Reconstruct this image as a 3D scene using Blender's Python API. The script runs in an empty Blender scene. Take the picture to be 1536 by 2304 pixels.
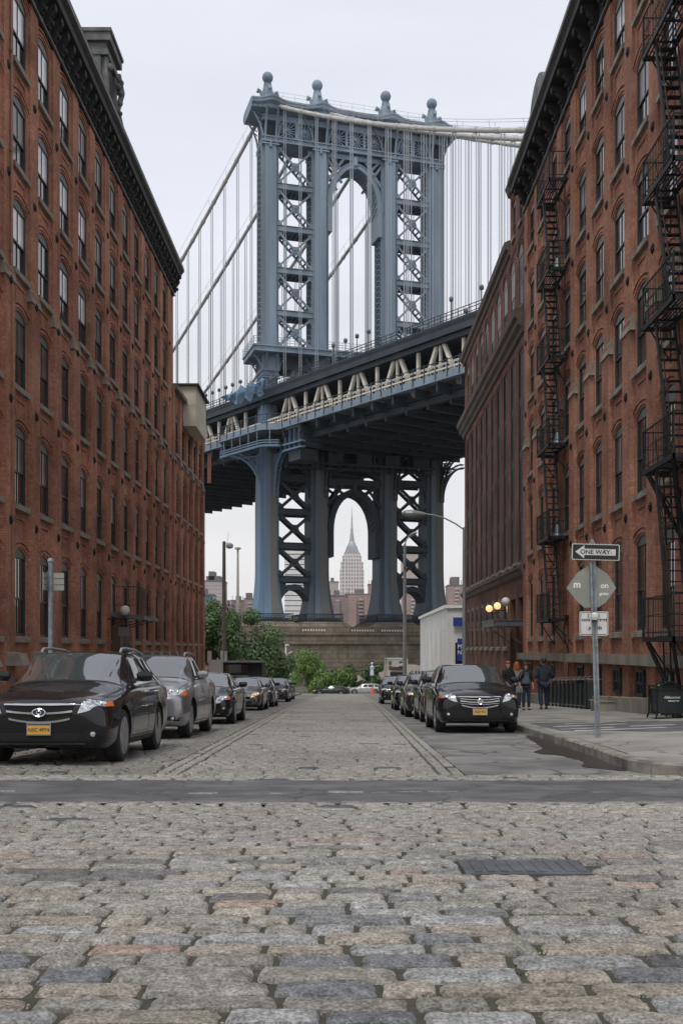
import bpy, bmesh, math, random
from mathutils import Vector, Matrix
from mathutils.bvhtree import BVHTree
R = random.Random(7)
S = bpy.context.scene
COL = S.collection
F = 2376.0                       # focal length in photo pixels
def gz(y):                       # height of the sloping street below the lens
    return -(1.07 + .034*min(y, 140.0))
# ------------------------------------------------------------------ mesh collector
class G:
    def __init__(s): s.v=[]; s.f=[]; s.m=[]; s.c=None
    def add(s, vs, fs, m=0):
        b=len(s.v); s.v+= [tuple(p) for p in vs]
        for f in fs: s.f.append(tuple(b+i for i in f)); s.m.append(m)
        return s
    def box(s, x0,x1,y0,y1,z0,z1, m=0):
        if x0>x1: x0,x1=x1,x0
        if y0>y1: y0,y1=y1,y0
        if z0>z1: z0,z1=z1,z0
        return s.add([(x0,y0,z0),(x1,y0,z0),(x1,y1,z0),(x0,y1,z0),(x0,y0,z1),(x1,y0,z1),(x1,y1,z1),(x0,y1,z1)],
              [(0,3,2,1),(4,5,6,7),(0,1,5,4),(1,2,6,5),(2,3,7,6),(3,0,4,7)], m)
    def hexa(s, p, m=0):         # eight corners, bottom four then top four
        return s.add(p, [(0,3,2,1),(4,5,6,7),(0,1,5,4),(1,2,6,5),(2,3,7,6),(3,0,4,7)], m)
    def bar(s, p, q, w, h, up=(0,0,1), m=0):
        p=Vector(p); q=Vector(q); d=(q-p)
        if d.length<1e-6: return s
        d.normalize(); u=Vector(up)
        if abs(d.dot(u))>.99: u=Vector((0,1,0)) if abs(d.y)<.9 else Vector((1,0,0))
        a=d.cross(u).normalized()*(w/2); b=a.cross(d).normalized()*(h/2)
        pts=[p-a-b,p+a-b,q+a-b,q-a-b,p-a+b,p+a+b,q+a+b,q-a+b]
        return s.hexa(pts,m)
    def tube(s, pts, r, n=8, m=0, cap=True):
        pts=[Vector(p) for p in pts]; rr = r if isinstance(r,(list,tuple)) else [r]*len(pts)
        rings=[]; a=None
        for i,p in enumerate(pts):
            d=(pts[min(i+1,len(pts)-1)]-pts[max(i-1,0)])
            d.normalize()
            if a is None:
                t=Vector((0,0,1)) if abs(d.z)<.9 else Vector((1,0,0))
                a=d.cross(t).normalized()
            else:
                a=(a-d*a.dot(d)); a.normalize()
            b=d.cross(a)
            rings.append([p+(a*math.cos(2*math.pi*k/n)+b*math.sin(2*math.pi*k/n))*rr[i] for k in range(n)])
        vs=[v for rg in rings for v in rg]; fs=[]
        for i in range(len(pts)-1):
            for k in range(n):
                k2=(k+1)%n; fs.append((i*n+k,i*n+k2,(i+1)*n+k2,(i+1)*n+k))
        if cap:
            fs.append(tuple(range(n-1,-1,-1))); fs.append(tuple((len(pts)-1)*n+k for k in range(n)))
        return s.add(vs,fs,m)
    def lathe(s, c, prof, n=16, m=0, sx=1, sy=1):   # prof: (radius, z)
        vs=[]; fs=[]
        for r,z in prof:
            for k in range(n):
                a=2*math.pi*k/n; vs.append((c[0]+r*sx*math.cos(a), c[1]+r*sy*math.sin(a), c[2]+z))
        for i in range(len(prof)-1):
            for k in range(n):
                k2=(k+1)%n; fs.append((i*n+k,i*n+k2,(i+1)*n+k2,(i+1)*n+k))
        fs.append(tuple(range(n-1,-1,-1))); fs.append(tuple((len(prof)-1)*n+k for k in range(n)))
        return s.add(vs,fs,m)
    def ball(s, c, r, n=14, k=9, m=0, sz=1):
        return s.lathe(c, [(max(r*math.sin(math.pi*i/k),.001), -r*sz*math.cos(math.pi*i/k)) for i in range(k+1)], n, m)
    def prism(s, poly, map3, t0, t1, m=0):           # poly 2D, map3(a,b,t)->3D, extruded t0..t1
        n=len(poly); vs=[map3(a,b,t0) for a,b in poly]+[map3(a,b,t1) for a,b in poly]
        fs=[tuple(range(n)), tuple(range(2*n-1,n-1,-1))]+[(i,(i+1)%n,n+(i+1)%n,n+i)[::-1] for i in range(n)]
        return s.add(vs,fs,m)
    def grid(s, P, m=0):         # P[i][j] rows of points
        nr=len(P); nc=len(P[0]); b=[p for r in P for p in r]
        return s.add(b, [(i*nc+j,i*nc+j+1,(i+1)*nc+j+1,(i+1)*nc+j) for i in range(nr-1) for j in range(nc-1)], m)
def mesh_of(g, name, mats, smooth=False, fix=True):
    me=bpy.data.meshes.new(name); me.from_pydata(g.v,[],g.f)
    for m in (mats if isinstance(mats,(list,tuple)) else [mats]): me.materials.append(m)
    if any(g.m): me.polygons.foreach_set('material_index', g.m)
    if fix:
        bm=bmesh.new(); bm.from_mesh(me); bmesh.ops.recalc_face_normals(bm, faces=bm.faces); bm.to_mesh(me); bm.free()
    if smooth:
        me.polygons.foreach_set('use_smooth',[True]*len(me.polygons))
        try: me.set_sharp_from_angle(angle=math.radians(smooth if smooth is not True else 40))
        except Exception: pass
    me.update(); return me
def build(g, name, mats, parent=None, smooth=False, local=False, fix=True):
    o=bpy.data.objects.new(name, mesh_of(g,name,mats,smooth,fix) if isinstance(g,G) else g); COL.objects.link(o)
    if parent is not None:
        o.parent=parent
        if parent.parent is None and not local: o.location=-parent.location
    return o
def tag(o,label=None,cat=None,group=None,kind=None):
    if label: o['label']=label
    if cat: o['category']=cat
    if group: o['group']=group
    if kind: o['kind']=kind
    return o
def thing(name,label,cat,loc=(0,0,0),rot=(0,0,0),group=None):
    o=bpy.data.objects.new(name,None); COL.objects.link(o); o.location=loc; o.rotation_euler=rot
    o.empty_display_size=.3
    return tag(o,label,cat,group)
def copy_tree(o,parent=None):
    c=o.copy(); COL.objects.link(c)
    if parent is not None: c.parent=parent
    for ch in [x for x in o.children]: copy_tree(ch,c)
    return c
def text_mesh(body,size,ext=.002,bold=0,shear=0,sx=1,name='lettering',mat=None):
    cu=bpy.data.curves.new(name,'FONT'); cu.body=body; cu.size=size; cu.extrude=ext; cu.align_x='CENTER'; cu.align_y='CENTER'
    cu.offset=bold; cu.shear=shear
    o=bpy.data.objects.new(name,cu); COL.objects.link(o); bpy.context.view_layer.update()
    me=bpy.data.meshes.new_from_object(o.evaluated_get(bpy.context.evaluated_depsgraph_get()))
    COL.objects.unlink(o); bpy.data.objects.remove(o)
    me.transform(Matrix.Diagonal((sx,1,1,1))); me.materials.clear(); me.materials.append(mat); return me
def put_text(body,size,loc,rotm,parent,mat,name='lettering',**k):
    me=text_mesh(body,size,name=name,mat=mat,**k); me.transform(rotm.to_4x4()); me.transform(Matrix.Translation(loc))
    o=bpy.data.objects.new(name,me); COL.objects.link(o); o.parent=parent; return o
FACE_CAM=Matrix(((1,0,0),(0,0,-1),(0,1,0)))   # text in the XZ plane, read from -Y
# ------------------------------------------------------------------ materials
def rgb(r,g,b): # sRGB 0-255 to linear
    f=lambda c: ((c/255+.055)/1.055)**2.4 if c>10 else c/255/12.92
    return (f(r),f(g),f(b),1)
def newmat(name):
    m=bpy.data.materials.new(name); m.use_nodes=True; nt=m.node_tree; p=nt.nodes['Principled BSDF']
    return m,nt,p
def M(name,col,rough=.7,metal=0,var=.25,scale=3.0,bump=0,bscale=40,coord='Object',spec=.5,streak=0,emit=None,coat=0,ior=1.5,col2=None,detail=4):
    m,nt,p=newmat(name); L=nt.links.new; N=nt.nodes.new
    if len(col)==3: col=(*col,1)
    p.inputs['Roughness'].default_value=rough; p.inputs['Metallic'].default_value=metal
    p.inputs['Specular IOR Level'].default_value=spec; p.inputs['IOR'].default_value=ior
    p.inputs['Coat Weight'].default_value=coat; p.inputs['Coat Roughness'].default_value=.03
    tc=N('ShaderNodeTexCoord')
    if var>0 or col2:
        n=N('ShaderNodeTexNoise'); n.inputs['Scale'].default_value=scale; n.inputs['Detail'].default_value=detail
        mp=N('ShaderNodeMapping'); mp.inputs['Scale'].default_value=(1,1,.12 if streak else 1)
        L(tc.outputs[coord],mp.inputs[0]); L(mp.outputs[0],n.inputs['Vector'])
        r=N('ShaderNodeMapRange'); r.inputs[1].default_value=.3; r.inputs[2].default_value=.7
        L(n.outputs['Fac'],r.inputs[0])
        mx=N('ShaderNodeMix'); mx.data_type='RGBA'
        c2=col2 if col2 else tuple(c*(1-var) for c in col[:3])+(1,)
        c1=col if col2 else tuple(min(c*(1+var),1) for c in col[:3])+(1,)
        if len(c2)==3: c2=(*c2,1)
        mx.inputs[6].default_value=c2; mx.inputs[7].default_value=c1
        L(r.outputs[0],mx.inputs[0]); L(mx.outputs[2],p.inputs['Base Color'])
    else: p.inputs['Base Color'].default_value=col
    if bump:
        b=N('ShaderNodeTexNoise'); b.inputs['Scale'].default_value=bscale; b.inputs['Detail'].default_value=5
        L(tc.outputs[coord],b.inputs['Vector'])
        bb=N('ShaderNodeBump'); bb.inputs['Strength'].default_value=bump; bb.inputs['Distance'].default_value=.02
        L(b.outputs['Fac'],bb.inputs['Height']); L(bb.outputs[0],p.inputs['Normal'])
    if emit:
        p.inputs['Emission Color'].default_value=(*emit[:3],1); p.inputs['Emission Strength'].default_value=emit[3]
    return m
def planar(nt,sx=1,sz=1):      # vector (x+y, z, 0) so side walls and their reveals both carry courses
    N=nt.nodes.new; L=nt.links.new
    tc=N('ShaderNodeTexCoord'); sp=N('ShaderNodeSeparateXYZ'); L(tc.outputs['Object'],sp.inputs[0])
    ad=N('ShaderNodeMath'); ad.operation='ADD'; L(sp.outputs[0],ad.inputs[0]); L(sp.outputs[1],ad.inputs[1])
    cb=N('ShaderNodeCombineXYZ'); L(ad.outputs[0],cb.inputs[0]); L(sp.outputs[2],cb.inputs[1]); return tc,cb
def brick_mat(name,c1,c2,mortar,bw=.21,bh=.075,ms=.011,soot=.55,bump=.6,stain=(.5,.4)):
    m,nt,p=newmat(name); N=nt.nodes.new; L=nt.links.new
    tc,cb=planar(nt)
    b=N('ShaderNodeTexBrick'); b.inputs['Scale'].default_value=1; b.inputs['Brick Width'].default_value=bw
    b.inputs['Row Height'].default_value=bh; b.inputs['Mortar Size'].default_value=ms; b.inputs['Mortar Smooth'].default_value=.3
    b.inputs['Color1'].default_value=c1; b.inputs['Color2'].default_value=c2; b.inputs['Mortar'].default_value=mortar
    b.inputs['Bias'].default_value=-.1
    L(cb.outputs[0],b.inputs['Vector'])
    n=N('ShaderNodeTexNoise'); n.inputs['Scale'].default_value=.45; n.inputs['Detail'].default_value=6; n.inputs['Roughness'].default_value=.65
    L(tc.outputs['Object'],n.inputs['Vector'])
    r=N('ShaderNodeMapRange'); r.inputs[1].default_value=.35; r.inputs[2].default_value=.68; r.inputs[3].default_value=soot; r.inputs[4].default_value=1.2
    L(n.outputs['Fac'],r.inputs[0])
    n2=N('ShaderNodeTexNoise'); n2.inputs['Scale'].default_value=9; n2.inputs['Detail'].default_value=3
    L(tc.outputs['Object'],n2.inputs['Vector'])
    r2=N('ShaderNodeMapRange'); r2.inputs[1].default_value=.3; r2.inputs[2].default_value=.7; r2.inputs[3].default_value=.8; r2.inputs[4].default_value=1.15
    L(n2.outputs['Fac'],r2.inputs[0])
    mu=N('ShaderNodeMath'); mu.operation='MULTIPLY'; L(r.outputs[0],mu.inputs[0]); L(r2.outputs[0],mu.inputs[1])
    vm=N('ShaderNodeVectorMath'); vm.operation='SCALE'; L(b.outputs['Color'],vm.inputs[0]); L(mu.outputs[0],vm.inputs['Scale'])
    # streaks of grime running down
    mp=N('ShaderNodeMapping'); mp.inputs['Scale'].default_value=(1.6,1.6,.14); L(tc.outputs['Object'],mp.inputs[0])
    n3=N('ShaderNodeTexNoise'); n3.inputs['Scale'].default_value=1.3; n3.inputs['Detail'].default_value=5; L(mp.outputs[0],n3.inputs['Vector'])
    r3=N('ShaderNodeMapRange'); r3.inputs[1].default_value=.5; r3.inputs[2].default_value=.75; r3.inputs[4].default_value=stain[0]; L(n3.outputs['Fac'],r3.inputs[0])
    mx=N('ShaderNodeMix'); mx.data_type='RGBA'; L(r3.outputs[0],mx.inputs[0]); L(vm.outputs[0],mx.inputs[6])
    mx.inputs[7].default_value=tuple(c*stain[1] for c in c1[:3])+(1,)
    L(mx.outputs[2],p.inputs['Base Color']); p.inputs['Roughness'].default_value=.88; p.inputs['Specular IOR Level'].default_value=.06
    iv=N('ShaderNodeMath'); iv.operation='SUBTRACT'; iv.inputs[0].default_value=1; L(b.outputs['Fac'],iv.inputs[1])
    bb=N('ShaderNodeBump'); bb.inputs['Strength'].default_value=bump; bb.inputs['Distance'].default_value=.012
    L(iv.outputs[0],bb.inputs['Height']); L(bb.outputs[0],p.inputs['Normal'])
    return m
def window_grid_mat(name,wall,glass,bw,bh,ms,rough=.6,glass2=None):
    m,nt,p=newmat(name); N=nt.nodes.new; L=nt.links.new
    tc,cb=planar(nt)
    b=N('ShaderNodeTexBrick'); b.inputs['Scale'].default_value=1; b.offset=0; b.inputs['Brick Width'].default_value=bw
    b.inputs['Row Height'].default_value=bh; b.inputs['Mortar Size'].default_value=ms; b.inputs['Mortar Smooth'].default_value=0
    b.inputs['Color1'].default_value=glass; b.inputs['Color2'].default_value=glass2 or glass; b.inputs['Mortar'].default_value=wall
    L(cb.outputs[0],b.inputs['Vector'])
    n=N('ShaderNodeTexNoise'); n.inputs['Scale'].default_value=.08; L(tc.outputs['Object'],n.inputs['Vector'])
    r=N('ShaderNodeMapRange'); r.inputs[3].default_value=.8; r.inputs[4].default_value=1.2; L(n.outputs['Fac'],r.inputs[0])
    vm=N('ShaderNodeVectorMath'); vm.operation='SCALE'; L(b.outputs['Color'],vm.inputs[0]); L(r.outputs[0],vm.inputs['Scale'])
    L(vm.outputs[0],p.inputs['Base Color']); p.inputs['Roughness'].default_value=rough
    return m
def overlay(m,col,scale,lo,hi,amt,stretch=(1,1,1),crack=False,detail=6):
    """mixes a second colour of the thing itself (rust, tar, patching) in by noise or along cracks"""
    nt=m.node_tree; N=nt.nodes.new; L=nt.links.new; p=nt.nodes['Principled BSDF']; bc=p.inputs['Base Color']
    tc=N('ShaderNodeTexCoord'); mp=N('ShaderNodeMapping'); mp.inputs['Scale'].default_value=stretch; L(tc.outputs['Object'],mp.inputs[0])
    r=N('ShaderNodeMapRange'); r.inputs[4].default_value=amt
    if crack:
        wn=N('ShaderNodeTexNoise'); wn.inputs['Scale'].default_value=scale*2.5; wn.inputs['Detail'].default_value=5; L(mp.outputs[0],wn.inputs['Vector'])
        av=N('ShaderNodeVectorMath'); av.operation='MULTIPLY_ADD'; av.inputs[1].default_value=(.5/scale*.6,)*3; L(wn.outputs['Color'],av.inputs[0]); L(mp.outputs[0],av.inputs[2])
        n=N('ShaderNodeTexVoronoi'); n.feature='DISTANCE_TO_EDGE'; n.inputs['Scale'].default_value=scale; L(av.outputs[0],n.inputs['Vector'])
        r.inputs[1].default_value=lo; r.inputs[2].default_value=hi; r.inputs[3].default_value=amt; r.inputs[4].default_value=0; L(n.outputs['Distance'],r.inputs[0])
    else:
        n=N('ShaderNodeTexNoise'); n.inputs['Scale'].default_value=scale; n.inputs['Detail'].default_value=detail; n.inputs['Roughness'].default_value=.6; L(mp.outputs[0],n.inputs['Vector'])
        r.inputs[1].default_value=lo; r.inputs[2].default_value=hi; L(n.outputs['Fac'],r.inputs[0])
    x=N('ShaderNodeMix'); x.data_type='RGBA'; L(r.outputs[0],x.inputs[0]); x.inputs[7].default_value=(*col,1)
    if bc.is_linked: L(bc.links[0].from_socket,x.inputs[6])
    else: x.inputs[6].default_value=bc.default_value
    L(x.outputs[2],bc); return m
MT={}
MT['brick']=brick_mat('red_brick',(.58,.265,.168,1),(.42,.182,.118,1),(.32,.21,.16,1))
MT['brick_r']=brick_mat('red_brick_right',(.54,.255,.168,1),(.39,.177,.12,1),(.30,.20,.155,1))
MT['brown']=brick_mat('brown_brick',(.28,.15,.11,1),(.215,.112,.085,1),(.165,.115,.095,1))
for k_,sc_ in (('brick',.22),('brick_r',.27),('brown',.2)):
    overlay(MT[k_],(.50,.30,.215) if k_!='brown' else (.30,.19,.15),sc_,.50,.78,.42); overlay(MT[k_],(.13,.065,.045),sc_*3.1,.60,.80,.45,(1,1,.5)); overlay(MT[k_],(.62,.56,.50),1.7,.735,.80,.45,(1,1,.35),detail=9)
MT['stone']=M('sill_stone',(.26,.235,.19),.85,var=.3,scale=2.5,bump=.3)
MT['stone_dark']=M('base_stone',(.22,.20,.165),.9,var=.35,scale=1.5,bump=.5,bscale=12,streak=1)
MT['cornice']=M('cornice_metal',(.032,.032,.032),.65,spec=.25,var=.35,scale=2)
MT['cornice_edge']=M('cornice_edge',(.10,.098,.092),.55,var=.3,scale=2)
MT['frame']=M('window_paint',(.030,.040,.042),.45,var=.3,scale=4)
MT['frame2']=M('window_head',(.10,.11,.105),.5,var=.2)
MT['glass']=M('window_glass',(.016,.018,.018),.06,var=.5,scale=1.2,spec=.8,ior=1.9)
MT['glass']=M('window_glass',(.016,.018,.018),.06,var=.5,scale=1.2,spec=.8,ior=1.9,bump=.12,bscale=1.4)
MT['blind']=M('window_blind',(.13,.105,.088),.3,var=.55,scale=.9,spec=.7,ior=1.8,bump=.12,bscale=1.6)
MT['sky_pane']=M('window_sky_reflection',(.90,.91,.93),.15,var=.35,scale=.9,spec=.8,ior=1.8)  # bright sky reflection painted into the pane colour, not a blind
MT['iron']=M('black_iron',(.014,.015,.016),.6,spec=.25,var=.4,scale=6)
MT['iron_grey']=M('grey_iron',(.12,.13,.14),.45,metal=.3,var=.3,scale=5)
MT['galv']=M('galvanised_steel',(.20,.225,.24),.5,metal=.15,var=.3,scale=9)
MT['black']=M('matte_black',(.012,.012,.013),.8,var=.2)
MT['white']=M('white_paint',(.72,.70,.66),.55,var=.08)
MT['signwhite']=M('sign_white',(.60,.59,.56),.4,var=.1,scale=5)
MT['signblack']=M('sign_black',(.012,.012,.012),.35,var=.2)
MT['signback']=M('sign_back',(.27,.27,.235),.5,metal=.3,var=.12,scale=4)
# ------------------------------------------------------------------ road and ground
def stone_mat():
    m,nt,p=newmat('granite_setts'); N=nt.nodes.new; L=nt.links.new
    at=N('ShaderNodeAttribute'); at.attribute_name='tone'
    tc=N('ShaderNodeTexCoord')
    n=N('ShaderNodeTexNoise'); n.inputs['Scale'].default_value=14; n.inputs['Detail'].default_value=8; n.inputs['Roughness'].default_value=.7
    L(tc.outputs['Object'],n.inputs['Vector'])
    r=N('ShaderNodeMapRange'); r.inputs[1].default_value=.3; r.inputs[2].default_value=.72; r.inputs[3].default_value=.45; r.inputs[4].default_value=1.55
    L(n.outputs['Fac'],r.inputs[0])
    n2=N('ShaderNodeTexNoise'); n2.inputs['Scale'].default_value=75; n2.inputs['Detail'].default_value=4
    L(tc.outputs['Object'],n2.inputs['Vector'])
    r2=N('ShaderNodeMapRange'); r2.inputs[1].default_value=.35; r2.inputs[2].default_value=.65; r2.inputs[3].default_value=.58; r2.inputs[4].default_value=1.38
    L(n2.outputs['Fac'],r2.inputs[0])
    n4=N('ShaderNodeTexNoise'); n4.inputs['Scale'].default_value=.35; n4.inputs['Detail'].default_value=5
    L(tc.outputs['Object'],n4.inputs['Vector'])
    r4=N('ShaderNodeMapRange'); r4.inputs[1].default_value=.3; r4.inputs[2].default_value=.7; r4.inputs[3].default_value=.78; r4.inputs[4].default_value=1.15
    L(n4.outputs['Fac'],r4.inputs[0])
    mu=N('ShaderNodeMath'); mu.operation='MULTIPLY'; L(r.outputs[0],mu.inputs[0]); L(r2.outputs[0],mu.inputs[1])
    mu2=N('ShaderNodeMath'); mu2.operation='MULTIPLY'; L(mu.outputs[0],mu2.inputs[0]); L(r4.outputs[0],mu2.inputs[1])
    vm=N('ShaderNodeVectorMath'); vm.operation='SCALE'; L(at.outputs['Color'],vm.inputs[0]); L(mu2.outputs[0],vm.inputs['Scale'])
    L(vm.outputs[0],p.inputs['Base Color'])
    p.inputs['Roughness'].default_value=.62; p.inputs['Specular IOR Level'].default_value=.3
    n3=N('ShaderNodeTexNoise'); n3.inputs['Scale'].default_value=19; n3.inputs['Detail'].default_value=9; n3.inputs['Roughness'].default_value=.65
    L(tc.outputs['Object'],n3.inputs['Vector'])
    b=N('ShaderNodeBump'); b.inputs['Strength'].default_value=1.0; b.inputs['Distance'].default_value=.02
    L(n3.outputs['Fac'],b.inputs['Height']); L(b.outputs[0],p.inputs['Normal'])
    return m
MT['setts']=stone_mat()
MT['bed']=M('joint_dirt',(.070,.062,.048),.95,var=.5,scale=9,bump=.8,bscale=60,col2=(.04,.042,.025))
MT['asphalt']=M('asphalt',(.18,.175,.165),.85,var=.45,scale=1.1,bump=.5,bscale=70,detail=9)
MT['asphalt_dark']=M('asphalt_dark',(.095,.096,.10),.78,var=.35,scale=2.2,bump=.7,bscale=45,detail=9)
overlay(MT['asphalt'],(.05,.05,.05),.55,.004,.022,.8,crack=True); overlay(MT['asphalt'],(.09,.088,.085),.45,.55,.62,.6); overlay(MT['asphalt'],(.28,.27,.25),5,.62,.75,.5,detail=9)
overlay(MT['asphalt_dark'],(.035,.036,.04),.9,.003,.02,.8,crack=True); overlay(MT['asphalt_dark'],(.17,.165,.155),1.3,.52,.66,.6,(1,2.5,1),detail=9); overlay(MT['asphalt_dark'],(.055,.057,.062),.5,.5,.6,.6)
MT['dust']=M('pale_road',(.30,.28,.25),.9,var=.2,scale=.6)
MT['walk']=M('sidewalk_concrete',(.25,.24,.215),.85,var=.32,scale=.9,bump=.3,bscale=80,detail=9)
overlay(MT['walk'],(.07,.065,.06),.6,.003,.012,.7,crack=True); overlay(MT['walk'],(.13,.125,.115),.9,.58,.72,.55); overlay(MT['walk'],(.05,.05,.05),9,.72,.76,.7)
MT['kerb']=M('granite_kerb',(.21,.195,.165),.85,var=.45,scale=3.5,bump=.6,bscale=25,detail=9)
MT['ground']=M('ground_soil',(.11,.10,.075),.95,var=.3,scale=.3)
MT['wet']=M('wet_gutter',(.035,.033,.028),.35,var=.3,scale=2)
MT['paint']=M('worn_paint',(.42,.41,.38),.8,var=.45,scale=2.2,detail=8)
# ground sheet out to the horizon, with the river cut in
g=G(); xs=[-1200,-300,-60,-12,-5,0,5,12,60,300,1200]
ys=[-60,0,12,40,80,127,140,215,222,640,650,1750]
def ground_z(y):
    if y<=140: return -(1.07+.034*y)-.06
    if y<=215: return -5.95
    if y<=222: return -5.95-5*(y-215)/7
    if y<=640: return -10.95
    return -7.0
g.grid([[(x,y,ground_z(y)) for x in xs] for y in ys])
tag(build(g,'ground',MT['ground']),'brown earth and open ground running to the shore',kind='structure')
MT['river']=M('river_water',(.05,.06,.06),.15,var=.2,scale=.1,bump=.4,bscale=2)
g=G(); g.grid([[(-1190,217,-7.6),(1190,217,-7.6)],[(-1190,646,-7.6),(1190,646,-7.6)]])
tag(build(g,'river',MT['river'],fix=False),'grey river water beyond the bridge pier',kind='structure')
def strip(name,mat,xa,xb,y0,y1,dz,label,step=4,under=None):
    g=G(); n=max(1,int((y1-y0)/step)); P=[]
    for i in range(n+1):
        y=y0+(y1-y0)*i/n; a=xa(y) if callable(xa) else xa; b=xb(y) if callable(xb) else xb
        P.append([(a+(b-a)*j/6,y,gz(y)+dz) for j in range(7)])
    g.grid(P); return tag(build(g,name,mat),label,kind='structure')
xl=lambda y: -2.17-.0155*(min(y,50)-12.4)
xr=lambda y: 1.27+.010*(min(y,60)-12.4)
strip('road_bed',MT['bed'],-22,22,-6,12.6,-.017,'dirt and moss filled joints under the crossing setts')
strip('street_bed',MT['bed'],-5.3,lambda y:xr(y)+.18,12.6,127,-.022,'dirt filled joints under the street setts')
strip('parking_lane_road',MT['asphalt'],lambda y:xr(y)+.16,5.2,12.55,127,-.008,'patched grey asphalt parking lane on the right')
strip('far_road',MT['dust'],-60,60,127,140,0,'pale dusty cross street at the foot of the hill')
# two dark asphalt bands across the crossing
def band(y0,y1,label):
    g=G(); P=[[],[],[]]; x=-12
    while x<=12: 
        e0=y0-.09+.05*math.sin(x*2.3)+R.uniform(-.04,.04); e1=y1+.09+.05*math.sin(x*1.7)+R.uniform(-.04,.04); P[0].append((x,e0,gz(e0)+.001)); P[1].append((x,(y0+y1)/2,gz((y0+y1)/2)+.004)); P[2].append((x,e1,gz(e1)+.001)); x+=.22
    g.grid(P); tag(build(g,'asphalt_band_road',MT['asphalt_dark']),label,kind='structure')
band(9.62,11.90,'dark asphalt band across the cobbled crossing')
# setts
SV=[];SF=[];SC=[]
def tone():
    t=R.random(); k=R.uniform(.86,1.16)
    if t<.075: c=(.066,.070,.078)
    elif t<.15: c=(.16,.168,.178)
    elif t<.21: c=(.34,.235,.18)
    elif t<.45: c=(.32,.282,.226)
    elif t<.6: c=(.30,.30,.295)
    else: c=(.27,.255,.225)
    return tuple(x*k for x in c)+(1,)
def sett(x0,x1,y0,y1,lod,far=1):
    b=len(SV); cx=(x0+x1)/2; cy=(y0+y1)/2; hx=(x1-x0)/2; hy=(y1-y0)/2
    c=tone(); q=.12+.68*min(1,max(0,(cy-3.8)/4.5)); avg=(.295,.278,.246)
    if R.random()<(.012 if cy>7 else 0): c=(.10,.105,.115,1)
    else: c=tuple(a*(1-q)+m_*q for a,m_ in zip(c[:3],avg))+(1,)
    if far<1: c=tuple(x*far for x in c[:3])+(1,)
    dark=c[0]<.14
    top=R.uniform(-.004,.005); tx=R.uniform(-.02,.02); ty=R.uniform(-.03,.03); z0=gz(cy)
    if lod==0:
        nx,ny=10,7; wob=[R.uniform(-1,1) for _ in range(8)]; e=R.uniform(8,18)
        crn=R.uniform(.001,.006)*( .25 if dark else 1)
        P=[]
        for j in range(ny+1):
            for i in range(nx+1):
                u=math.sin((2*i/nx-1)*math.pi/2); v=math.sin((2*j/ny-1)*math.pi/2)
                m=max(abs(u),abs(v)); 
                # rounded rectangle
                l=(abs(u)**e+abs(v)**e)**(1/e) if m>0 else 1; sc=m/l if l>0 else 1
                uu=u*sc; vv=v*sc; ang=math.atan2(vv,uu)
                w=1+.020*wob[0]*math.sin(2*ang+wob[1]*3)+.017*wob[2]*math.sin(3*ang+wob[3]*3)+.013*wob[4]*math.sin(5*ang+wob[5]*3)
                px=cx+hx*uu*w+R.uniform(-.003,.003); py=cy+hy*vv*(w+.5*(w-1))+R.uniform(-.003,.003)
                edge=m**22
                z=z0+top*1.2+tx*uu*hx+ty*vv*hy+crn*(1-m*m)-.022*edge+.004*math.sin(px*61+wob[6]*9)*math.sin(py*83+wob[7]*9)+R.uniform(-.0022,.0022)*(1-edge)
                SV.append((px,py,z)); 
        for j in range(ny):
            for i in range(nx):
                a=b+j*(nx+1)+i; SF.append((a,a+1,a+nx+2,a+nx+1)); SC.append(c)
    else:
        k=.80 if lod==1 else .84; jx=lambda:R.uniform(-.10,.10)*hy
        q=[(-1,-1),(1,-1),(1,1),(-1,1)]
        cor=[(cx+hx*a+jx()*.5,cy+hy*d+jx()*.5) for a,d in q]
        for px,py in cor: SV.append((px,py,z0-.045))
        if lod==1:
            for px,py in cor: SV.append((cx+(px-cx)*.96,cy+(py-cy)*.93,z0+top-.010))
            for px,py in cor: SV.append((cx+(px-cx)*.80,cy+(py-cy)*.66,z0+top+.006+tx*(px-cx)+ty*(py-cy)))
            rings=2
        else:
            for px,py in cor: SV.append((cx+(px-cx)*.93,cy+(py-cy)*.84,z0+top+tx*(px-cx)+ty*(py-cy)))
            rings=1
        for r in range(rings):
            for i in range(4):
                j=(i+1)%4; SF.append((b+4*r+i,b+4*r+j,b+4*r+4+j,b+4*r+4+i)); SC.append(c)
        SF.append(tuple(b+4*rings+i for i in range(4))); SC.append(c)
def rows(y0,y1,xa,xb,pitch,length,far=1,skip=None,lodf=None):
    y=y0
    while y<y1-.05:
        p=pitch*R.uniform(.86,1.14); p=min(p,y1-y)
        ym=y+p/2; a=xa(ym) if callable(xa) else xa; b=xb(ym) if callable(xb) else xb
        a0=a; x=a-R.random()*length
        while x<b:
            l=length*R.choice((.62,.8,.95,1,1.15,1.35,1.6)); xx=max(x,a); xe=min(x+l,b)
            if xe-xx>.08:
                lod=0 if ym<8.2 else (1 if ym<26 else 2)
                if skip and skip(xx,xe,ym):
                    for qa,qb in ((xx,min(xe,.67)),(max(xx,1.41),xe)):
                        if qb-qa>.09: sett(qa+.009,qb-.009,y+.012,y+p-.012,lod,far)
                else:
                    gp=.010 if ym<10 else .011; gy=.0125 if ym<10 else .012
                    jy=R.uniform(-.008,.008)
                    sett(xx+gp,xe-gp,y+gy+jy,y+p-gy+jy,lod,far)
            x+=l
        y+=p
cover=lambda a,b,y: b>.66 and a<1.42 and 5.98<y<6.5
rows(2.2,9.66,lambda y:-max(3.0,.36*y+1.2),lambda y:max(3.0,.36*y+1.2),.182,.335,skip=cover)
x=-8.5
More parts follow.
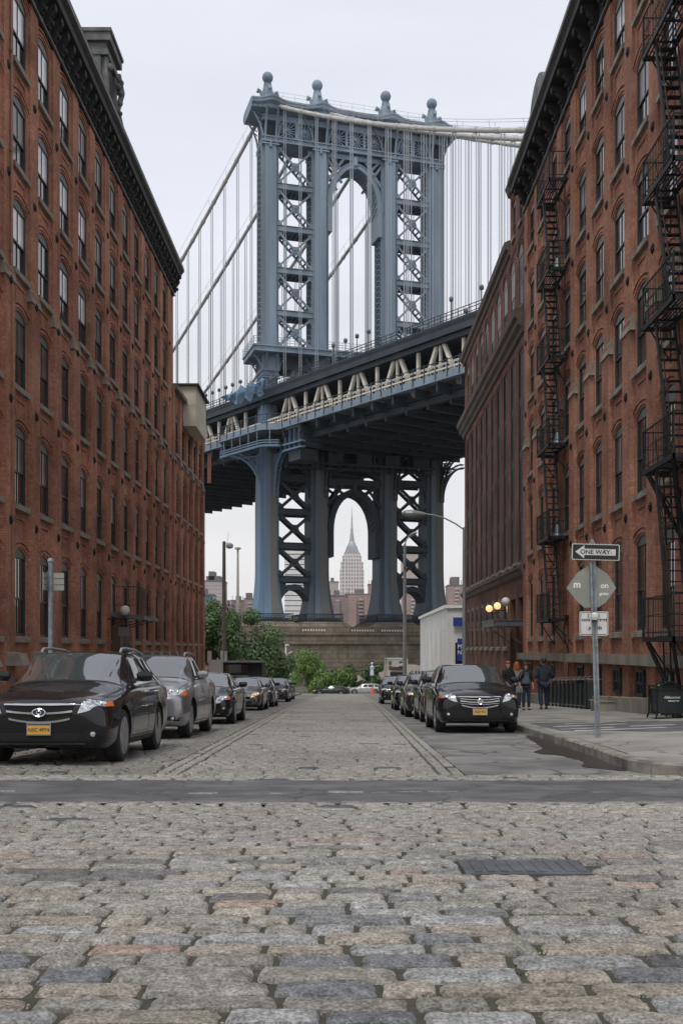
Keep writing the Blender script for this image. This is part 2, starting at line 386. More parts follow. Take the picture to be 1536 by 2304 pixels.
while x<9:
    l=.3*R.uniform(.7,1.5)
    if R.random()<.45: ya=10.48+.10*math.sin(x*1.3)+R.uniform(-.04,.04); sett(x,x+l,ya,ya+R.uniform(.09,.2),1,R.uniform(.45,.85))
    x+=l+.02
rows(11.86,12.58,-9,10.5,.20,.29)
rows(12.6,127,lambda y:xl(y)+.16,lambda y:xr(y)-.16,.225,.29)
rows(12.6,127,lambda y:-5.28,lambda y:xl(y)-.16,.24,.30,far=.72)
def border(f,off):   # long setts laid along the lane edge
    y=12.6
    while y<125:
        l=.34*R.uniform(.85,1.2); x=f(y)+off
        sett(x-.068,x+.068,y+.012,y+l-.012,1 if y<26 else 2); y+=l
for f in (xl,xr):
    border(f,-.075); border(f,.078)
me=bpy.data.meshes.new('cobblestone_road'); me.from_pydata(SV,[],SF)
ca=me.color_attributes.new('tone','FLOAT_COLOR','CORNER')
buf=[]
for f,c in zip(SF,SC): buf+=list(c)*len(f)
ca.data.foreach_set('color',buf)
me.materials.append(MT['setts']); me.polygons.foreach_set('use_smooth',[len(f)==4 for f in SF]); 
try: me.set_sharp_from_angle(angle=math.radians(50))
except Exception: pass
o=bpy.data.objects.new('cobblestone_road',me); COL.objects.link(o); tag(o,'worn grey granite cobblestones of the street and crossing',kind='structure')
# iron cover in the crossing
c=thing('manhole_cover','dark rectangular iron cover set in the cobbled crossing','manhole cover',(1.03,6.24,gz(6.24)))
g=G(); zc=gz(6.24); 
def onroad(x,y,dz): return (x,y,gz(y)+dz)
g.hexa([onroad(.68,6.0,-.03),onroad(1.40,6.0,-.03),onroad(1.40,6.48,-.03),onroad(.68,6.48,-.03),onroad(.68,6.0,.0),onroad(1.40,6.0,.0),onroad(1.40,6.48,.0),onroad(.68,6.48,.0)])
for i in range(9):
    x=.74+i*.075
    g.hexa([onroad(x,6.05,-.01),onroad(x+.04,6.05,-.01),onroad(x+.04,6.43,-.01),onroad(x,6.43,-.01),onroad(x,6.05,.005),onroad(x+.04,6.05,.005),onroad(x+.04,6.43,.005),onroad(x,6.43,.005)])
build(g,'plate',MT['iron_grey'],c)
# right pavement: kerb line traced on the ground
KR=[(30,12.20),(9,12.20),(5.2,12.20),(4.4,12.22),(3.95,12.38),(3.68,12.75),(3.55,13.3),(3.60,14.2),(3.72,16.0),(3.84,18.5),(3.92,21.0),(4.02,24),(4.05,27),(4.08,60),(4.1,126)]
WX=8.6
def kerb_run(pts,side,name,label):
    g=G(); n=len(pts)
    for i in range(n-1):
        (ax,ay),(bx,by)=pts[i],pts[i+1]; d=Vector((bx-ax,by-ay)); L_=d.length; k=max(1,int(L_/1.9)); 
        nrm=Vector((-d.y,d.x)).normalized()*side
        def ring(x,y,dd,h): return (x+nrm.x*dd,y+nrm.y*dd,gz(y)+h)
        for q in range(k):
            t0=q/k; t1=(q+1)/k; x0,y0=ax+d.x*t0,ay+d.y*t0; x1,y1=ax+d.x*t1,ay+d.y*t1
            e=d.normalized()*.008; x0+=e.x;y0+=e.y;x1-=e.x;y1-=e.y
            hh=.15+R.uniform(-.008,.006)
            ch=[(0,-.08),(0,hh-.025),(.025,hh),(.20,hh)]
            A=[ring(x0,y0,a+.012*R.uniform(-1,1),h) for a,h in ch]; B=[ring(x1,y1,a+.012*R.uniform(-1,1),h) for a,h in ch]
            b=len(g.v); g.v+=A+B
            for j in range(3): g.f.append((b+j,b+j+1,b+5+j,b+4+j)); g.m.append(0)
            g.f.append((b,b+1,b+2,b+3)); g.m.append(0); g.f.append((b+4,b+7,b+6,b+5)); g.m.append(0)
    return tag(build(g,name,MT['kerb']),label,kind='structure')
kerb_run(KR,-1,'kerb','granite kerb curving round the right hand corner')
# pavement surface triangulated from kerb to wall
def walk_mesh(kpts,wall_x,rise,yend,ystart):
    g=G(); ys_=[]; y=ystart
    while y<yend: ys_.append(y); y+= .5 if y<20 else 2
    ys_.append(yend); P=[]
    kk=sorted([(p[1],p[0]) for p in kpts])
    def kx(y):
        for (ya,xa),(yb,xb) in zip(kk,kk[1:]):
            if ya<=y<=yb and yb>ya: return xa+(xb-xa)*(y-ya)/(yb-ya)
        return kk[-1][1]
    sg=1 if wall_x>0 else -1
    for y in ys_:
        a=kx(y)+sg*.205 ; z=gz(y)
        P.append([(a+(wall_x-a)*j/6,y,z+.148+rise*(j/6)) for j in range(7)])
    g.grid(P); return g
kmain=[p for p in KR if p[1]>=12.38]
g=walk_mesh([(4.0,12.42)]+KR[5:],WX+.4,.17,126,12.42)
# corner apron toward the cross street
g.grid([[(4.2,12.4,gz(12.4)+.146),(9.0,12.4,gz(12.4)+.146),(28,12.4,gz(12.4)+.146)],[(9.0,18,gz(18)+.30),(9.0,18,gz(18)+.30),(28,18,gz(18)+.30)]])
tag(build(g,'sidewalk',MT['walk']),'grey concrete sidewalk along the right hand buildings',kind='structure')
KL=[(-30,12.2),(-9,12.2),(-6.3,12.3),(-5.55,12.8),(-5.32,13.8),(-5.3,16),(-5.3,126)]
kerb_run(KL,1,'kerb','granite kerb along the left hand parked cars')
g=walk_mesh([(-5.9,12.45)]+KL[3:],-10.6,.17,126,12.45)
tag(build(g,'sidewalk',MT['walk']),'grey concrete sidewalk along the left hand buildings',kind='structure')
# joints, tar patch, paint on the right pavement
def wz(x,y,dz): return (x,y,gz(y)+.148+.17*min(1,max(0,(x-4.25)/4.75))+dz)
g=G()
for y in [14,15.6,17.2,18.8,20.4,22,24,26,28,30,32,34.5,37,40,43,46,50]:
    g.add([wz(4.3,y,.003),wz(8.5,y,.003),wz(8.5,y+.018,.003),wz(4.3,y+.018,.003)],[(0,1,2,3)])
for x in (5.7,7.2):
    for y in range(14,52,2): g.add([wz(x,y,.0035),wz(x+.014,y,.0035),wz(x+.014,y+2,.0035),wz(x,y+2,.0035)],[(0,1,2,3)])
tag(build(g,'sidewalk_joints',MT['bed'],fix=False),'thin dirty joints between sidewalk slabs',kind='structure')
g=G()
g.add([wz(4.3,20.2,.004),wz(6.0,19.6,.004),wz(8.4,20.6,.004),wz(8.4,23.0,.004),wz(6.9,24.6,.004),wz(4.4,25.6,.004)],[(0,1,2,3,4,5)])
g.add([wz(6.1,16.2,.004),wz(8.2,16.6,.004),wz(8.3,18.2,.004),wz(6.4,17.7,.004)],[(0,1,2,3)])
tag(build(g,'sidewalk_patch',MT['asphalt_dark'],fix=False),'dark asphalt patches let into the right sidewalk',kind='structure')
g=G()
for x0,x1,y0,w in ((4.5,6.4,20.9,.28),(4.4,5.6,21.8,.22),(5.9,6.9,22.0,.25),(4.5,6.2,23.1,.22),(5.0,6.5,24.3,.2)):
    g.add([wz(x0,y0,.008),wz(x1,y0+.1,.008),wz(x1-.05,y0+w+.1,.008),wz(x0+.08,y0+w,.008)],[(0,1,2,3)])
tag(build(g,'crosswalk_marking',MT['paint'],fix=False),'faded white paint bars on the dark sidewalk patch',kind='structure')
g=G()
g.add([wz(4.55,12.75,.006),wz(8.4,12.9,.006),wz(8.3,14.0,.006),wz(4.75,13.35,.006)],[(0,1,2,3)])
tag(build(g,'corner_marking',MT['paint'],fix=False),'pale concrete ramp panel at the kerb corner',kind='structure')
# wet gutter
g=G(); wetp=[(3.50,13.3,3.40),(3.56,13.9,3.12),(3.62,15,3.35),(3.70,16.1,3.30),(3.74,16.8,3.0),(3.82,18.4,3.42),(3.88,20.5,3.60),(3.95,23,3.85)]
pts=[]
for (a0,y0_,b0),(a1,y1_,b1) in zip(wetp,wetp[1:]):
    for q in range(8):
        t_=q/8; pts.append((a0+(a1-a0)*t_,y0_+(y1_-y0_)*t_,b0+(b1-b0)*(3*t_*t_-2*t_**3)+.05*math.sin(17*(y0_+(y1_-y0_)*t_))*R.random()))
g.grid([[(b,y,gz(y)-.003),((a+b)/2,y,gz(y)-.003),(a+.03,y,gz(y)-.003)] for a,y,b in pts])
tag(build(g,'gutter_water',MT['wet'],fix=False),'thin dark wet strip in the gutter at the right kerb',kind='structure')

g=G(); rr=random.Random(11)
for i in range(2600):
    y=2.6+8*rr.random()**1.4; x=rr.uniform(-.36*y-1,.36*y+1); s_=rr.uniform(.0025,.007); z=gz(y)+rr.uniform(-.014,.010)
    g.lathe((x,y,z),[(s_,-s_*.5),(s_*.9,s_*.3),(s_*.3,s_*.6)],5)
tag(build(g,'grit',M('grit_crumbs',(.24,.21,.17),.9,var=.5,scale=30),fix=False),'small crumbs of grit scattered over the near cobbles',kind='stuff')
g=G()
for i in range(900):
    y=2.8+6*rr.random(); x=rr.uniform(-.36*y-.6,.36*y+.6)
    if math.sin(x*2.1)+math.sin(y*1.7+x)<.5: continue
    for q in range(5):
        a=rr.uniform(0,6.28); h=rr.uniform(.008,.02); X,Y=x+rr.uniform(-.03,.03),y+rr.uniform(-.008,.008); z=gz(y)-.016
        g.add([(X-.003,Y,z),(X+.003,Y,z),(X+h*.6*math.cos(a),Y+h*.6*math.sin(a),z+h)],[(0,1,2)])
tag(build(g,'moss',M('joint_moss',(.07,.10,.03),.9,var=.4,scale=9),fix=False),'tiny tufts of moss and grass in the near joints',kind='stuff')
# ------------------------------------------------------------------ brick buildings
def arch_pts(hw,zs,rise,n=8):   # segmental arch, left to right, springing at zs
    r=(hw*hw+rise*rise)/(2*rise); a=math.asin(min(1,hw/r)); 
    return [(r*math.sin(-a+2*a*i/n), zs+rise-r+r*math.cos(-a+2*a*i/n)) for i in range(n+1)]
def wall_cell(g,P,u0,u1,z0,z1,uc,hw,sz,h,rise,depth=.15,hood=True,m=0):
    zs=sz+h-rise; A=arch_pts(hw,zs,rise) if rise>0 else [(-hw,sz+h),(hw,sz+h)]
    A=[(uc+a,z) for a,z in A]
    q=lambda pts: g.add([P(0,a,b) for a,b in pts],[tuple(range(len(pts)))],m)
    q([(u0,z0),(uc-hw,z0),(uc-hw,z1),(u0,z1)]); q([(uc+hw,z0),(u1,z0),(u1,z1),(uc+hw,z1)])
    q([(uc-hw,z0),(uc+hw,z0),(uc+hw,sz),(uc-hw,sz)])
    for (a,za),(b,zb) in zip(A,A[1:]): q([(a,za),(b,zb),(b,z1),(a,z1)])
    loop=[(uc-hw,sz),(uc+hw,sz)]+A[::-1]
    for (a,za),(b,zb) in zip(loop,loop[1:]+loop[:1]):
        g.add([P(0,a,za),P(0,b,zb),P(-depth,b,zb),P(-depth,a,za)],[(0,1,2,3)],m)
    if hood and rise>0:
        for off,w,pr in ((.08,.09,.03),(.22,.07,.05)):
            B=[(uc+a*(1+(off)/hw),z+off*.9) for a,z in arch_pts(hw,zs,rise)]
            for (a,za),(b,zb) in zip(B,B[1:]):
                g.hexa([P(0,a,za),P(pr,a,za),P(pr,b,zb),P(0,b,zb),P(0,a*1,za+w),P(pr,a,za+w),P(pr,b,zb+w),P(0,b,zb+w)],m)
def win_proto(s,hw,h,rise,style,sash=2,mullion=True,rec=1):
    """window frame with two sashes; returns (frame mesh, pane mesh, sill mesh)"""
    P=lambda n,u,z:(s*n*(rec if n<0 else 1),u,z)
    g=G(); zs=h-rise
    def bx(n0,n1,u0,u1,z0,z1,m=0): g.hexa([P(n0,u0,z0),P(n1,u0,z0),P(n1,u1,z0),P(n0,u1,z0),P(n0,u0,z1),P(n1,u0,z1),P(n1,u1,z1),P(n0,u1,z1)],m)
    bx(-.13,-.045,-hw,-hw+.06,0,zs); bx(-.13,-.045,hw-.06,hw,0,zs); bx(-.13,-.05,-hw+.06,hw-.06,0,.08)
    mid=zs*.47
    bx(-.12,-.06,-hw+.06,hw-.06,mid-.03,mid+.03)
    if mullion:
        bx(-.12,-.085,-.018,.018,.08,mid-.03); bx(-.10,-.065,-.018,.018,mid+.03,zs-.04)
    if rise>0:
        A=arch_pts(hw,zs,rise); pts=[(-hw,zs-.05)]+[(a,z) for a,z in A]+[(hw,zs-.05)]
        g.prism(pts,lambda a,b,t:P(t,a,b),-.13,-.04,1)
    else: bx(-.13,-.05,-hw+.06,hw-.06,zs-.08,zs)
    gp=G()
    gp.add([P(-.105,-hw+.06,.08),P(-.105,hw-.06,.08),P(-.105,hw-.06,mid),P(-.105,-hw+.06,mid)],[(0,1,2,3)],0)
    gp.add([P(-.085,-hw+.06,mid),P(-.085,hw-.06,mid),P(-.085,hw-.06,zs-.04),P(-.085,-hw+.06,zs-.04)],[(0,1,2,3)],1)
    up={'dark':MT['glass'],'blind':MT['blind'],'bright':MT['sky_pane']}
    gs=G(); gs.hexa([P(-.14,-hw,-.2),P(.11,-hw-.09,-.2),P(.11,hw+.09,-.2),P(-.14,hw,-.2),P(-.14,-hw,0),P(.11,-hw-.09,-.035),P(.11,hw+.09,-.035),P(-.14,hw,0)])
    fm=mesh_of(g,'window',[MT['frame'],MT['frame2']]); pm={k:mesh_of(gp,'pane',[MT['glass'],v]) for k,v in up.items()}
    sm=mesh_of(gs,'sill',MT['stone'])
    return fm,pm,sm
def place_window(root,proto,loc,style,sill=True):
    fm,pm,sm=proto
    w=bpy.data.objects.new('window',fm); COL.objects.link(w); w.parent=root; w.location=Vector(loc)-root.location
    p=bpy.data.objects.new('pane',pm[style]); COL.objects.link(p); p.parent=w
    if sill:
        q=bpy.data.objects.new('sill',sm); COL.objects.link(q); q.parent=w
    return w
def small_part(root,me,name,loc):
    o=bpy.data.objects.new(name,me); COL.objects.link(o); o.parent=root; o.location=Vector(loc)-root.location; return o
def cornice(root,X0,s,y0,y1,zb,out,H,step,brk=True):
    """metal cornice: frieze, soffit, crown; brackets are sub-parts"""
    prof=[(0,zb),(.10,zb),(.14,zb+.12),(.08,zb+.16),(.08,zb+H*.52),(.20,zb+H*.56),(out-.14,zb+H*.60),(out-.12,zb+H*.74),(out-.04,zb+H*.80),(out-.02,zb+H*.92),(out,zb+H*.94),(out,zb+H),(-.3,zb+H+.12),(-.3,zb)]
    g=G(); g.prism(prof,lambda a,b,t:(X0+s*a,t,b),y0,y1)
    g.prism([(out-.03,zb+H*.82),(out+.03,zb+H*.84),(out+.03,zb+H*.93),(out-.03,zb+H*.93)],lambda a,b,t:(X0+s*a,t,b),y0-.02,y1+.02,1)
    g.prism([(.09,zb+.005),(.16,zb+.02),(.16,zb+.10),(.09,zb+.12)],lambda a,b,t:(X0+s*a,t,b),y0-.02,y1+.02,1)
    c=build(g,'cornice',[MT['cornice'],MT['cornice_edge']],root)
    # S shaped bracket
    b=G(); L_=out-.22; hb=H*.58-.18
    pr=[(.10,.0),(.22,.02),(.30,hb*.25),(.26,hb*.45),(.40,hb*.60),(L_*.75,hb*.74),(L_,hb*.80),(L_,hb),(.10,hb)]
    b.prism(pr,lambda a,z,t:(s*a,t,z),-.13,.13); b.ball((s*.3,0,hb*.22),.10,8,5); b.ball((s*(L_-.05),0,hb*.72),.09,8,5)
    bm=mesh_of(b,'bracket',MT['cornice']); 
    y=y0+.35
    while y<y1-.2:
        o=bpy.data.objects.new('bracket',bm); COL.objects.link(o); o.parent=c; o.location=(X0,y,zb+.16)
        y+=step
    return c
def mould(g,X0,s,y0,y1,prof,m=0): g.prism(prof,lambda a,b,t:(X0+s*a,t,b),y0,y1,m)
def warehouse(X0,s,bays,bw,rows,y0,y1,zg,ztop,name,label,mat,depth=16,step_z=11.5,pil=.072,styles=None,wide=(),skip=(),cell_break=None,cap_x=()):
    root=thing(name,label,'building',(X0-s*depth/2,(y0+y1)/2,gz((y0+y1)/2)))
    P=lambda n,u,z:(X0+s*n,u,z); g=G()
    zc=[zg]+[r[0]-.55 for r in rows[1:]]+[ztop]
    protos={}
    for bi,uc in enumerate(bays):
        u0,u1=uc-bw/2,uc+bw/2; hw=.80 if bi in wide else .70
        for ri,(sz,h) in enumerate(rows):
            if (bi,ri) in skip:
                continue
            rise=.24 if bi not in wide else .42
            wall_cell(g,P,u0,u1,zc[ri],zc[ri+1],uc,hw,sz,h,rise)
            key=(hw,h); 
            if key not in protos: protos[key]=win_proto(s,hw,h,rise,None)
            place_window(root,protos[key],(X0,uc,sz),styles(bi,ri) if styles else 'dark')
            # sunk panel outline below the sill
            if ri>0:
                za,zb_=sz-.95,sz-.42
                for (a,b,c,d) in ((uc-.48,uc+.48,zb_-.05,zb_),(uc-.48,uc-.43,za,zb_-.05),(uc+.43,uc+.48,za,zb_-.05)):
                    g.hexa([P(0,a,c),P(.035,a,c),P(.035,b,c),P(0,b,c),P(0,a,d),P(.035,a,d),P(.035,b,d),P(0,b,d)])
    # plain wall before the first and after the last bay
    for a,b in ((y0,bays[0]-bw/2),(bays[-1]+bw/2,y1)):
        if b-a>.02: g.add([P(0,a,zg),P(0,b,zg),P(0,b,ztop),P(0,a,ztop)],[(0,1,2,3)])
    # pilasters
    pc=[bays[0]-bw/2]+[u+bw/2 for u in bays]
    for u in pc:
        g.box(X0,X0+s*pil,u-.43,u+.43,step_z,ztop)
        g.box(X0,X0+s*(pil+.06),u-.44,u+.44,zg,step_z)
    # volume behind
    xb=X0-s*depth
    g.add([(X0,y0,zg),(xb,y0,zg),(xb,y0,ztop),(X0,y0,ztop)],[(0,1,2,3)]); g.add([(X0,y1,zg),(xb,y1,zg),(xb,y1,ztop),(X0,y1,ztop)],[(0,1,2,3)])
    g.add([(xb,y0,zg),(xb,y1,zg),(xb,y1,ztop),(xb,y0,ztop)],[(0,1,2,3)])
    build(g,'wall',mat,root,fix=False)
    gr=G(); gr.box(X0-s*.35,xb,y0+.02,y1-.02,ztop-.15,ztop+.05); build(gr,'roof',MT['cornice'],root)
    # dark lining just behind the openings so rooms are closed
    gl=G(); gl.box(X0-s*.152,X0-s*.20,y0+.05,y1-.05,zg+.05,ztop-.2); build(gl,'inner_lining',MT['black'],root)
    # stone caps where the pilasters step back
    cp=G(); q=pil+.10
    cp.hexa([(0,-.56,-.36),(s*q,-.56,-.36),(s*q,.56,-.36),(0,.56,-.36),(0,-.54,.16),(s*(pil+.01),-.54,.10),(s*(pil+.01),.54,.10),(0,.54,.16)])
    cm=mesh_of(cp,'stone_cap',MT['stone'])
    for u in pc: small_part(root,cm,'stone_cap',(X0,u,step_z))
    # iron anchor plates at the floor lines
    ap=G(); ap.lathe((0,0,0),[(.02,-.03),(.15,-.02),(.15,.01),(.06,.05)],6); ame=mesh_of(ap,'anchor_plate',MT['iron'])
    ame.transform(Matrix.Rotation(s*math.pi/2,4,'Y'))
    for u in pc:
        for ri in range(1,len(rows)):
            z=rows[ri][0]-.62
            if z<ztop-1: small_part(root,ame,'anchor_plate',(X0+s*(pil+(.075 if z<step_z else .015)),u,z))
    return root,g,pc
# ---- left warehouse
LX=-10.2
rowsL=[(.43,2.72),(4.53,2.42),(8.19,2.38),(11.75,2.25),(15.0,2.2),(18.2,2.28)]
baysL=[33.0+2.62*k for k in range(-3,11)]
def stL(b,r):
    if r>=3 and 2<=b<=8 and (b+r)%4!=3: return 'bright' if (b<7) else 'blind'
    return R.choice(('blind','blind','dark'))
rootL,_,pcL=warehouse(LX,1,baysL,2.62,rowsL,23.84,62.2,-3.6,20.95,'brick_warehouse','six storey red brick warehouse with dark bracketed cornice on the left side of the street',MT['brick'],styles=stL,skip=(),pil=.07)
cornice(rootL,LX,1,23.7,62.0,20.75,.66,1.7,.82)
g=G(); 
g.box(LX-.02,LX+.25,23.84,62.2,-3.6,-1.75)
build(g,'base_course',MT['stone_dark'],rootL)
pb=G(); pb.hexa([(0,-.42,-.42),(.55,-.38,-.42),(.55,.38,-.42),(0,.42,-.42),(0,-.40,.0),(.40,-.36,-.06),(.40,.36,-.06),(0,.40,.0)]); pbm=mesh_of(pb,'pilaster_base',MT['stone'])
for u in pcL[1:]: small_part(rootL,pbm,'pilaster_base',(LX+.1,u,-.06))
# copper drain pipe and cable
g=G(); g.tube([(LX+.12,31.75,20.2),(LX+.12,31.75,11.6)],.028,6); g.tube([(LX+.14,31.75,11.2),(LX+.14,31.75,-1.8)],.028,6)
for z in range(0,20,3): g.box(LX,LX+.16,31.70,31.80,z,z+.05)
MT['copper']=M('old_copper',(.20,.11,.06),.6,var=.3)
build(g,'drain_pipe',MT['copper'],rootL)
# ornate roof pavilion rising behind the cornice
g=G(); X1=LX-.1
g.box(X1,X1-3.4,45.0,46.8,21.6,25.3)
for z0,z1,o in ((25.3,25.55,.18),(25.55,25.85,.10),(25.85,26.2,.30),(26.2,26.35,.36)): g.box(X1+o,X1-3.4-o,45-o,46.8+o,z0,z1)
g.prism([(45-.2,26.35),(46.8+.2,26.35),(45.9,26.75)],lambda a,b,t:(t,a,b),X1+.2,X1-3.6)
for y in (45.1,46.7): g.box(X1,X1+.14,y-.16,y+.16,22.2,25.3); g.ball((X1+.2,y,24.9),.16,8,6); g.ball((X1+.16,y,22.7),.2,8,6)
for x in (X1-.3,X1-1.7,X1-3.1): g.box(x-.16,x+.16,44.86,45,22.2,25.3)
for x in (X1-1.0,X1-2.4): g.box(x-.38,x+.38,44.95,45.0,23.0,25.0,1); g.prism([(x-.45,25.0),(x+.45,25.0),(x,25.28)],lambda a,b,t:(a,t,b),44.84,45.0)
g.box(X1,X1+.05,45.5,46.3,23,25,1)
for k in range(4): g.ball((X1+.25,46.8+.15,25.2-.45*k),.17-.02*k,8,6)
g.tube([(X1+.15,47.0,25.6),(X1+.3,47.1,24.8),(X1+.12,47.0,24.0),(X1+.28,47.1,23.2),(X1+.1,47.0,22.6)],.13,8)
MT['pavilion']=M('weathered_grey_stone',(.12,.125,.12),.8,var=.45,scale=2,bump=.4)
build(g,'roof_pavilion',[MT['pavilion'],MT['black']],rootL)
# ---- left annex, lower, with the beige rooftop box
zA=15.4; baysA=[63.5+2.5*k for k in range(5)]
rowsA=rowsL[:4]
rootA,_,_=warehouse(LX,1,baysA,2.5,[(r[0],r[1]) for r in rowsA],62.25,74.8,-4.0,zA-.02,'brick_annex','lower red brick annex with a plain parapet beyond the tall left warehouse',MT['brick'],styles=lambda b,r:R.choice(('blind','dark')),pil=.07)
g=G(); g.box(LX-.35,LX+.26,62.25,66.4,zA,zA+.25); g.box(LX-.35,LX+.26,66.4,74.85,zA-.02,zA+.12)
build(g,'parapet_coping',MT['stone_dark'],rootA)
MT['beige']=M('beige_render',(.56,.52,.42),.8,var=.1,scale=1.5)
b=thing('bay_box','beige rendered box hanging off the top corner of the left annex','rooftop box',(LX,68.3,14.0))
g=G(); g.hexa([(LX-3,66,14),(LX+.8,66,14),(LX+.8,70.7,14),(LX-3,70.7,14),(LX-3,66,16.5),(LX+.8,66,16.5),(LX+.8,70.7,16.5),(LX-3,70.7,16.5)])
g.box(LX-3,LX+.81,66.0,70.71,15.25,15.27)
build(g,'box_body',MT['beige'],b)
g=G(); g.box(LX-3.2,LX+1.0,65.8,70.9,16.5,16.62); build(g,'box_roof',MT['cornice'],b)
# ---- right warehouse
RX=8.6
rowsR=[(.57,2.78),(4.6,2.45),(8.27,2.4),(11.8,2.25),(15.2,2.2),(18.75,1.95)]
baysR=[25.5+2.6*k for k in range(10)]
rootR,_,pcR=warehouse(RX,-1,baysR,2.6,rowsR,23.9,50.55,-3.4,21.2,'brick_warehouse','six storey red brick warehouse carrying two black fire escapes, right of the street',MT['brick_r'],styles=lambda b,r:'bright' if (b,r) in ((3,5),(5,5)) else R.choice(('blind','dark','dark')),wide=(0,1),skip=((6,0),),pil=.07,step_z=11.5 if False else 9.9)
cornice(rootR,RX,-1,23.8,50.7,20.95,.86,1.62,1.3)
P=lambda n,u,z:(RX-n,u,z)
g=G()   # masonry round the entrance bay, stone water table and plinth
u=41.1
for (a,b,z0,z1) in ((u-1.3,u-.62,-3.4,4.05),(u+.62,u+1.3,-3.4,4.05),(u-.62,u+.62,1.35,4.05)): g.add([P(0,a,z0),P(0,b,z0),P(0,b,z1),P(0,a,z1)],[(0,1,2,3)])
for a in (u-.62,u+.62): g.add([P(0,a,-3.4),P(-.5,a,-3.4),P(-.5,a,1.35),P(0,a,1.35)],[(0,1,2,3)])
g.add([P(0,u-.62,1.35),P(-.5,u-.62,1.35),P(-.5,u+.62,1.35),P(0,u+.62,1.35)],[(0,1,2,3)])
build(g,'entrance_surround',MT['brick_r'],rootR,fix=False)
MT['doorwood']=M('brown_door',(.11,.055,.035),.5,var=.3,scale=3,streak=1)
g=G(); g.box(RX+.30,RX+.245,u-.62,u+.62,-2.2,1.35); g.box(RX+.245,RX+.22,u-.5,u-.06,-2.0,-.2); g.box(RX+.245,RX+.22,u+.06,u+.5,-2.0,-.2); g.box(RX+.245,RX+.22,u-.5,u+.5,.1,1.2,1)
d=build(g,'door',[MT['doorwood'],MT['glass']],rootR)
g=G(); g.tube([(RX+.2,u-.02,-1.1),(RX+.17,u-.02,-1.1),(RX+.17,u-.02,-.8),(RX+.2,u-.02,-.8)],.015,6); build(g,'handle',MT['galv'],d,local=True)
g=G()
segs=[(23.85,u-.62),(u+.62,50.6)]
for a,b in segs:
    y=a
    while y<b-.01:
        e=min(y+R.uniform(.9,1.35),b); g.box(RX+.1,RX-.42-R.uniform(0,.01),y+.006,e-.006,-.45+R.uniform(-.005,.005),-.15); y=e
build(g,'water_table',MT['stone_dark'],rootR)
g=G()
for a,b in segs:
    y=a
    while y<b-.01:
        e=min(y+1.3,b); g.box(RX+.1,RX-.45-R.uniform(0,.02),y+.006,e-.006,-3.3,gz(y)+.31+.38); y=e
build(g,'plinth',MT['stone_dark'],rootR)
bw=win_proto(-1,.42,.78,0,None)
for k,uc in enumerate(baysR):
    if k==6: continue
    gb=G(); 
    gb.box(RX+.02,RX-.02,uc-.42,uc+.42,-1.40,-.56)
    w=place_window(rootR,bw,(RX-.15,uc,-1.36),'dark',sill=False); w['label']='small barred basement window'
    gb.v=[];gb.f=[];gb.m=[]
# arched roof dormer
g=G(); pts=[(44.5,22.3),(48.4,22.3)]+[(46.45+1.95*math.cos(math.pi*i/10),23.4+1.75*math.sin(math.pi*i/10)) for i in range(11)]
g.prism(pts,lambda a,b,t:(t,a,b),RX-.25,RX+.9)
pts=[(46.45+1.5*math.cos(math.pi*i/10),23.3+1.35*math.sin(math.pi*i/10)) for i in range(11)]
g.prism([(44.95,22.4),(47.95,22.4)]+pts,lambda a,b,t:(t,a,b),RX-.32,RX-.2,1)
build(g,'roof_dormer',[MT['cornice_edge'],MT['pavilion']],rootR)
MT['trim_dark']=M('dark_brown_frames',(.035,.026,.022),.7,var=.3,scale=2)
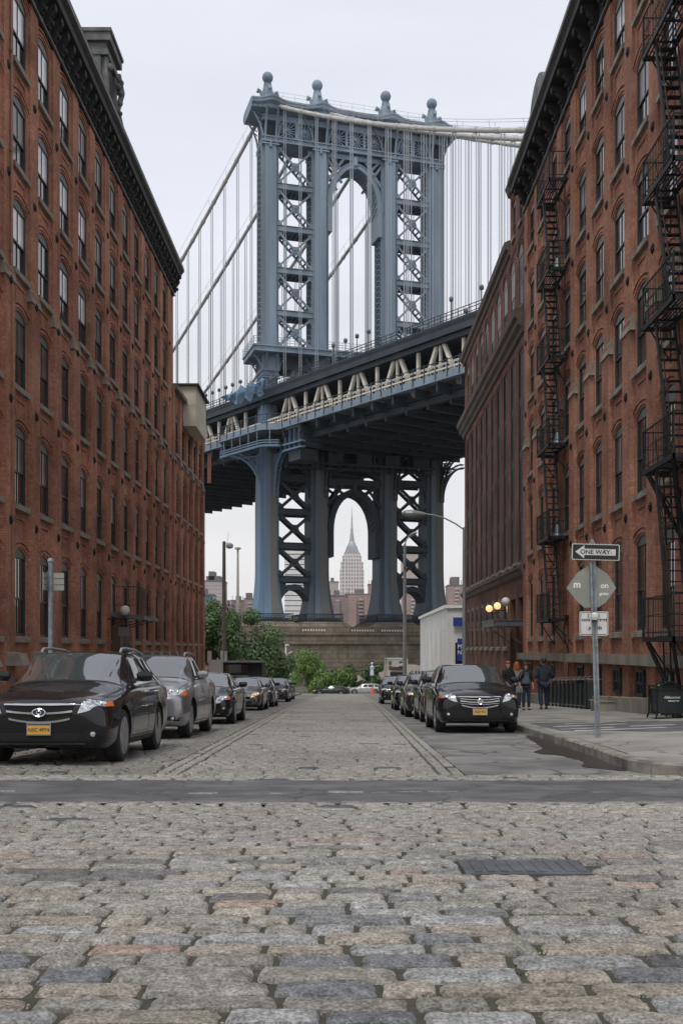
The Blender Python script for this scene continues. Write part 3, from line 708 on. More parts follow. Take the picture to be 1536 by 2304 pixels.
# ---- brown brick building further along on the right
BX=8.6
rootB=thing('brown_building','dark brown brick building with tall pilasters and an arched attic storey','building',(BX+7,64,gz(64)))
P=lambda n,u,z:(BX-n,u,z)
bays=[52.1+2.5*k for k in range(10)]; y0B,y1B=50.85,76.8
g=G(); gsl=G(); hb=1.25
for k,uc in enumerate(bays):
    # ground floor
    if k in (0,1):
        for a,b,z0,z1 in ((uc-hb,uc-.85,-4.2,3.7),(uc+.85,uc+hb,-4.2,3.7),(uc-.85,uc+.85,2.6,3.7)): g.add([P(0,a,z0),P(0,b,z0),P(0,b,z1),P(0,a,z1)],[(0,1,2,3)])
        for a in (uc-.85,uc+.85): g.add([P(0,a,-4.2),P(-1.2,a,-4.2),P(-1.2,a,2.6),P(0,a,2.6)],[(0,1,2,3)])
        g.add([P(0,uc-.85,2.6),P(-1.2,uc-.85,2.6),P(-1.2,uc+.85,2.6),P(0,uc+.85,2.6)],[(0,1,2,3)])
    else:
        wall_cell(g,P,uc-hb,uc+hb,-4.2,3.7,uc,.62,.15,2.75,.2,depth=.15,hood=False)
    # tall slot with four windows
    for z0,z1,n in ((3.7,4.2,0),(14.9,16.0,0)):
        g.add([P(n,uc-hb,z0),P(n,uc+hb,z0),P(n,uc+hb,z1),P(n,uc-hb,z1)],[(0,1,2,3)])
    D=-.05
    for a,b in ((uc-hb,uc-.68),(uc+.68,uc+hb)):
        g.add([P(0,a,4.2),P(0,b,4.2),P(0,b,14.9),P(0,a,14.9)],[(0,1,2,3)])
    for a in (uc-.68,uc+.68): gsl.add([P(0,a,4.2),P(D,a,4.2),P(D,a,14.9),P(0,a,14.9)],[(0,1,2,3)])
    g.add([P(0,uc-.68,14.9),P(D,uc-.68,14.9),P(D,uc+.68,14.9),P(0,uc+.68,14.9)],[(0,1,2,3)])
    g.add([P(0,uc-.68,4.2),P(D,uc-.68,4.2),P(D,uc+.68,4.2),P(0,uc+.68,4.2)],[(0,1,2,3)])
    PD=lambda n,u,z:(BX+.05-n,u,z)
    for r in range(4):
        zb=4.2+r*2.675; wall_cell(gsl,PD,uc-.68,uc+.68,zb,zb+2.675,uc,.64,zb+.25,2.35,.12,depth=.06,hood=False)
    # attic
    wall_cell(g,P,uc-hb,uc+hb,16.0,21.0,uc,.62,16.9,3.1,.5,depth=.15,hood=True)
    g.box(BX,BX-.03,uc+hb-.14,uc+hb+.14,4.2,15.0)
    g.box(BX,BX-.05,uc+hb-.2,uc+hb+.2,16.9,19.6)
g.add([P(0,76.8,-4.2),(BX+14,76.8,-4.2),(BX+14,76.8,21),P(0,76.8,21)],[(0,1,2,3)])
g.add([P(0,y0B,-4.2),(BX+14,y0B,-4.2),(BX+14,y0B,21),P(0,y0B,21)],[(0,1,2,3)])
g.add([(BX+14,y0B,-4.2),(BX+14,y1B,-4.2),(BX+14,y1B,21),(BX+14,y0B,21)],[(0,1,2,3)])
g.add([(BX+.2,y0B,20.98),(BX+14,y0B,20.98),(BX+14,y1B,20.98),(BX+.2,y1B,20.98)],[(0,1,2,3)])
build(g,'wall',MT['brown'],rootB,fix=False); build(gsl,'slot_infill',MT['trim_dark'],rootB,fix=False)
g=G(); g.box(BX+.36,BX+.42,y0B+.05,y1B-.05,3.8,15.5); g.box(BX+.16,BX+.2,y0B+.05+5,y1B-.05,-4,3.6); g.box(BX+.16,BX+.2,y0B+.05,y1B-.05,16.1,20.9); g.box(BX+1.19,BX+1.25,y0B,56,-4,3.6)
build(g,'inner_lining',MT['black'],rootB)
# upper block at the near corner
g=G(); ub,ue=50.85,55.2
PB=lambda n,u,z:(BX-.03-n,u,z)
wall_cell(g,PB,ub,53.0,20.4,24.0,51.9,.4,21.1,1.9,.25,depth=.15,hood=True); wall_cell(g,PB,53.0,ue,20.4,24.0,54.0,.4,21.1,1.9,.25,depth=.15,hood=True)
g.add([PB(0,ue,20.4),(BX+6,ue,20.4),(BX+6,ue,24),PB(0,ue,24)],[(0,1,2,3)]); g.add([PB(0,ub,20.4),(BX+6,ub,20.4),(BX+6,ub,24),PB(0,ub,24)],[(0,1,2,3)])
g.add([PB(0,ub,24),PB(0,ue,24),(BX+6,ue,24),(BX+6,ub,24)],[(0,1,2,3)])
build(g,'corner_tower',MT['brown'],rootB,fix=False)
MT['slotglass']=M('slot_glass',(.016,.014,.013),.5,var=.3,spec=.15); pw=win_proto(-1,.64,2.35,.12,None,mullion=False,rec=.35); [k_.materials.clear() or k_.materials.append(MT['slotglass']) or k_.materials.append(MT['slotglass']) for k_ in list(pw[1].values())]; pw[0].materials.clear(); pw[0].materials.append(MT['trim_dark']); pw[0].materials.append(MT['trim_dark']); pa=win_proto(-1,.62,3.1,.5,None,rec=.4); pg=win_proto(-1,.62,2.75,.2,None,rec=.4); pu=win_proto(-1,.4,1.9,.25,None)
for k,uc in enumerate(bays):
    for r in range(4): place_window(rootB,pw,(BX+.05,uc,4.45+r*2.675),R.choice(('dark','dark','blind')),sill=False)
    place_window(rootB,pa,(BX,uc,16.9),R.choice(('dark','blind')))
    if k>1: place_window(rootB,pg,(BX,uc,.15),'dark')
for uc in (51.9,54.0): place_window(rootB,pu,(BX-.03,uc,21.1),'dark')
MT['trim']=M('brown_trim',(.10,.075,.06),.8,var=.3,scale=2)
g=G()
mould(g,BX,-1,y0B-.0,y1B+.4,[(0,15.35),(.12,15.4),(.18,15.6),(.34,15.75),(.36,15.95),(.52,16.1),(.56,16.4),(.10,16.6),(0,16.6)])
build(g,'lower_cornice',MT['trim'],rootB)
g=G(); mould(g,BX,-1,ue,y1B+.35,[(0,20.65),(.10,20.7),(.14,20.9),(.30,21.0),(.36,21.3),(.1,21.42),(-.6,21.42),(-.6,20.9),(0,20.9)]); mould(g,BX,-1,ub,ue+.15,[(0,23.6),(.15,23.7),(.3,24.1),(-.3,24.2),(-.3,23.6)])
build(g,'top_cornice',MT['trim'],rootB)
g=G(); mould(g,BX,-1,y0B,y1B+.3,[(0,3.6),(.12,3.65),(.20,3.85),(.30,3.95),(.30,4.1),(0,4.25)])
build(g,'sill_course',MT['trim'],rootB)
g=G()
for uc in bays: g.box(BX,BX-.34,uc-.6,uc+.6,4.12,4.26)
build(g,'stone_sills',MT['stone_dark'],rootB)
g=G(); g.box(BX+.4,BX+1.6,70.5,71.7,21,22.6); g.box(BX+.3,BX+1.7,70.4,71.8,22.6,22.8); build(g,'chimney',MT['brown'],rootB)
# recessed doors of the brown building
g=G()
for uc in bays[:2]:
    g.box(BX+1.12,BX+1.06,uc-.8,uc+.8,gz(uc)+.3,1.9,0); 
    for a in (-.42,.42): g.box(BX+1.06,BX+1.04,uc+a-.32,uc+a+.32,gz(uc)+.9,1.4,1)
build(g,'door',[MT['frame'],MT['glass']],rootB)
# ---- fire escapes
def fire_escape(label,yn,yf,zs,xout,ladder_down=None,group='fire escapes'):
    root=thing('fire_escape',label,'fire escape',(RX,(yn+yf)/2,zs[0]),group=group)
    for i,z in enumerate(zs):
        g=G(); 
        g.box(RX-.2,xout,yn,yn+.05,z-.12,z); g.box(RX-.2,xout,yf-.05,yf,z-.12,z); g.box(xout,xout+.05,yn,yf,z-.12,z); g.box(RX-.25,RX-.2,yn,yf,z-.1,z)
        k=int((xout and (RX-xout)/.095)); 
        for j in range(1,k-1):
            x=xout+.05+j*.095
            g.box(x,x+.03,yn+.05,yf-.05,z-.03,z-.005)
        for yy in (yn+.9,yn+1.8): g.box(xout+.05,RX-.25,yy,yy+.04,z-.08,z-.035)
        pl=build(g,'platform',MT['iron'],root)
        g=G(); ht=1.0
        path=[(RX-.22,yn+.02),(xout+.02,yn+.02),(xout+.02,yf-.02),(RX-.22,yf-.02)]
        for (ax,ay),(bx,by) in zip(path,path[1:]):
            for hz in (ht,ht*.55,.12): g.bar((ax,ay,z+hz),(bx,by,z+hz),.03 if hz==ht else .018,.03 if hz==ht else .018)
            L_=math.hypot(bx-ax,by-ay); n=int(L_/.13)
            for j in range(n+1): g.bar((ax+(bx-ax)*j/n,ay+(by-ay)*j/n,z),(ax+(bx-ax)*j/n,ay+(by-ay)*j/n,z+ht),.013,.013)
        for x,y in path[1:3]: g.bar((x,y,z-.1),(x,y,z+ht+.04),.04,.04)
        build(g,'railing',MT['iron'],root)
        for yy in (yn+.25,yf-.25):
            g=G(); g.tube([(xout+.12,yy,z-.12),(xout+.35,yy,z-.5),(RX-.24,yy,z-.95)],.022,6); g.tube([(RX-.24,yy,z-.12),(RX-.24,yy,z-1.0)],.02,6); build(g,'bracket',MT['iron'],root)
        if i<len(zs)-1 or ladder_down:
            zt=z; zb=zs[i+1] if i<len(zs)-1 else ladder_down
            g=G(); ya,yb=yf-.75,yn+.65; xa,xb=xout+.12,xout+.58
            for x in (xa,xb): g.bar((x,ya,zt),(x,yb,zb),.045,.13)
            n=int((zt-zb)/.27)
            for j in range(1,n):
                t=j/n; g.box(xa,xb,ya+(yb-ya)*t-.09,ya+(yb-ya)*t+.09,zt+(zb-zt)*t-.012,zt+(zb-zt)*t+.012)
            for x in (xa,xb): g.tube([(x,ya,zt+.75),(x,yb-.1,zb+.75)],.016,6); 
            for t in (.15,.4,.65,.9):
                for x in (xa,xb): g.bar((x,ya+(yb-ya)*t,zt+(zb-zt)*t),(x,ya+(yb-ya)*t,zt+(zb-zt)*t+.72),.014,.014)
            build(g,'stair',MT['iron_grey'] if False else MT['iron'],root)
    return root
fe=fire_escape('black fire escape zigzagging down the middle of the right warehouse',40.2,42.8,[18.0,14.6,11.25,7.9,4.35,1.2],7.7)
fn=fire_escape('near black fire escape cut by the right edge of the photo',24.9,27.5,[19.0,15.45,11.68,8.4,4.65,.32],7.7)
# V struts and drop ladder under the two lowest near platforms
for z,d in ((4.65,2.05),(.32,2.2)):
    g=G()
    for yy in (25.1,27.2): g.bar((7.75,yy,z-.12),(8.45,26.3,z-d),.07,.09)
    g.bar((8.4,25.1,z-.12),(8.45,26.3,z-d),.06,.06)
    for j in range(1,6): g.bar((8.1,26.4-.14*j+.3,z-.12-.3*j),(8.1,26.9-.05*j,z-.12-.3*j),.02,.02)
    for y in (26.2,26.75): g.bar((8.1,y+.25,z-.12),(8.1,y,z-d+.1),.035,.035)
    build(g,'drop_ladder',MT['iron'],fn)
g=G(); g.tube([(8.42,40.6,1.1),(8.2,40.0,.75),(8.42,39.4,.2)],.03,6); g.tube([(7.8,40.5,1.1),(8.3,40.3,.6),(8.45,40.2,-.1)],.03,6); build(g,'brace',MT['iron'],fe)
# lamps standing on the fire escape
MT['lampshade']=M('blue_grey_tin',(.16,.20,.23),.4,metal=.4,var=.15)
for z,n in ((14.6,'upper'),(4.35,'lower'),(7.9,'middle')):
    t=thing('work_lamp','blue grey tin hood standing on the %s landing of the far fire escape'%n,'hood',(8.1,40.6,z),group='tin hoods on the fire escape')
    g=G(); g.lathe((8.1,40.6,z),[(.19,.0),(.17,.06),(.10,.2),(.07,.42),(.05,.46)],12); build(g,'shade',MT['lampshade'],t,smooth=True)
    g=G(); g.tube([(8.1,40.6,z+.44),(8.12,40.6,z+.6),(8.22,40.6,z+.66),(8.35,40.6,z+.62)],.02,6); build(g,'neck',MT['iron'],t)
# ---- canopies and globe lamps
MT['globe']=M('white_globe',(.62,.60,.55),.3,var=.05)
MT['globelit']=M('lit_globe',(.8,.55,.3),.4,var=.0,emit=(1,.55,.22,1.1))
MT['canopy']=M('canopy_metal',(.07,.08,.085),.5,var=.3,scale=2)
def globe(label,x,y,z,r,mat,stand):
    t=thing('globe_lamp',label,'lamp',(x,y,z-r),group='globe lamps by the entrances'); g=G(); g.ball((x,y,z),r,20,12); g2=G(); g2.tube(stand,.03,8); g2.lathe(stand[0],[(.07,-.02),(.07,.03)],10)
    build(g,'globe',mat,t,smooth=True); build(g2,'stem',MT['iron'],t); return t
t=thing('entrance_canopy','dark metal canopy with a thin balcony rail over the left entrance','canopy',(LX+.7,46.7,1.4))
g=G(); g.hexa([(LX+.22,44.9,1.42),(LX+1.55,45.2,1.28),(LX+1.55,48.6,1.28),(LX+.22,48.8,1.42),(LX+.22,44.9,1.62),(LX+1.55,45.2,1.44),(LX+1.55,48.6,1.44),(LX+.22,48.8,1.62)])
for y in (45.2,46.9,48.5): g.bar((LX+.22,y,1.0),(LX+1.35,y,1.3),.05,.05)
build(g,'roof_slab',MT['canopy'],t)
g=G()
for z in (1.9,2.7): g.bar((LX+.3,45,z),(LX+1.2,45.2,z),.025,.025); g.bar((LX+1.2,45.2,z),(LX+1.2,48.6,z),.025,.025)
for j in range(20): g.bar((LX+1.2,45.2+.178*j,1.4),(LX+1.2,45.2+.178*j,2.7),.014,.014)
for j in range(5): g.bar((LX+.3+.2*j,45+.04*j,1.5),(LX+.3+.2*j,45+.04*j,2.7),.014,.014)
build(g,'rail',MT['iron'],t)
g=G(); g.box(LX+.02,LX+.36,45.6,47.9,-3.2,1.0); g.box(LX+.36,LX+.40,45.7,46.7,-2.5,.6,1); g.box(LX+.36,LX+.40,46.8,47.8,-2.5,.6,1)
d=build(g,'entrance_doors',[MT['doorwood'],MT['glass']],rootL)
globe('frosted white globe lamp at the near end of the left canopy',LX+.85,44.6,1.66,.21,MT['globe'],[(LX+.2,44.6,1.3),(LX+.85,44.6,1.3),(LX+.85,44.6,1.46)])
t=thing('entrance_canopy','flat grey metal canopy over the doors of the brown building','canopy',(7.9,53.3,1.3))
g=G(); g.box(RX-.02,7.15,51.2,55.2,1.15,1.42); g.box(RX-.02,7.10,51.15,55.25,1.42,1.48)
for y in (51.6,54.8): g.bar((7.4,y,1.15),(8.55,y,.3),.05,.05)
build(g,'roof_slab',MT['iron_grey'],t)
globe('large white globe lamp on a stem above the brown building canopy',7.75,51.4,2.33,.22,MT['globe'],[(7.75,51.4,1.46),(7.75,51.4,2.12)])
globe('small amber lit globe lamp, farther of the glowing pair',8.15,60.3,2.35,.2,MT['globelit'],[(8.55,60.3,2.1),(8.15,60.3,2.1),(8.15,60.3,2.2)])
globe('small amber lit globe lamp, nearer of the glowing pair',8.1,56.7,2.35,.19,MT['globelit'],[(8.55,56.7,2.1),(8.1,56.7,2.1),(8.1,56.7,2.2)])
# ---- white low building at the foot of the street
t=thing('white_building','low white painted building with tall dark slots near the pier','building',(15,105,gz(105)))
MT['whitewall']=M('white_painted_wall',(.62,.61,.58),.75,var=.14,scale=.7,streak=1)
g=G(); x0=8.6; zt=3.55
slots=[(93.5,96.5),(98.5,101.5),(103.5,106.5),(108.5,111.5),(113.5,116.5)]
zb=-5.8; y=90.4
for a,b in slots:
    g.box(x0,x0+.5,y,a,zb,zt); g.box(x0,x0+.5,a,b,1.6,zt); g.box(x0+.45,x0+.6,a,b,zb,1.6,1); y=b
g.box(x0,x0+.5,y,123,zb,zt); g.box(x0+.5,24,90.4,123,zb,zt-.05)
for a,b in slots: g.box(x0-.25,x0,a-1.1,a-.3,zb,1.9)
build(g,'wall',[MT['whitewall'],MT['glass']],t)
g=G(); g.box(x0-.2,24.2,90.2,123.2,zt,zt+.28); build(g,'roof_coping',MT['white'],t)
g=G(); g.box(9.3,14,90.28,90.42,-4.5,.6); 
build(g,'shop_window',MT['glass'],t)
MT['bluesign']=M('blue_sign',(.018,.045,.24),.5,var=.15)
for nm,x0_,x1_,z0_,z1_,lab,txt in (('shop_sign',9.1,12.5,2.0,2.75,'blue fascia sign on the end of the low white building','Marine'),('banner_sign',9.45,10.75,-.95,.95,'square blue banner with white lettering below the fascia sign','Mont\nNDA'),('banner_sign',10.1,10.75,-1.9,-1.02,'small blue panel under the square blue banner','')):
    q=thing(nm,lab,'sign',((x0_+x1_)/2,90.1,z0_)); g=G(); g.box(x0_,x1_,90.02,90.12,z0_,z1_); build(g,'panel',MT['bluesign'],q)
    if txt: 
        tt=put_text(txt,.5,Vector(((x0_+x1_)/2-.1,90.0,(z0_+z1_)/2)),FACE_CAM,q,MT['signwhite'],bold=.01); tt.location=-q.location
# ------------------------------------------------------------------ the suspension bridge
STEEL=M('bridge_steel',(.180,.235,.295),.62,var=.3,scale=.35,streak=1,bump=.15,bscale=3,detail=8)
overlay(STEEL,(.16,.10,.065),.35,.66,.82,.65,(1,1,.25),detail=9); overlay(STEEL,(.27,.31,.34),.9,.5,.8,.4,(1,1,.3),detail=8)
STEEL2=M('bridge_steel_shaded',(.026,.038,.050),.65,var=.3,scale=.5,detail=6)  # darkened copy of the bridge steel; underside shade is put into its colour
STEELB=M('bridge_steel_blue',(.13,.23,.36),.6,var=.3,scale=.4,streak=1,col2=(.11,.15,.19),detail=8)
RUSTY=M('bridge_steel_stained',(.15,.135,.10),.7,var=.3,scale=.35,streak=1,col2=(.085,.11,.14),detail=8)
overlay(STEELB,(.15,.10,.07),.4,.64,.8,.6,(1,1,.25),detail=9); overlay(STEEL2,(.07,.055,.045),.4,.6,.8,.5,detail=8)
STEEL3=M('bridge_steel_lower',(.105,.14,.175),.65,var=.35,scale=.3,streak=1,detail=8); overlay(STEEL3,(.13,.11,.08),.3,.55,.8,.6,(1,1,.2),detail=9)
CREAM=M('cream_steel',(.72,.67,.57),.65,var=.18,scale=.8)
CABLE=M('cable_wrap',(.46,.45,.43),.6,var=.15,scale=1)
ROPE=M('hanger_rope',(.30,.33,.36),.6,var=.1)
MASON=brick_mat('pier_masonry',(.26,.22,.17,1),(.22,.19,.145,1),(.14,.12,.095,1),bw=1.9,bh=.72,ms=.05,soot=.65,bump=.5,stain=(.6,.45))
U=Vector((.957,.289,0)); W=Vector((-.289,.957,0)); O=Vector((-12.5,174.7,0))
def T(a,b,z): return O+U*a+W*b+Vector((0,0,z))
Dd=Vector((.599,-.800,0)); Nn=Vector((.800,.599,0)); P0=Vector((-15.2,173.0,0))
def K(t,o,z): return P0+Dd*t+Nn*o+Vector((0,0,z))       # t along the deck toward the camera, o offset across
def tbox(g,a0,a1,b0,b1,z0,z1,m=0): g.hexa([T(a0,b0,z0),T(a1,b0,z0),T(a1,b1,z0),T(a0,b1,z0),T(a0,b0,z1),T(a1,b0,z1),T(a1,b1,z1),T(a0,b1,z1)],m)
def kbox(g,t0,t1,o0,o1,z0,z1,m=0): g.hexa([K(t0,o0,z0),K(t1,o0,z0),K(t1,o1,z0),K(t0,o1,z0),K(t0,o0,z1),K(t1,o0,z1),K(t1,o1,z1),K(t0,o1,z1)],m)
BR=thing('suspension_bridge','blue grey steel suspension bridge with a tall four column tower','bridge',tuple(T(14.7,2.5,-5.9)))
ca=[0,8.62,20.89,29.45]
# masonry pier
g=G()
for a0,a1,b0,b1,z0,z1 in ((-9,39,-7,14,-6.5,-2.2),(-8.4,38.4,-6.4,13.4,-2.2,.9),(-8.7,38.7,-6.7,13.7,.9,1.35),(-8.0,38,-6.0,13,1.35,2.4),(-8.2,38.2,-6.2,13.2,2.4,2.8),(-7.4,37.4,-5.4,12.4,2.8,3.75)):
    tbox(g,a0,a1,b0,b1,z0,z1)
for z in (-4.6,-3.4): tbox(g,-9.1,39.1,-7.1,14.1,z,z+.12)
for a in ca: # sloping plinths
    g.hexa([T(a-4.4,-3.6,3.75),T(a+4.4,-3.6,3.75),T(a+4.4,9,3.75),T(a-4.4,9,3.75),T(a-3.3,-2.4,4.6),T(a+3.3,-2.4,4.6),T(a+3.3,7.6,4.6),T(a-3.3,7.6,4.6)])
build(g,'masonry_pier',MASON,BR)
g=G()
for a0 in (4.0,12.3,17.5,24.5):
    for k in range(9): tbox(g,a0+k*.45,a0+k*.45+.22,-5.46,-5.38,3.0,3.3)
build(g,'drain_openings',MT['white'],BR)
# columns
def sec(a,z):   # half widths (core half a, core b0,b1, plate half a, plate b0,b1)
    if z>=48: return (1.28,.55,4.2,.92,0,4.8)
    k=1.0
    if z<14: k=1+ .62*((14-z)/10)**2.2
    w=1.62*k; d=(k-1)*3.0
    return (w,.9-d,4.9+d,w*.62,-.1-d*1.25,5.9+d*1.25)
def column(a):
    g=G()
    for zz in ([4.5+.8*i for i in range(12)]+[14.2,24,34,46.6],[49.9,58,66,74,84]):
        for z0,z1 in zip(zz,zz[1:]):
            s0,s1=sec(a,z0 if zz[0]<40 else 60),sec(a,z1 if zz[0]<40 else 60)
            if zz[0]<40 and z1>24:
                f=lambda z:(z-24)/24; mixs=lambda p,q,t:tuple(x*(1-t)+y*t for x,y in zip(p,q))
                t0,t1=max(0,min(1,(z0-24)/18)),max(0,min(1,(z1-24)/18)); A=sec(a,20);B=sec(a,60); s0,s1=mixs(A,B,t0),mixs(A,B,t1)
            for i,(h,b0,b1) in enumerate(((0,1,2),(3,4,5))):
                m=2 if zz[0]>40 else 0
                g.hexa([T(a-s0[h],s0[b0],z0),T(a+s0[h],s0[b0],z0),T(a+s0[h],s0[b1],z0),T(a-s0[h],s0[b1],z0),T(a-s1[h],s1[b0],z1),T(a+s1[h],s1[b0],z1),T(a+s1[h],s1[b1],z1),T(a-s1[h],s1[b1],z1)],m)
            if zz[0]<40: # stained right-hand plate
                h=s0[3];h1=s1[3]
                g.hexa([T(a-h*.1,s0[4]-.06,z0),T(a+h+.02,s0[4]-.06,z0),T(a+h+.02,s0[4],z0),T(a-h*.1,s0[4],z0),T(a-h1*.1,s1[4]-.06,z1),T(a+h1+.02,s1[4]-.06,z1),T(a+h1+.02,s1[4],z1),T(a-h1*.1,s1[4],z1)],1)
    # ridges on the upper shaft
    for da in (-.92,-.42,.42,.80): tbox(g,a+da,a+da+.12,-.05,.0,50,84,2)
    for z in range(52,84,2): pass
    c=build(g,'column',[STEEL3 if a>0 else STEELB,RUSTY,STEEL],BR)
    l=G()  # side lattice
    for sgn in (-1,1):
        x=a+sgn*1.40; tbox(l,x-sgn*.10,x-sgn*.07,.8,4.0,50,84,1)
        for z in [50+.95*i for i in range(36)]:
            l.bar(T(x,.75,z),T(x,4.0,z+.95),.07,.14); l.bar(T(x,4.0,z),T(x,.75,z+.95),.07,.14)
        tbox(l,x-.06,x+.06,.5,.85,50,84); tbox(l,x-.06,x+.06,3.9,4.25,50,84)
    build(l,'side_lattice',[STEEL,STEEL2],c,local=True)
    r=G() # base rail on the plinth
    for q in range(25):
        aa=a-3.2+6.4*q/24
        r.bar(T(aa,-2.3,4.6),T(aa,-2.3,5.9),.10,.10)
    for z in (4.7,5.2,5.9): r.bar(T(a-3.2,-2.3,z),T(a+3.2,-2.3,z),.12,.14); r.bar(T(a-3.2,-2.3,z),T(a-3.2,7.4,z),.12,.14); r.bar(T(a+3.2,-2.3,z),T(a+3.2,7.4,z),.12,.14)
    for q in range(20):
        bb=-2.3+9.7*q/19; r.bar(T(a-3.2,bb,4.6),T(a-3.2,bb,5.9),.10,.10)
    tbox(r,a-3.0,a+3.0,-2.1,7.2,4.6,5.0)
    build(r,'base_rail',STEEL2,c,local=True)
    return c
for a in ca: column(a)
# rivets and joint lines on the lower left column
# x braces
def brace(a0,a1,z0,z1,thick=.42,b0=.6,b1=4.1,name='cross_brace',mat=STEEL):
    g=G(); am,zm=(a0+a1)/2,(z0+z1)/2
    b1=b0+2.1
    for b in (b0,b1-.25):
        for (p,q) in (((a0,z0),(a1,z1)),((a0,z1),(a1,z0)))[(0 if b==b0 else 1):]:
            pts=[T(p[0],b,p[1]),T(am,b,zm),T(q[0],b,q[1])]
            g.bar(pts[0],pts[2],.2,thick*.78,up=(0,0,1))
        n=10; (b==b0) and g.prism([(am+.85*math.cos(2*math.pi*i/n+.3)*(1 if i%2 else .75),zm+.9*math.sin(2*math.pi*i/n+.3)*(1 if i%2 else .75)) for i in range(n)],lambda u,v,t:T(u,t,v),b-.02,b+.28)
        for (x,zc,sx,sz) in ((a0,z0,1,1),(a1,z0,-1,1),(a0,z1,1,-1),(a1,z1,-1,-1)):
            (b==b0) and g.prism([(x,zc),(x+sx*.9,zc),(x+sx*.75,zc+sz*.55),(x+sx*.4,zc+sz*.9),(x,zc+sz*1.15)],lambda u,v,t:T(u,t,v),b,b+.24)
    # lacing between the two planes along the falling diagonal, so light shows through it
    for k in range(1,10):
        t=k/10
        for (p,q) in (((a0,z1),(a1,z0)),):
            x=p[0]+(q[0]-p[0])*t; z=p[1]+(q[1]-p[1])*t; x2=p[0]+(q[0]-p[0])*(t+.055); z2=p[1]+(q[1]-p[1])*(t+.055)
            g.bar(T(x,b0+.2,z),T(x+.0,b1-.2,z),.34,.07)
    build(g,name,mat,BR)
def girder(a0,a1,z,h=.85,b0=.45,b1=4.3,mat=STEEL):
    g=G(); tbox(g,a0,a1,b0,b0+.12,z-h/2,z+h/2); tbox(g,a0,a1,b1-.12,b1,z-h/2,z+h/2); tbox(g,a0,a1,b0,b1,z+h/2-.1,z+h/2+.02)
    tbox(g,a0,a1,b0-.12,b0+.5,z-h/2-.05,z-h/2+.03); tbox(g,a0,a1,b0-.12,b0+.4,z+h/2,z+h/2+.08)
    k=a0+.4
    while k<a1-.3: tbox(g,k,k+.18,b0+.1,b1-.1,z-h/2,z-h/2+.14); k+=.8
    build(g,'girder',mat,BR)
zl=[84.2,77.2,70.2,63.2,56.1,49.9]
for (i,j) in ((0,1),(2,3)):
    a0,a1=ca[i]+1.28,ca[j]-1.28
    for z0,z1 in zip(zl,zl[1:]):
        brace(a0,a1,z1+.45,z0-.45)
    for z in zl[1:-1]: girder(a0,a1,z)
    zs=[33.5,28.7,23.07,17.4,11.8]
    a0,a1=ca[i]+1.6,ca[j]-1.6
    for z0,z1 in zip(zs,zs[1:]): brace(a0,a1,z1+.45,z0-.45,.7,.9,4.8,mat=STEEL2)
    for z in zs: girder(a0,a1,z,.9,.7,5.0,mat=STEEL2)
    brace(a0+.0,a1,43.5,49,.6)
    # curved knee brace under the lowest girder
    g=G(); am=(a0+a1)/2; hw=(a1-a0)/2
    out=[(-hw-.8,11.2),(hw+.8,11.2)]; cur=[(hw*math.cos(math.pi*k/14)*1.02,6.2+3.9*math.sin(math.pi*k/14)) for k in range(15)]
    poly=[(a0-.6,11.3),(a1+.6,11.3),(a1+.6,5.2)]+[(am+x,z) for x,z in cur]+[(a0-.6,5.2)]
    pts=[(am+x,z) for x,z in cur]
    for (x0,z0),(x1,z1) in zip(pts,pts[1:]):
        g.hexa([T(x0,.8,z0),T(x1,.8,z1),T(x1,4.9,z1),T(x0,4.9,z0),T(x0,.8,z0+.9),T(x1,.8,z1+.9),T(x1,4.9,z1+.9),T(x0,4.9,z0+.9)])
    for sx in (-1,1):
        g.prism([(am+sx*hw*1.02,6.2),(am+sx*(hw+.9),6.2),(am+sx*(hw+.9),11.3),(am+sx*hw*.55,11.3),(am+sx*hw*.62,10.0),(am+sx*hw*.9,8.6)],lambda u,v,t:T(u,t,v),.85,1.1)
    build(g,'knee_arch',STEEL2,BR)
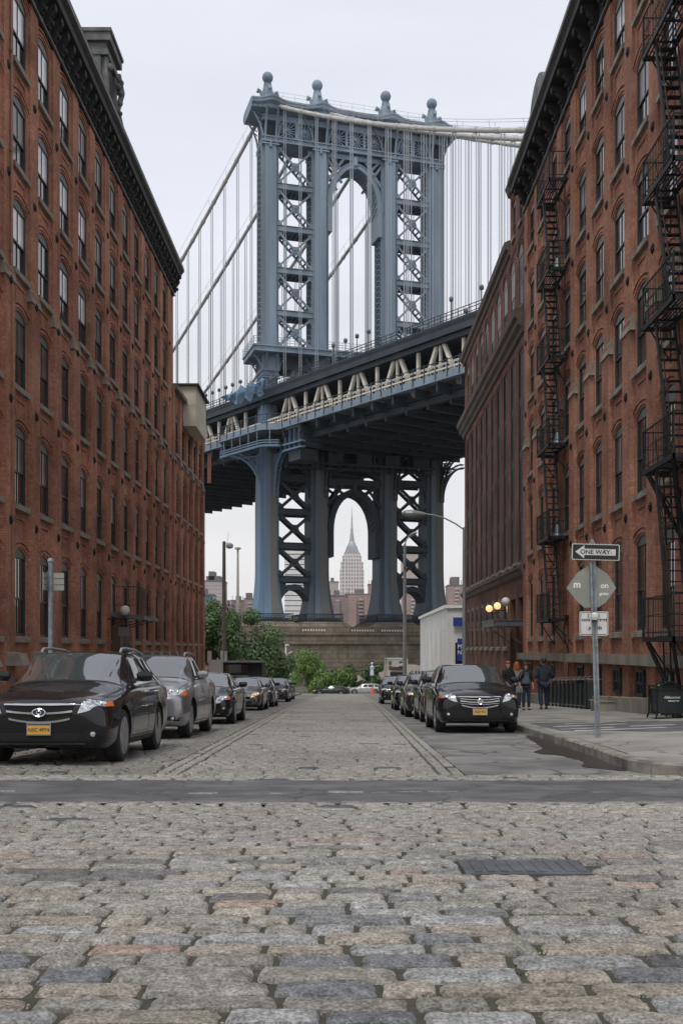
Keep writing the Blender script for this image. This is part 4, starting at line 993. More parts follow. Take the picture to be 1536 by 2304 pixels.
# central arches, upper and lower
def arch(am,hw,zs,zc,th,b0,b1,foot,mat,name,point=.55):
    g=G(); n=22; P_=[]
    for k in range(n+1):
        t=k/n*math.pi; x=math.cos(t); zz=abs(math.sin(t))**.92
        P_.append((am+hw*x, zs+(zc-zs)*(zz*(1-point*.12)+point*.12*(1-abs(x)))))
    def off(k,d):
        p=P_[max(0,k-1)]; q=P_[min(n,k+1)]; tx,tz=q[0]-p[0],q[1]-p[1]; l=math.hypot(tx,tz); return (P_[k][0]+tz/l*d,P_[k][1]-tx/l*d)
    for k in range(n):
        for dd0,dd1,bb0,bb1 in ((0,.14,b0,b1),(th,th+.14,b0,b1),(.05,th,b0+.1,b0+.3),(.05,th,b1-.3,b1-.1)):
            A,B=off(k,dd0),off(k+1,dd0); C,D_=off(k,dd1),off(k+1,dd1)
            g.hexa([T(A[0],bb0,A[1]),T(B[0],bb0,B[1]),T(B[0],bb1,B[1]),T(A[0],bb1,A[1]),T(C[0],bb0,C[1]),T(D_[0],bb0,D_[1]),T(D_[0],bb1,D_[1]),T(C[0],bb1,C[1])])
        A,B=off(k,-.04),off(k+1,-.04)   # lattice on the underside
        g.bar(T(A[0],b0+.5,A[1]),T(B[0],b1-.5,B[1]),.16,.12); g.bar(T(A[0],b1-.5,A[1]),T(B[0],b0+.5,B[1]),.16,.12)
    for sx in (-1,1):
        tbox(g,am+sx*hw,am+sx*(hw+th),b0,b1,foot,zs); g.hexa([T(am+sx*hw,b0,foot),T(am+sx*(hw+th),b0,foot),T(am+sx*(hw+th),b1,foot),T(am+sx*hw,b1,foot)]*1+[T(am+sx*hw,b0,foot),T(am+sx*(hw+th),b0,foot),T(am+sx*(hw+th),b1,foot),T(am+sx*hw,b1,foot)]) if False else None
    # keystone
    tbox(g,am-.35,am+.35,b0-.25,b0+.2,zc-.3,zc+th+1.0); g.ball(T(am,b0-.2,zc+.3),.4,10,6)
    build(g,name,mat,BR)
am=(ca[1]+ca[2])/2; hw=(ca[2]-ca[1])/2-1.28
arch(am,hw-.75,74.6,81.9,.75,.35,4.4,70.6,STEEL,'upper_arch')
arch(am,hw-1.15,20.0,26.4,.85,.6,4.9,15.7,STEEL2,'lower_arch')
g=G()
for sx in (-1,1):
    for (x0,z0),(x1,z1) in (((hw,83.9),(1.9,80.9)),((hw,79.2),(1.5,83.9)),((hw,83.0),(hw-2.6,79.2))):
        for b in (.8,3.8): g.bar(T(am+sx*x0,b,z0),T(am+sx*x1,b,z1),.25,.42)
for b in (.6,3.9): tbox(g,am-hw,am+hw,b,b+.2,83.2,84.0)
build(g,'upper_spandrel',STEEL,BR)
g=G()
for sx in (-1,1):
    for (x0,z0),(x1,z1) in (((hw,28.4),(1.9,26.4)),((hw,24.2),(1.5,28.6))):
        for b in (.9,4.4): g.bar(T(am+sx*x0,b,z0),T(am+sx*x1,b,z1),.25,.45)
tbox(g,am-hw,am+hw,.7,4.9,27.9,28.9)
for (x,z) in ((-4.9,31),(0,31.3),(4.9,31)): brace
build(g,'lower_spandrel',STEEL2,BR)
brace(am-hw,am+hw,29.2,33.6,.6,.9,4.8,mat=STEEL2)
# frieze with star panels
g=G(); A0,A1=-1.3,ca[3]+1.3
tbox(g,A0,A1,.1,4.7,84.2,85.1); tbox(g,A0-.1,A1+.1,-.15,.15,84.15,84.4); tbox(g,A0-.1,A1+.1,-.1,.15,84.95,85.15)
tbox(g,A0,A1,.3,4.5,87.9,88.9,0)
tbox(g,A0,A1,1.1,3.9,85.1,88.9,1)
build(g,'frieze',[STEEL,STEEL2],BR)
panels=[(1.5,4.25),(4.75,7.2),(10.0,13.0),(13.35,16.15),(16.5,19.5),(22.3,24.95),(25.4,28.0)]
for p0,p1 in panels:
    s=G(); c=(p0+p1)/2; zc=86.5; hh=1.38; ww=(p1-p0)/2
    for k in range(8):
        an=math.pi*k/8; ca_,sa_=math.cos(an),math.sin(an); r=min(ww/abs(ca_) if abs(ca_)>.01 else 9,hh/abs(sa_) if abs(sa_)>.01 else 9)
        s.bar(T(c-r*ca_,.42,zc-r*sa_),T(c+r*ca_,.42,zc+r*sa_),.16,.15)
    s.ball(T(c,.36,zc),.36,10,6)
    for x in (p0-.12,p1-.05): tbox(s,x,x+.17,.2,.6,85.1,87.9)
    build(s,'star_panel',STEEL,BR)
for x0,x1 in ((4.3,4.7),(13.0,13.35),(16.15,16.5),(24.95,25.4)): s=G(); tbox(s,x0,x1,.15,.6,85.1,87.9); build(s,'frieze_post',STEEL,BR)
# column capitals: pierced curved brackets flaring to the cornice
def capital(a,z0,z1,out,name='capital'):
    g=G(); n=7
    def curve(k): t=k/n; return (t**2.2)*out, z0+(z1-z0)*t
    for sx,sy in ((-1,0),(1,0)):
        for bb in (.1,4.3):
            for k in range(n):
                (x0,za),(x1,zb)=curve(k),curve(k+1)
                X0_,X1_=a+sx*(1.3+x0),a+sx*(1.3+x1)
                g.hexa([T(X0_,bb,za),T(X0_-sx*.22,bb,za),T(X0_-sx*.22,bb+.4,za),T(X0_,bb+.4,za),T(X1_,bb,zb),T(X1_-sx*.22,bb,zb),T(X1_-sx*.22,bb+.4,zb),T(X1_,bb+.4,zb)])
                g.bar(T(a+sx*1.3,bb+.2,za),T(X1_,bb+.2,zb),.12,.12)
    for xx in (-1.1,.75):
        for k in range(n):
            (x0,za),(x1,zb)=curve(k),curve(k+1)
            g.hexa([T(a+xx,-x0,za),T(a+xx+.35,-x0,za),T(a+xx+.35,-x0+.22,za),T(a+xx,-x0+.22,za),T(a+xx,-x1,zb),T(a+xx+.35,-x1,zb),T(a+xx+.35,-x1+.22,zb),T(a+xx,-x1+.22,zb)])
            g.bar(T(a+xx+.17,0,za),T(a+xx+.17,-x1,zb),.12,.12)
    for z in (z0-.1,z0+.35): tbox(g,a-1.45,a+1.45,-.18,4.95,z-.12,z+.1)
    g.ball(T(a,-.1,z0-.55),.28,8,5); g.bar(T(a,-.1,z0-.4),T(a,-.1,z0+.2),.3,.2)
    build(g,name,STEEL,BR)
for a in ca: capital(a,83.9,89.2,1.9)
# cornice: wavy slab that swells forward and up over every column
g=G(); n=96
def ext(a): return 1.55+ .65*sum(math.exp(-((a-c)/1.7)**2) for c in ca)
def lift(a): return .45*sum(math.exp(-((a-c)/1.5)**2) for c in ca)
av=[-3.4+36.2*i/n for i in range(n+1)]
prof=[(0,89.0,0),(.55,89.15,.2),(.6,89.5,.5),(.92,89.75,.8),(.95,90.1,1),(1.0,90.2,1),(1.0,90.45,1),(.2,90.9,1)]
ring=[]
for a in av:
    row=[]
    for f,z,l in prof: row.append(T(a,-ext(a)*f,z+lift(a)*l))
    for f,z,l in prof[::-1]: row.append(T(a,4.8+ext(a)*f,z+lift(a)*l))
    ring.append(row)
for i in range(n):
    A,B=ring[i],ring[i+1]; m=len(A); b=len(g.v); g.v+=[tuple(v) for v in A+B]
    for j in range(m): g.f.append((b+j,b+(j+1)%m,b+m+(j+1)%m,b+m+j)); g.m.append(0)
for rr in (ring[0],ring[-1]): g.add(rr,[tuple(range(len(rr)))])
for a in [ -3+.9*i for i in range(40)]: tbox(g,a,a+.18,-1.3,-.1,89.0,89.3)
build(g,'tower_cornice',[STEEL],BR)
# finials
def finial(a):
    g=G(); c=T(a-.0,2.4,0)
    prof=[(2.1,90.8),(1.95,91.2),(1.25,91.9),(1.0,92.8),(.92,93.6),(.62,94.4),(.50,94.9),(.62,95.0),(.42,95.12)]
    g.lathe((c.x,c.y,0),prof,16)
    g.ball((c.x,c.y,95.95),.92,18,12)
    for k in range(4):
        an=math.pi/2*k+.3; d=Vector((math.cos(an),math.sin(an),0))
        g.tube([c+d*1.7+Vector((0,0,90.9)),c+d*1.25+Vector((0,0,91.8)),c+d*1.05+Vector((0,0,92.8)),c+d*1.25+Vector((0,0,93.5)),c+d*1.62+Vector((0,0,93.75)),c+d*1.72+Vector((0,0,93.35)),c+d*1.5+Vector((0,0,93.2))],[.35,.3,.25,.25,.27,.25,.15],8)
    for k in range(12):
        an=math.pi/6*k; d=Vector((math.cos(an),math.sin(an),0)); g.tube([c+d*1.0+Vector((0,0,92.8)),c+d*.66+Vector((0,0,94.4)),c+d*.55+Vector((0,0,95))],.07,5)
    build(g,'finial',STEEL,BR,smooth=True)
for a in ca: finial(a)
# tower-top handrail and antennas
g=G()
for z in (91.7,92.3): g.bar(T(-1,-.4,z),T(30,-.4,z),.03,.03)
for a in range(0,31,2): g.bar(T(a,-.4,90.6),T(a,-.4,92.3),.04,.04)
build(g,'top_handrail',ROPE,BR)
# gallery round the tower above the deck
g=G(); tbox(g,-3.2,32.6,-2.2,7,48.8,49.6); tbox(g,-3.4,32.8,-2.4,7.2,49.6,49.85); tbox(g,-1.5,31,.3,4.6,46.6,48.8,1)
for a in ca: tbox(g,a-1.5,a+1.5,-.2,5,46.2,48.8)
build(g,'gallery',[STEEL,STEEL2],BR)
for a in ca: capital(a,45.2,48.8,1.6,'gallery_bracket')
g=G()
for z in (50.3,50.7,51.1): 
    for p,q in (((-3.3,-2.3),(32.7,-2.3)),((-3.3,-2.3),(-3.3,7.1)),((-3.3,7.1),(32.7,7.1))): g.bar(T(p[0],p[1],z),T(q[0],q[1],z),.06,.06)
for i in range(25): g.bar(T(-3.3+1.5*i,-2.3,49.8),T(-3.3+1.5*i,-2.3,51.15),.07,.07)
for i in range(7): g.bar(T(-3.3,-2.3+1.5*i,49.8),T(-3.3,-2.3+1.5*i,51.15),.07,.07)
build(g,'gallery_rail',STEEL,BR)
# ------------- deck
t0,t1=-118,128
def edge_off(t):                       # the walkway bulges out round the near column
    if -9.5<t<7.5: 
        k=min((t+9.5)/2.6,(7.5-t)/2.6,1); return -2.1*math.sin(k*math.pi/2)
    return 0
ts=sorted(set([t0]+[x*4.5 for x in range(-26,29)]+[-9.5,-9,-8.5,-8,-7.5,-7,-6,-4,-2,0,2,4,5,5.5,6,6.5,7,7.5]+[t1]))
g=G()
for a,b in zip(ts,ts[1:]):
    ea,eb=edge_off(a),edge_off(b)
    for (o0,o1,z0,z1) in ((0,.25,34.95,35.85),(-.15,.35,34.85,35.0),(.25,3.0,35.4,35.6)):
        g.hexa([K(a,ea+o0,z0),K(b,eb+o0,z0),K(b,eb+o1 if o1<1 else o1,z0),K(a,ea+o1 if o1<1 else o1,z0),K(a,ea+o0,z1),K(b,eb+o0,z1),K(b,eb+o1 if o1<1 else o1,z1),K(a,ea+o1 if o1<1 else o1,z1)])
build(g,'near_fascia',STEEL,BR)
MT['mesh']=None
m_,nt_,p_=newmat('fence_mesh'); p_.inputs['Base Color'].default_value=(.16,.22,.28,1); p_.inputs['Roughness'].default_value=.6
g=G()
for a,b in zip(ts,ts[1:]):
    ea,eb=edge_off(a),edge_off(b)
    for z,w_ in ((37.35,.10),(36.9,.04),(36.5,.04),(36.15,.06)): g.bar(K(a,ea+.12,z),K(b,eb+.12,z),w_,w_)
t=t0
while t<t1:
    e=edge_off(t); g.bar(K(t,e+.12,35.8),K(t,e+.12,37.4),.035,.035)
    t+=.42
t=t0
while t<t1:
    e=edge_off(t); g.bar(K(t,e-.08,34.9),K(t,e+.0,37.5),.13,.12); t+=2.26
build(g,'near_fence',STEEL2,BR)
# lower balcony ring and arched brackets at the near column
g=G(); tb=[x for x in ts if -9.5<=x<=7.5]
for a,b in zip(tb,tb[1:]):
    ea,eb=edge_off(a)-.1,edge_off(b)-.1
    for z0,z1,w_ in ((32.2,32.55,.5),(32.75,32.95,.3),(33.15,33.3,.3)):
        g.hexa([K(a,ea,z0),K(b,eb,z0),K(b,eb+w_,z0),K(a,ea+w_,z0),K(a,ea,z1),K(b,eb,z1),K(b,eb+w_,z1),K(a,ea+w_,z1)])
for x in (-8.6,-6,-3.4,-.8,1.8,4.4,6.6): g.bar(K(x,edge_off(x),32.4),K(x,edge_off(x),34.9),.16,.16)
build(g,'balcony_ring',STEELB,BR)
def curved_bracket(p,d,reach,z0,z1,mat=STEELB):
    g=G(); n=10; side=Vector((-d.y,d.x,0))*.35
    def c(k,r): 
        t=k/n*math.pi/2; return p+d*(r-(r)*math.cos(t))+Vector((0,0,z0+(z1-z0)*math.sin(t)))
    for sg in (-1,1):
        for k in range(n):
            A,B=c(k,reach),c(k+1,reach); A2,B2=A-d*.0+Vector((0,0,.55)),B+Vector((0,0,.55))
            g.bar(A+side*sg,B+side*sg,.18,.3); g.bar(A+side*sg+Vector((0,0,.7))*1-d*.25,B+side*sg+Vector((0,0,.55)),.12,.16)
            if k%2==0: g.bar(A+side*sg,p+side*sg+Vector((0,0,z1)),.10,.12); 
            if k>2: g.bar(A+side*sg+Vector((0,0,0)),Vector((A.x,A.y,z1))+side*sg,.09,.1)
    for k in range(n+1): A=c(k,reach); g.bar(A+side,A-side,.15,.2)
    build(g,'deck_bracket',mat,BR)
for i,a in enumerate(ca):
    base=T(a,2.4,0); mt=STEELB if i==0 else STEEL2
    if i==0: curved_bracket(T(a-1.3,1.5,0),(-Dd*.75-Nn*.66).normalized(),5.2,25.6,32.3,mt)
    curved_bracket(T(a+.9,-.2,0),(Dd*.9+W*-.4).normalized(),3.4,25.6,32.3,mt)
    curved_bracket(T(a-1.6,1.5,0),-U,3.0,25.6,32.0,mt) if i else None
    if i==3: curved_bracket(T(a+1.6,1.5,0),U,4.0,25.6,32.0,mt)
# ornate lantern-like bearing housing right of the near column
g=G()
for k in range(4): kbox(g,8.2+k*1.3,8.35+k*1.3,.6,1.0,31.4,34.8)
for z in (31.3,32.2,34.6): kbox(g,7.9,13.2,.4,1.2,z,z+.25)
kbox(g,8.4,12.8,1.2,4.5,31.5,34.9,1); kbox(g,9.0,12.3,.9,4.2,29.6,31.3,1)
build(g,'bearing_housing',[STEELB,STEEL2],BR)
# trusses
for o,mat,nm in ((3.0,CREAM,'near_truss'),(13.5,STEEL2,'middle_truss'),(22.5,STEEL2,'middle_truss'),(33.0,STEEL2,'far_truss')):
    g=G(); kbox(g,t0,t1,o-.45,o+.45,41.6,42.6,1); kbox(g,t0,t1,o-.4,o+.4,33.0,33.9,1)
    k=-12
    while k<14:
        t=6.2+9.04*k
        if nm!='near_truss' or not(-6<t<4.5):
            g.bar(K(t-.35,o,41.4),K(t-4.0,o,34.2),.5,.5,up=Nn); g.bar(K(t+.35,o,41.4),K(t+4.0,o,34.2),.5,.5,up=Nn); g.bar(K(t,o,41.2),K(t,o,34.2),.3,.35,up=Nn)
            kbox(g,t-.8,t+.8,o-.3,o+.3,40.6,41.6)
            g.bar(K(t+4.52,o,41.6),K(t+4.52,o,34),.42,.42,up=Nn)
        k+=1
    if nm=='near_truss':
        for z in (35.9,36.5,37.1,37.7): kbox(g,t0,t1,o-.58,o-.5,z,z+.26)
        t=t0
        while t<t1: g.bar(K(t,o-.54,35.4),K(t,o-.54,37.9),.08,.08); t+=.75
    build(g,nm,[mat,STEEL2],BR)
g=G(); kbox(g,t0,t1,2.2,34.2,40.6,41.3); kbox(g,t0,t1,2.4,34.0,34.0,34.6); kbox(g,t0,t1,9,9.3,34.6,40.6); 
t=t0
while t<t1:
    kbox(g,t-.2,t+.2,2.6,33.6,32.4,34.0); kbox(g,t-.15,t+.15,.2,2.8,33.6,34.9); t+=4.52
for o in (6,9,12,15.5,18,20.5,25,28,31): kbox(g,t0,t1,o-.15,o+.15,33.2,34.0)
kbox(g,t0,t1,35.3,35.6,34.4,35.6)
t=t0
while t<t1: kbox(g,t-.12,t+.12,33,35.4,33.8,34.6); t+=4.52
for k in range(26): 
    t=t0+9.04*k; g.bar(K(t,2.8,33),K(t+9,17.5,32.9),.3,.25); g.bar(K(t,33,33),K(t+9,17.5,32.9),.3,.25)
build(g,'deck_floor',STEEL2,BR)
# upper deck edge with cable-stayed looking handrails
g=G(); kbox(g,t0,t1,1.7,2.5,42.1,42.7); kbox(g,t0,t1,1.7,1.8,41.3,42.9)
for z in (43.2,43.7,44.1): g.bar(K(t0,1.8,z),K(t1,1.8,z),.08,.08)
t=t0
while t<t1: g.bar(K(t,1.8,42.6),K(t,1.8,44.15),.09,.09); t+=1.13
for z in (43.4,44.0): g.bar(K(t0,4.2,z),K(t1,4.2,z),.3,.12)
kbox(g,t0,t1,3.9,4.5,42.3,43.0)
build(g,'upper_deck_edge',STEEL2,BR)
# catwalk beams crossing below the deck at the tower
g=G()
for z,b in ((30.6,-3.0),(29.9,-2.2)): tbox(g,2,28,b,b+.4,z,z+.35)
for a in (4,9,14,19,24): tbox(g,a,a+2.6,-3.2,-1.2,31,32.6)
for a in range(2,28,3): tbox(g,a,a+.15,-3.0,-1.2,29.9,33)
build(g,'under_deck_catwalk',STEEL2,BR)
# cables, bands, hand ropes and hangers
def cz(t): return 92.0-.565*t+.0016*t*t if t>=0 else 92.0-.6*(-t)+.0009*t*t
saddles=[]
for i,a in enumerate(ca):
    s0=T(a,2.4,0)
    g=G(); pts=[]; 
    for k in range(-118,119,3): pts.append(s0+Dd*k+Vector((0,0,cz(k)-.3)))
    g.tube(pts,.32,10); 
    c=build(g,'main_cable',CABLE,BR,smooth=True)
    b=G()
    for k in range(-116,117,1):
        if k%4==2 and abs(k)>3:
            p=s0+Dd*k; z=cz(k)-.3; e=Dd*.28; z2=(cz(k+.28)-.3)-(z); b.tube([p-e+Vector((0,0,z-z2)),p+e+Vector((0,0,z+z2))],.39,10)
    tag(build(b,'cable_bands',CABLE,c,local=True),kind='stuff')
    h=G()
    for sd in (-.6,.6):
        h.tube([s0+Dd*k+Nn*sd+Vector((0,0,cz(k)+.95)) for k in range(-117,118,3)],.025,4)
        for k in range(-115,117,6): h.bar(s0+Dd*k+Nn*sd*.6+Vector((0,0,cz(k)-.2)),s0+Dd*k+Nn*sd+Vector((0,0,cz(k)+.95)),.035,.035)
    build(h,'hand_rope',ROPE,c,local=True)
    for sgn in (1,-1):
        for q in range(13):
            k=sgn*(5.2+4.52*q)
            r=G(); p=s0+Dd*k; zt=cz(k)-.5
            for dd in (-.36,-.22,.22,.36): r.tube([p+Dd*dd+Vector((0,0,zt)),p+Dd*dd+Vector((0,0,42.6))],.032,4)
            build(r,'hanger',ROPE,BR)
g=G()
for i,a in enumerate(ca):
    s0=T(a,2.4,0)
    for sgn in (1,-1):
        for q in range(13,25):
            k=sgn*(5.2+4.52*q); p=s0+Dd*k; zt=cz(k)-.5
            if zt<43: continue
            for dd in (-.36,.12): g.tube([p+Dd*dd+Vector((0,0,zt)),p+Dd*dd+Vector((0,0,42.6))],.032,4)
tag(build(g,'outer_hangers',ROPE,BR),kind='stuff')
# lamps with globe heads along the upper deck
MT['lampglobe']=M('grey_lamp_head',(.12,.15,.18),.4,var=.1)
lp=G(); lp.tube([(0,0,-1),(0,0,3.5)],[.10,.07],6); lp.ball((0,0,3.8),.32,10,7,1); lp.lathe((0,0,3.35),[(.25,.1),(.33,.25),(.1,.3)],10,1)
lme=mesh_of(lp,'lamp_post',[STEEL2,MT['lampglobe']])
def t_of(px,o):
    k=(px-779)/F; q=P0+Nn*o; return (k*q.y-q.x)/(Dd.x-k*Dd.y)
for t,o in [(t_of(px,o),o) for px,o in ((750,4),(777,4),(803,4),(829,4),(1015,4),(1048,9),(1083,4),(1120,4),(1160,4),(478,4),(493,4),(508,4),(523,4),(541,4),(463,4),(895,30),(935,30),(965,30))]:
    small_part(BR,lme,'lamp_post',K(t,o,43))
# blue tarpaulin wrapped on the truss at the near column
MT['tarp']=M('blue_tarpaulin',(.13,.22,.33),.55,var=.35,scale=2,bump=.6,bscale=6)
t=thing('blue_tarpaulin','torn blue tarpaulin draped on the truss beside the near tower column','tarpaulin',tuple(K(-2,-.6,41.4)))
g=G(); P_=[]
for i in range(25):
    tt=-8.5+13*i/24; row=[]
    for j in range(6):
        z=43.3-2.2*j/5+ .35*math.sin(tt*1.7+j)+(.3*R.uniform(-1,1) if j in (0,5) else 0)-(.6 if tt<-6 and j>2 else 0)*0
        zz=z*1.0 if tt>-5 else 42.8+(z-42.8)*max(.15,(tt+8.6)/3.6)
        row.append(K(tt,-.9-.25*math.sin(tt*2.3+j*.9)-.25*math.sin(j),zz))
    P_.append(row)
g.grid(P_); P2=[[p+Nn*.08 for p in r] for r in P_]; g.grid(P2)
for i in range(46): 
    tt=R.uniform(0,4.6); z=R.uniform(41.0,43.4); g.bar(K(tt,-1.2,z),K(tt+R.uniform(-.5,.5),-1.5+R.uniform(-.2,.2),z+R.uniform(-.5,.4)),.12,.10)
build(g,'sheet',MT['tarp'],t,smooth=True)
MT['orange_rag']=M('orange_cloth',(.22,.07,.05),.8,var=.3,scale=5)
t=thing('orange_netting','faded orange netting hanging under the bridge deck left of the tower','netting',tuple(K(-14.5,-.2,30)))
g=G()
for k in range(3): g.hexa([K(-14.8+.45*k,-.3,29.3),K(-14.5+.45*k,-.3,29.0),K(-14.5+.45*k,-.2,29.0),K(-14.8+.45*k,-.2,29.3),K(-14.7+.4*k,-.25,34.2-.6*k),K(-14.5+.4*k,-.25,34.3),K(-14.5+.4*k,-.15,34.3),K(-14.7+.4*k,-.15,34.2)])
build(g,'strips',MT['orange_rag'],t)
# ------------------------------------------------------------------ city across the river
def wp(px,py,d): return ((px-779)*d/F,d,(1462-py)*d/F)
MT['f_brown']=window_grid_mat('far_brown',(.34,.235,.205,1),(.13,.12,.12,1),4.2,3.1,1.25,glass2=(.35,.33,.32,1))
MT['f_brown2']=window_grid_mat('far_dark_brown',(.22,.165,.15,1),(.10,.10,.11,1),4.0,3.1,1.1,glass2=(.25,.24,.24,1))
MT['f_grey']=window_grid_mat('far_grey_banded',(.42,.37,.35,1),(.13,.12,.13,1),40,3.3,1.5,glass2=(.19,.18,.19,1))
MT['f_white']=window_grid_mat('far_white_banded',(.66,.66,.64,1),(.03,.04,.05,1),60,4.4,1.8)
MT['f_teal']=window_grid_mat('far_teal',(.05,.10,.13,1),(.07,.14,.18,1),3,14,.3,rough=.3)
MT['f_tan']=window_grid_mat('far_tan',(.42,.36,.32,1),(.12,.12,.15,1),3.4,3.0,1.5,glass2=(.2,.2,.23,1))
MT['f_roof']=M('far_roof',(.16,.14,.14),.8,var=.2,scale=.1)
def far_block(px0,px1,py,d,depth,mat,label,name='apartment_block',top=None,group=None,wings=()):
    x0,x1=(px0-779)*d/F,(px1-779)*d/F; zt=(1462-py)*d/F; zb=-7.5
    t=thing(name,label,'building',((x0+x1)/2,d+depth/2,zb),group=group)
    g=G(); g.box(x0,x1,d,d+depth,zb,zt)
    for a,b,f,h in wings: g.box(x0+(x1-x0)*a,x0+(x1-x0)*b,d-f,d+depth*.8,zb,zt-h)
    build(g,'tower_body',mat,t)
    r=G(); r.box(x0-.4,x1+.4,d-.4,d+depth+.4,zt,zt+.9)
    for a,b,h in (top or ((.3,.6,4),)): r.box(x0+(x1-x0)*a,x0+(x1-x0)*b,d+depth*.2,d+depth*.7,zt+.9,zt+.9+h)
    if name=='apartment_block':
        for a in (.1,.8): r.tube([(x0+(x1-x0)*a,d+3,zt),(x0+(x1-x0)*a,d+3,zt+5)],.25,5)
    build(r,'roof',MT['f_roof'],t)
    if mat in (MT['f_brown'],MT['f_brown2']):
        w=G(); n=max(1,int((x1-x0)/9))
        for k in range(n):
            xx=x0+(x1-x0)*(k+.5)/n
            z=zb+6
            while z<zt-3: w.box(xx-1.8,xx+1.8,d-1.4,d,z,z+1.1); z+=3.1
        build(w,'balconies',MT['f_bal'],t)
    return t
MT['f_bal']=M('far_balcony',(.45,.44,.44),.7,var=.2,scale=.2)
far_block(448,502,1308,900,30,MT['f_grey'],'tall grey banded slab rising behind the trees at far left',top=((.25,.85,4),(.35,.6,8)))
far_block(440,479,1340,700,16,MT['f_teal'],'dark teal glass block in front of the grey banded slab',name='office_block')
far_block(500,521,1362,950,25,MT['f_brown'],'low pinkish brick block between the grey slab and the lamp post',group='brick tower blocks over the river')
far_block(519,552,1352,1000,25,MT['f_brown2'],'dark brick block behind the pale lamp mast',group='brick tower blocks over the river')
far_block(549,600,1348,960,25,MT['f_brown'],'pinkish brick block just left of the bridge tower foot',group='brick tower blocks over the river',top=((.05,.3,5),(.5,.8,3)))
far_block(640,700,1236,900,30,MT['f_white'],'tall white and black banded tower seen through the left bracing',name='office_block')
far_block(736,761,1310,1100,22,MT['f_teal'] if False else MT['f_tan'],'slim pale tower left of the tall spired skyscraper',name='office_block')
far_block(738,781,1341,850,25,MT['f_brown2'],'dark brick block at the left inside the lower arch',group='brick tower blocks over the river',wings=((.3,.6,3,4),))
far_block(776,848,1338,900,30,MT['f_brown'],'wide pinkish brick block in front of the tall spired skyscraper',group='brick tower blocks over the river',wings=((.1,.35,5,2),(.6,.9,5,1)))
far_block(828,852,1316,1050,22,MT['f_brown'],'reddish block rising above the wide pinkish one',group='brick tower blocks over the river')
far_block(905,946,1246,1000,30,MT['f_tan'],'tall tan tower seen through the right bracing',name='office_block')
far_block(908,950,1336,900,25,MT['f_brown'],'pinkish brick block low behind the right bracing',group='brick tower blocks over the river')
far_block(1008,1046,1318,900,25,MT['f_brown'],'brick block right of the bridge tower by the brown building',group='brick tower blocks over the river',top=((.2,.7,7),))
far_block(395,445,1345,980,25,MT['f_brown'],'brick block mostly hidden by the left annex',group='brick tower blocks over the river')
far_block(1046,1090,1330,980,25,MT['f_brown2'],'dark block mostly hidden by the brown building',group='brick tower blocks over the river')
# the skyscraper with the mast
D=1500; k=D/F; cx=(791.5-779)*k
MT['esb']=None
m,nt,p=newmat('limestone_ribs'); N=nt.nodes.new; L=nt.links.new
tc=N('ShaderNodeTexCoord'); sp=N('ShaderNodeSeparateXYZ'); L(tc.outputs['Object'],sp.inputs[0]); ad=N('ShaderNodeMath'); L(sp.outputs[0],ad.inputs[0]); L(sp.outputs[1],ad.inputs[1]); cb=N('ShaderNodeCombineXYZ'); L(ad.outputs[0],cb.inputs[0]); L(sp.outputs[2],cb.inputs[1])
b=N('ShaderNodeTexBrick'); b.offset=0; b.inputs['Scale'].default_value=1; b.inputs['Brick Width'].default_value=3.9; b.inputs['Row Height'].default_value=5.2; b.inputs['Mortar Size'].default_value=.85; b.inputs['Mortar Smooth'].default_value=.1
b.inputs['Color1'].default_value=(.20,.20,.22,1); b.inputs['Color2'].default_value=(.28,.27,.28,1); b.inputs['Mortar'].default_value=(.66,.61,.57,1); L(cb.outputs[0],b.inputs['Vector']); L(b.outputs['Color'],p.inputs['Base Color']); p.inputs['Roughness'].default_value=.7
ESB=m; ESBM=M('mast_metal',(.36,.37,.385),.45,metal=.3,var=.15,scale=.1)
t=thing('skyscraper','tall pale stepped skyscraper with a needle mast framed by the lower arch','skyscraper',(cx,D+15,-7))
def zb_(py): return (1462-py)*k
g=G()
def tier(w,dep,y0,y1): g.box(cx-w*k/2,cx+w*k/2,D+15-dep*k/2,D+15+dep*k/2,zb_(y0),zb_(y1))
g.box(cx-53*k/2-6,cx+53*k/2+6,D-6,D+36,-7,zb_(1400))
tier(54,44,1475,1282); tier(51,46,1410,1264); tier(34,50,1410,1258); tier(44,36,1264,1250); tier(38,32,1250,1243)
for q in range(7):
    x=cx+(-23+q*46/6)*k; g.box(x-.8,x+.8,D+15-22.6*k,D+15-21*k,-7,zb_(1272))
build(g,'shaft',ESB,t)
g=G()
tier(32,28,1246,1240); tier(29,25,1240,1234); tier(25,21,1234,1228)
g.lathe((cx,D+15,0),[(11*k,zb_(1228)),(9*k,zb_(1222)),(6*k,zb_(1216)),(4.6*k,zb_(1205)),(3.4*k,zb_(1196)),(2.7*k,zb_(1190)),(3.3*k,zb_(1189)),(3.2*k,zb_(1187)),(1.9*k,zb_(1184)),(1.4*k,zb_(1163)),(1.7*k,zb_(1161)),(.9*k,zb_(1159)),(.55*k,zb_(1146)),(.3*k,zb_(1138))],12)
build(g,'mast',ESBM,t)
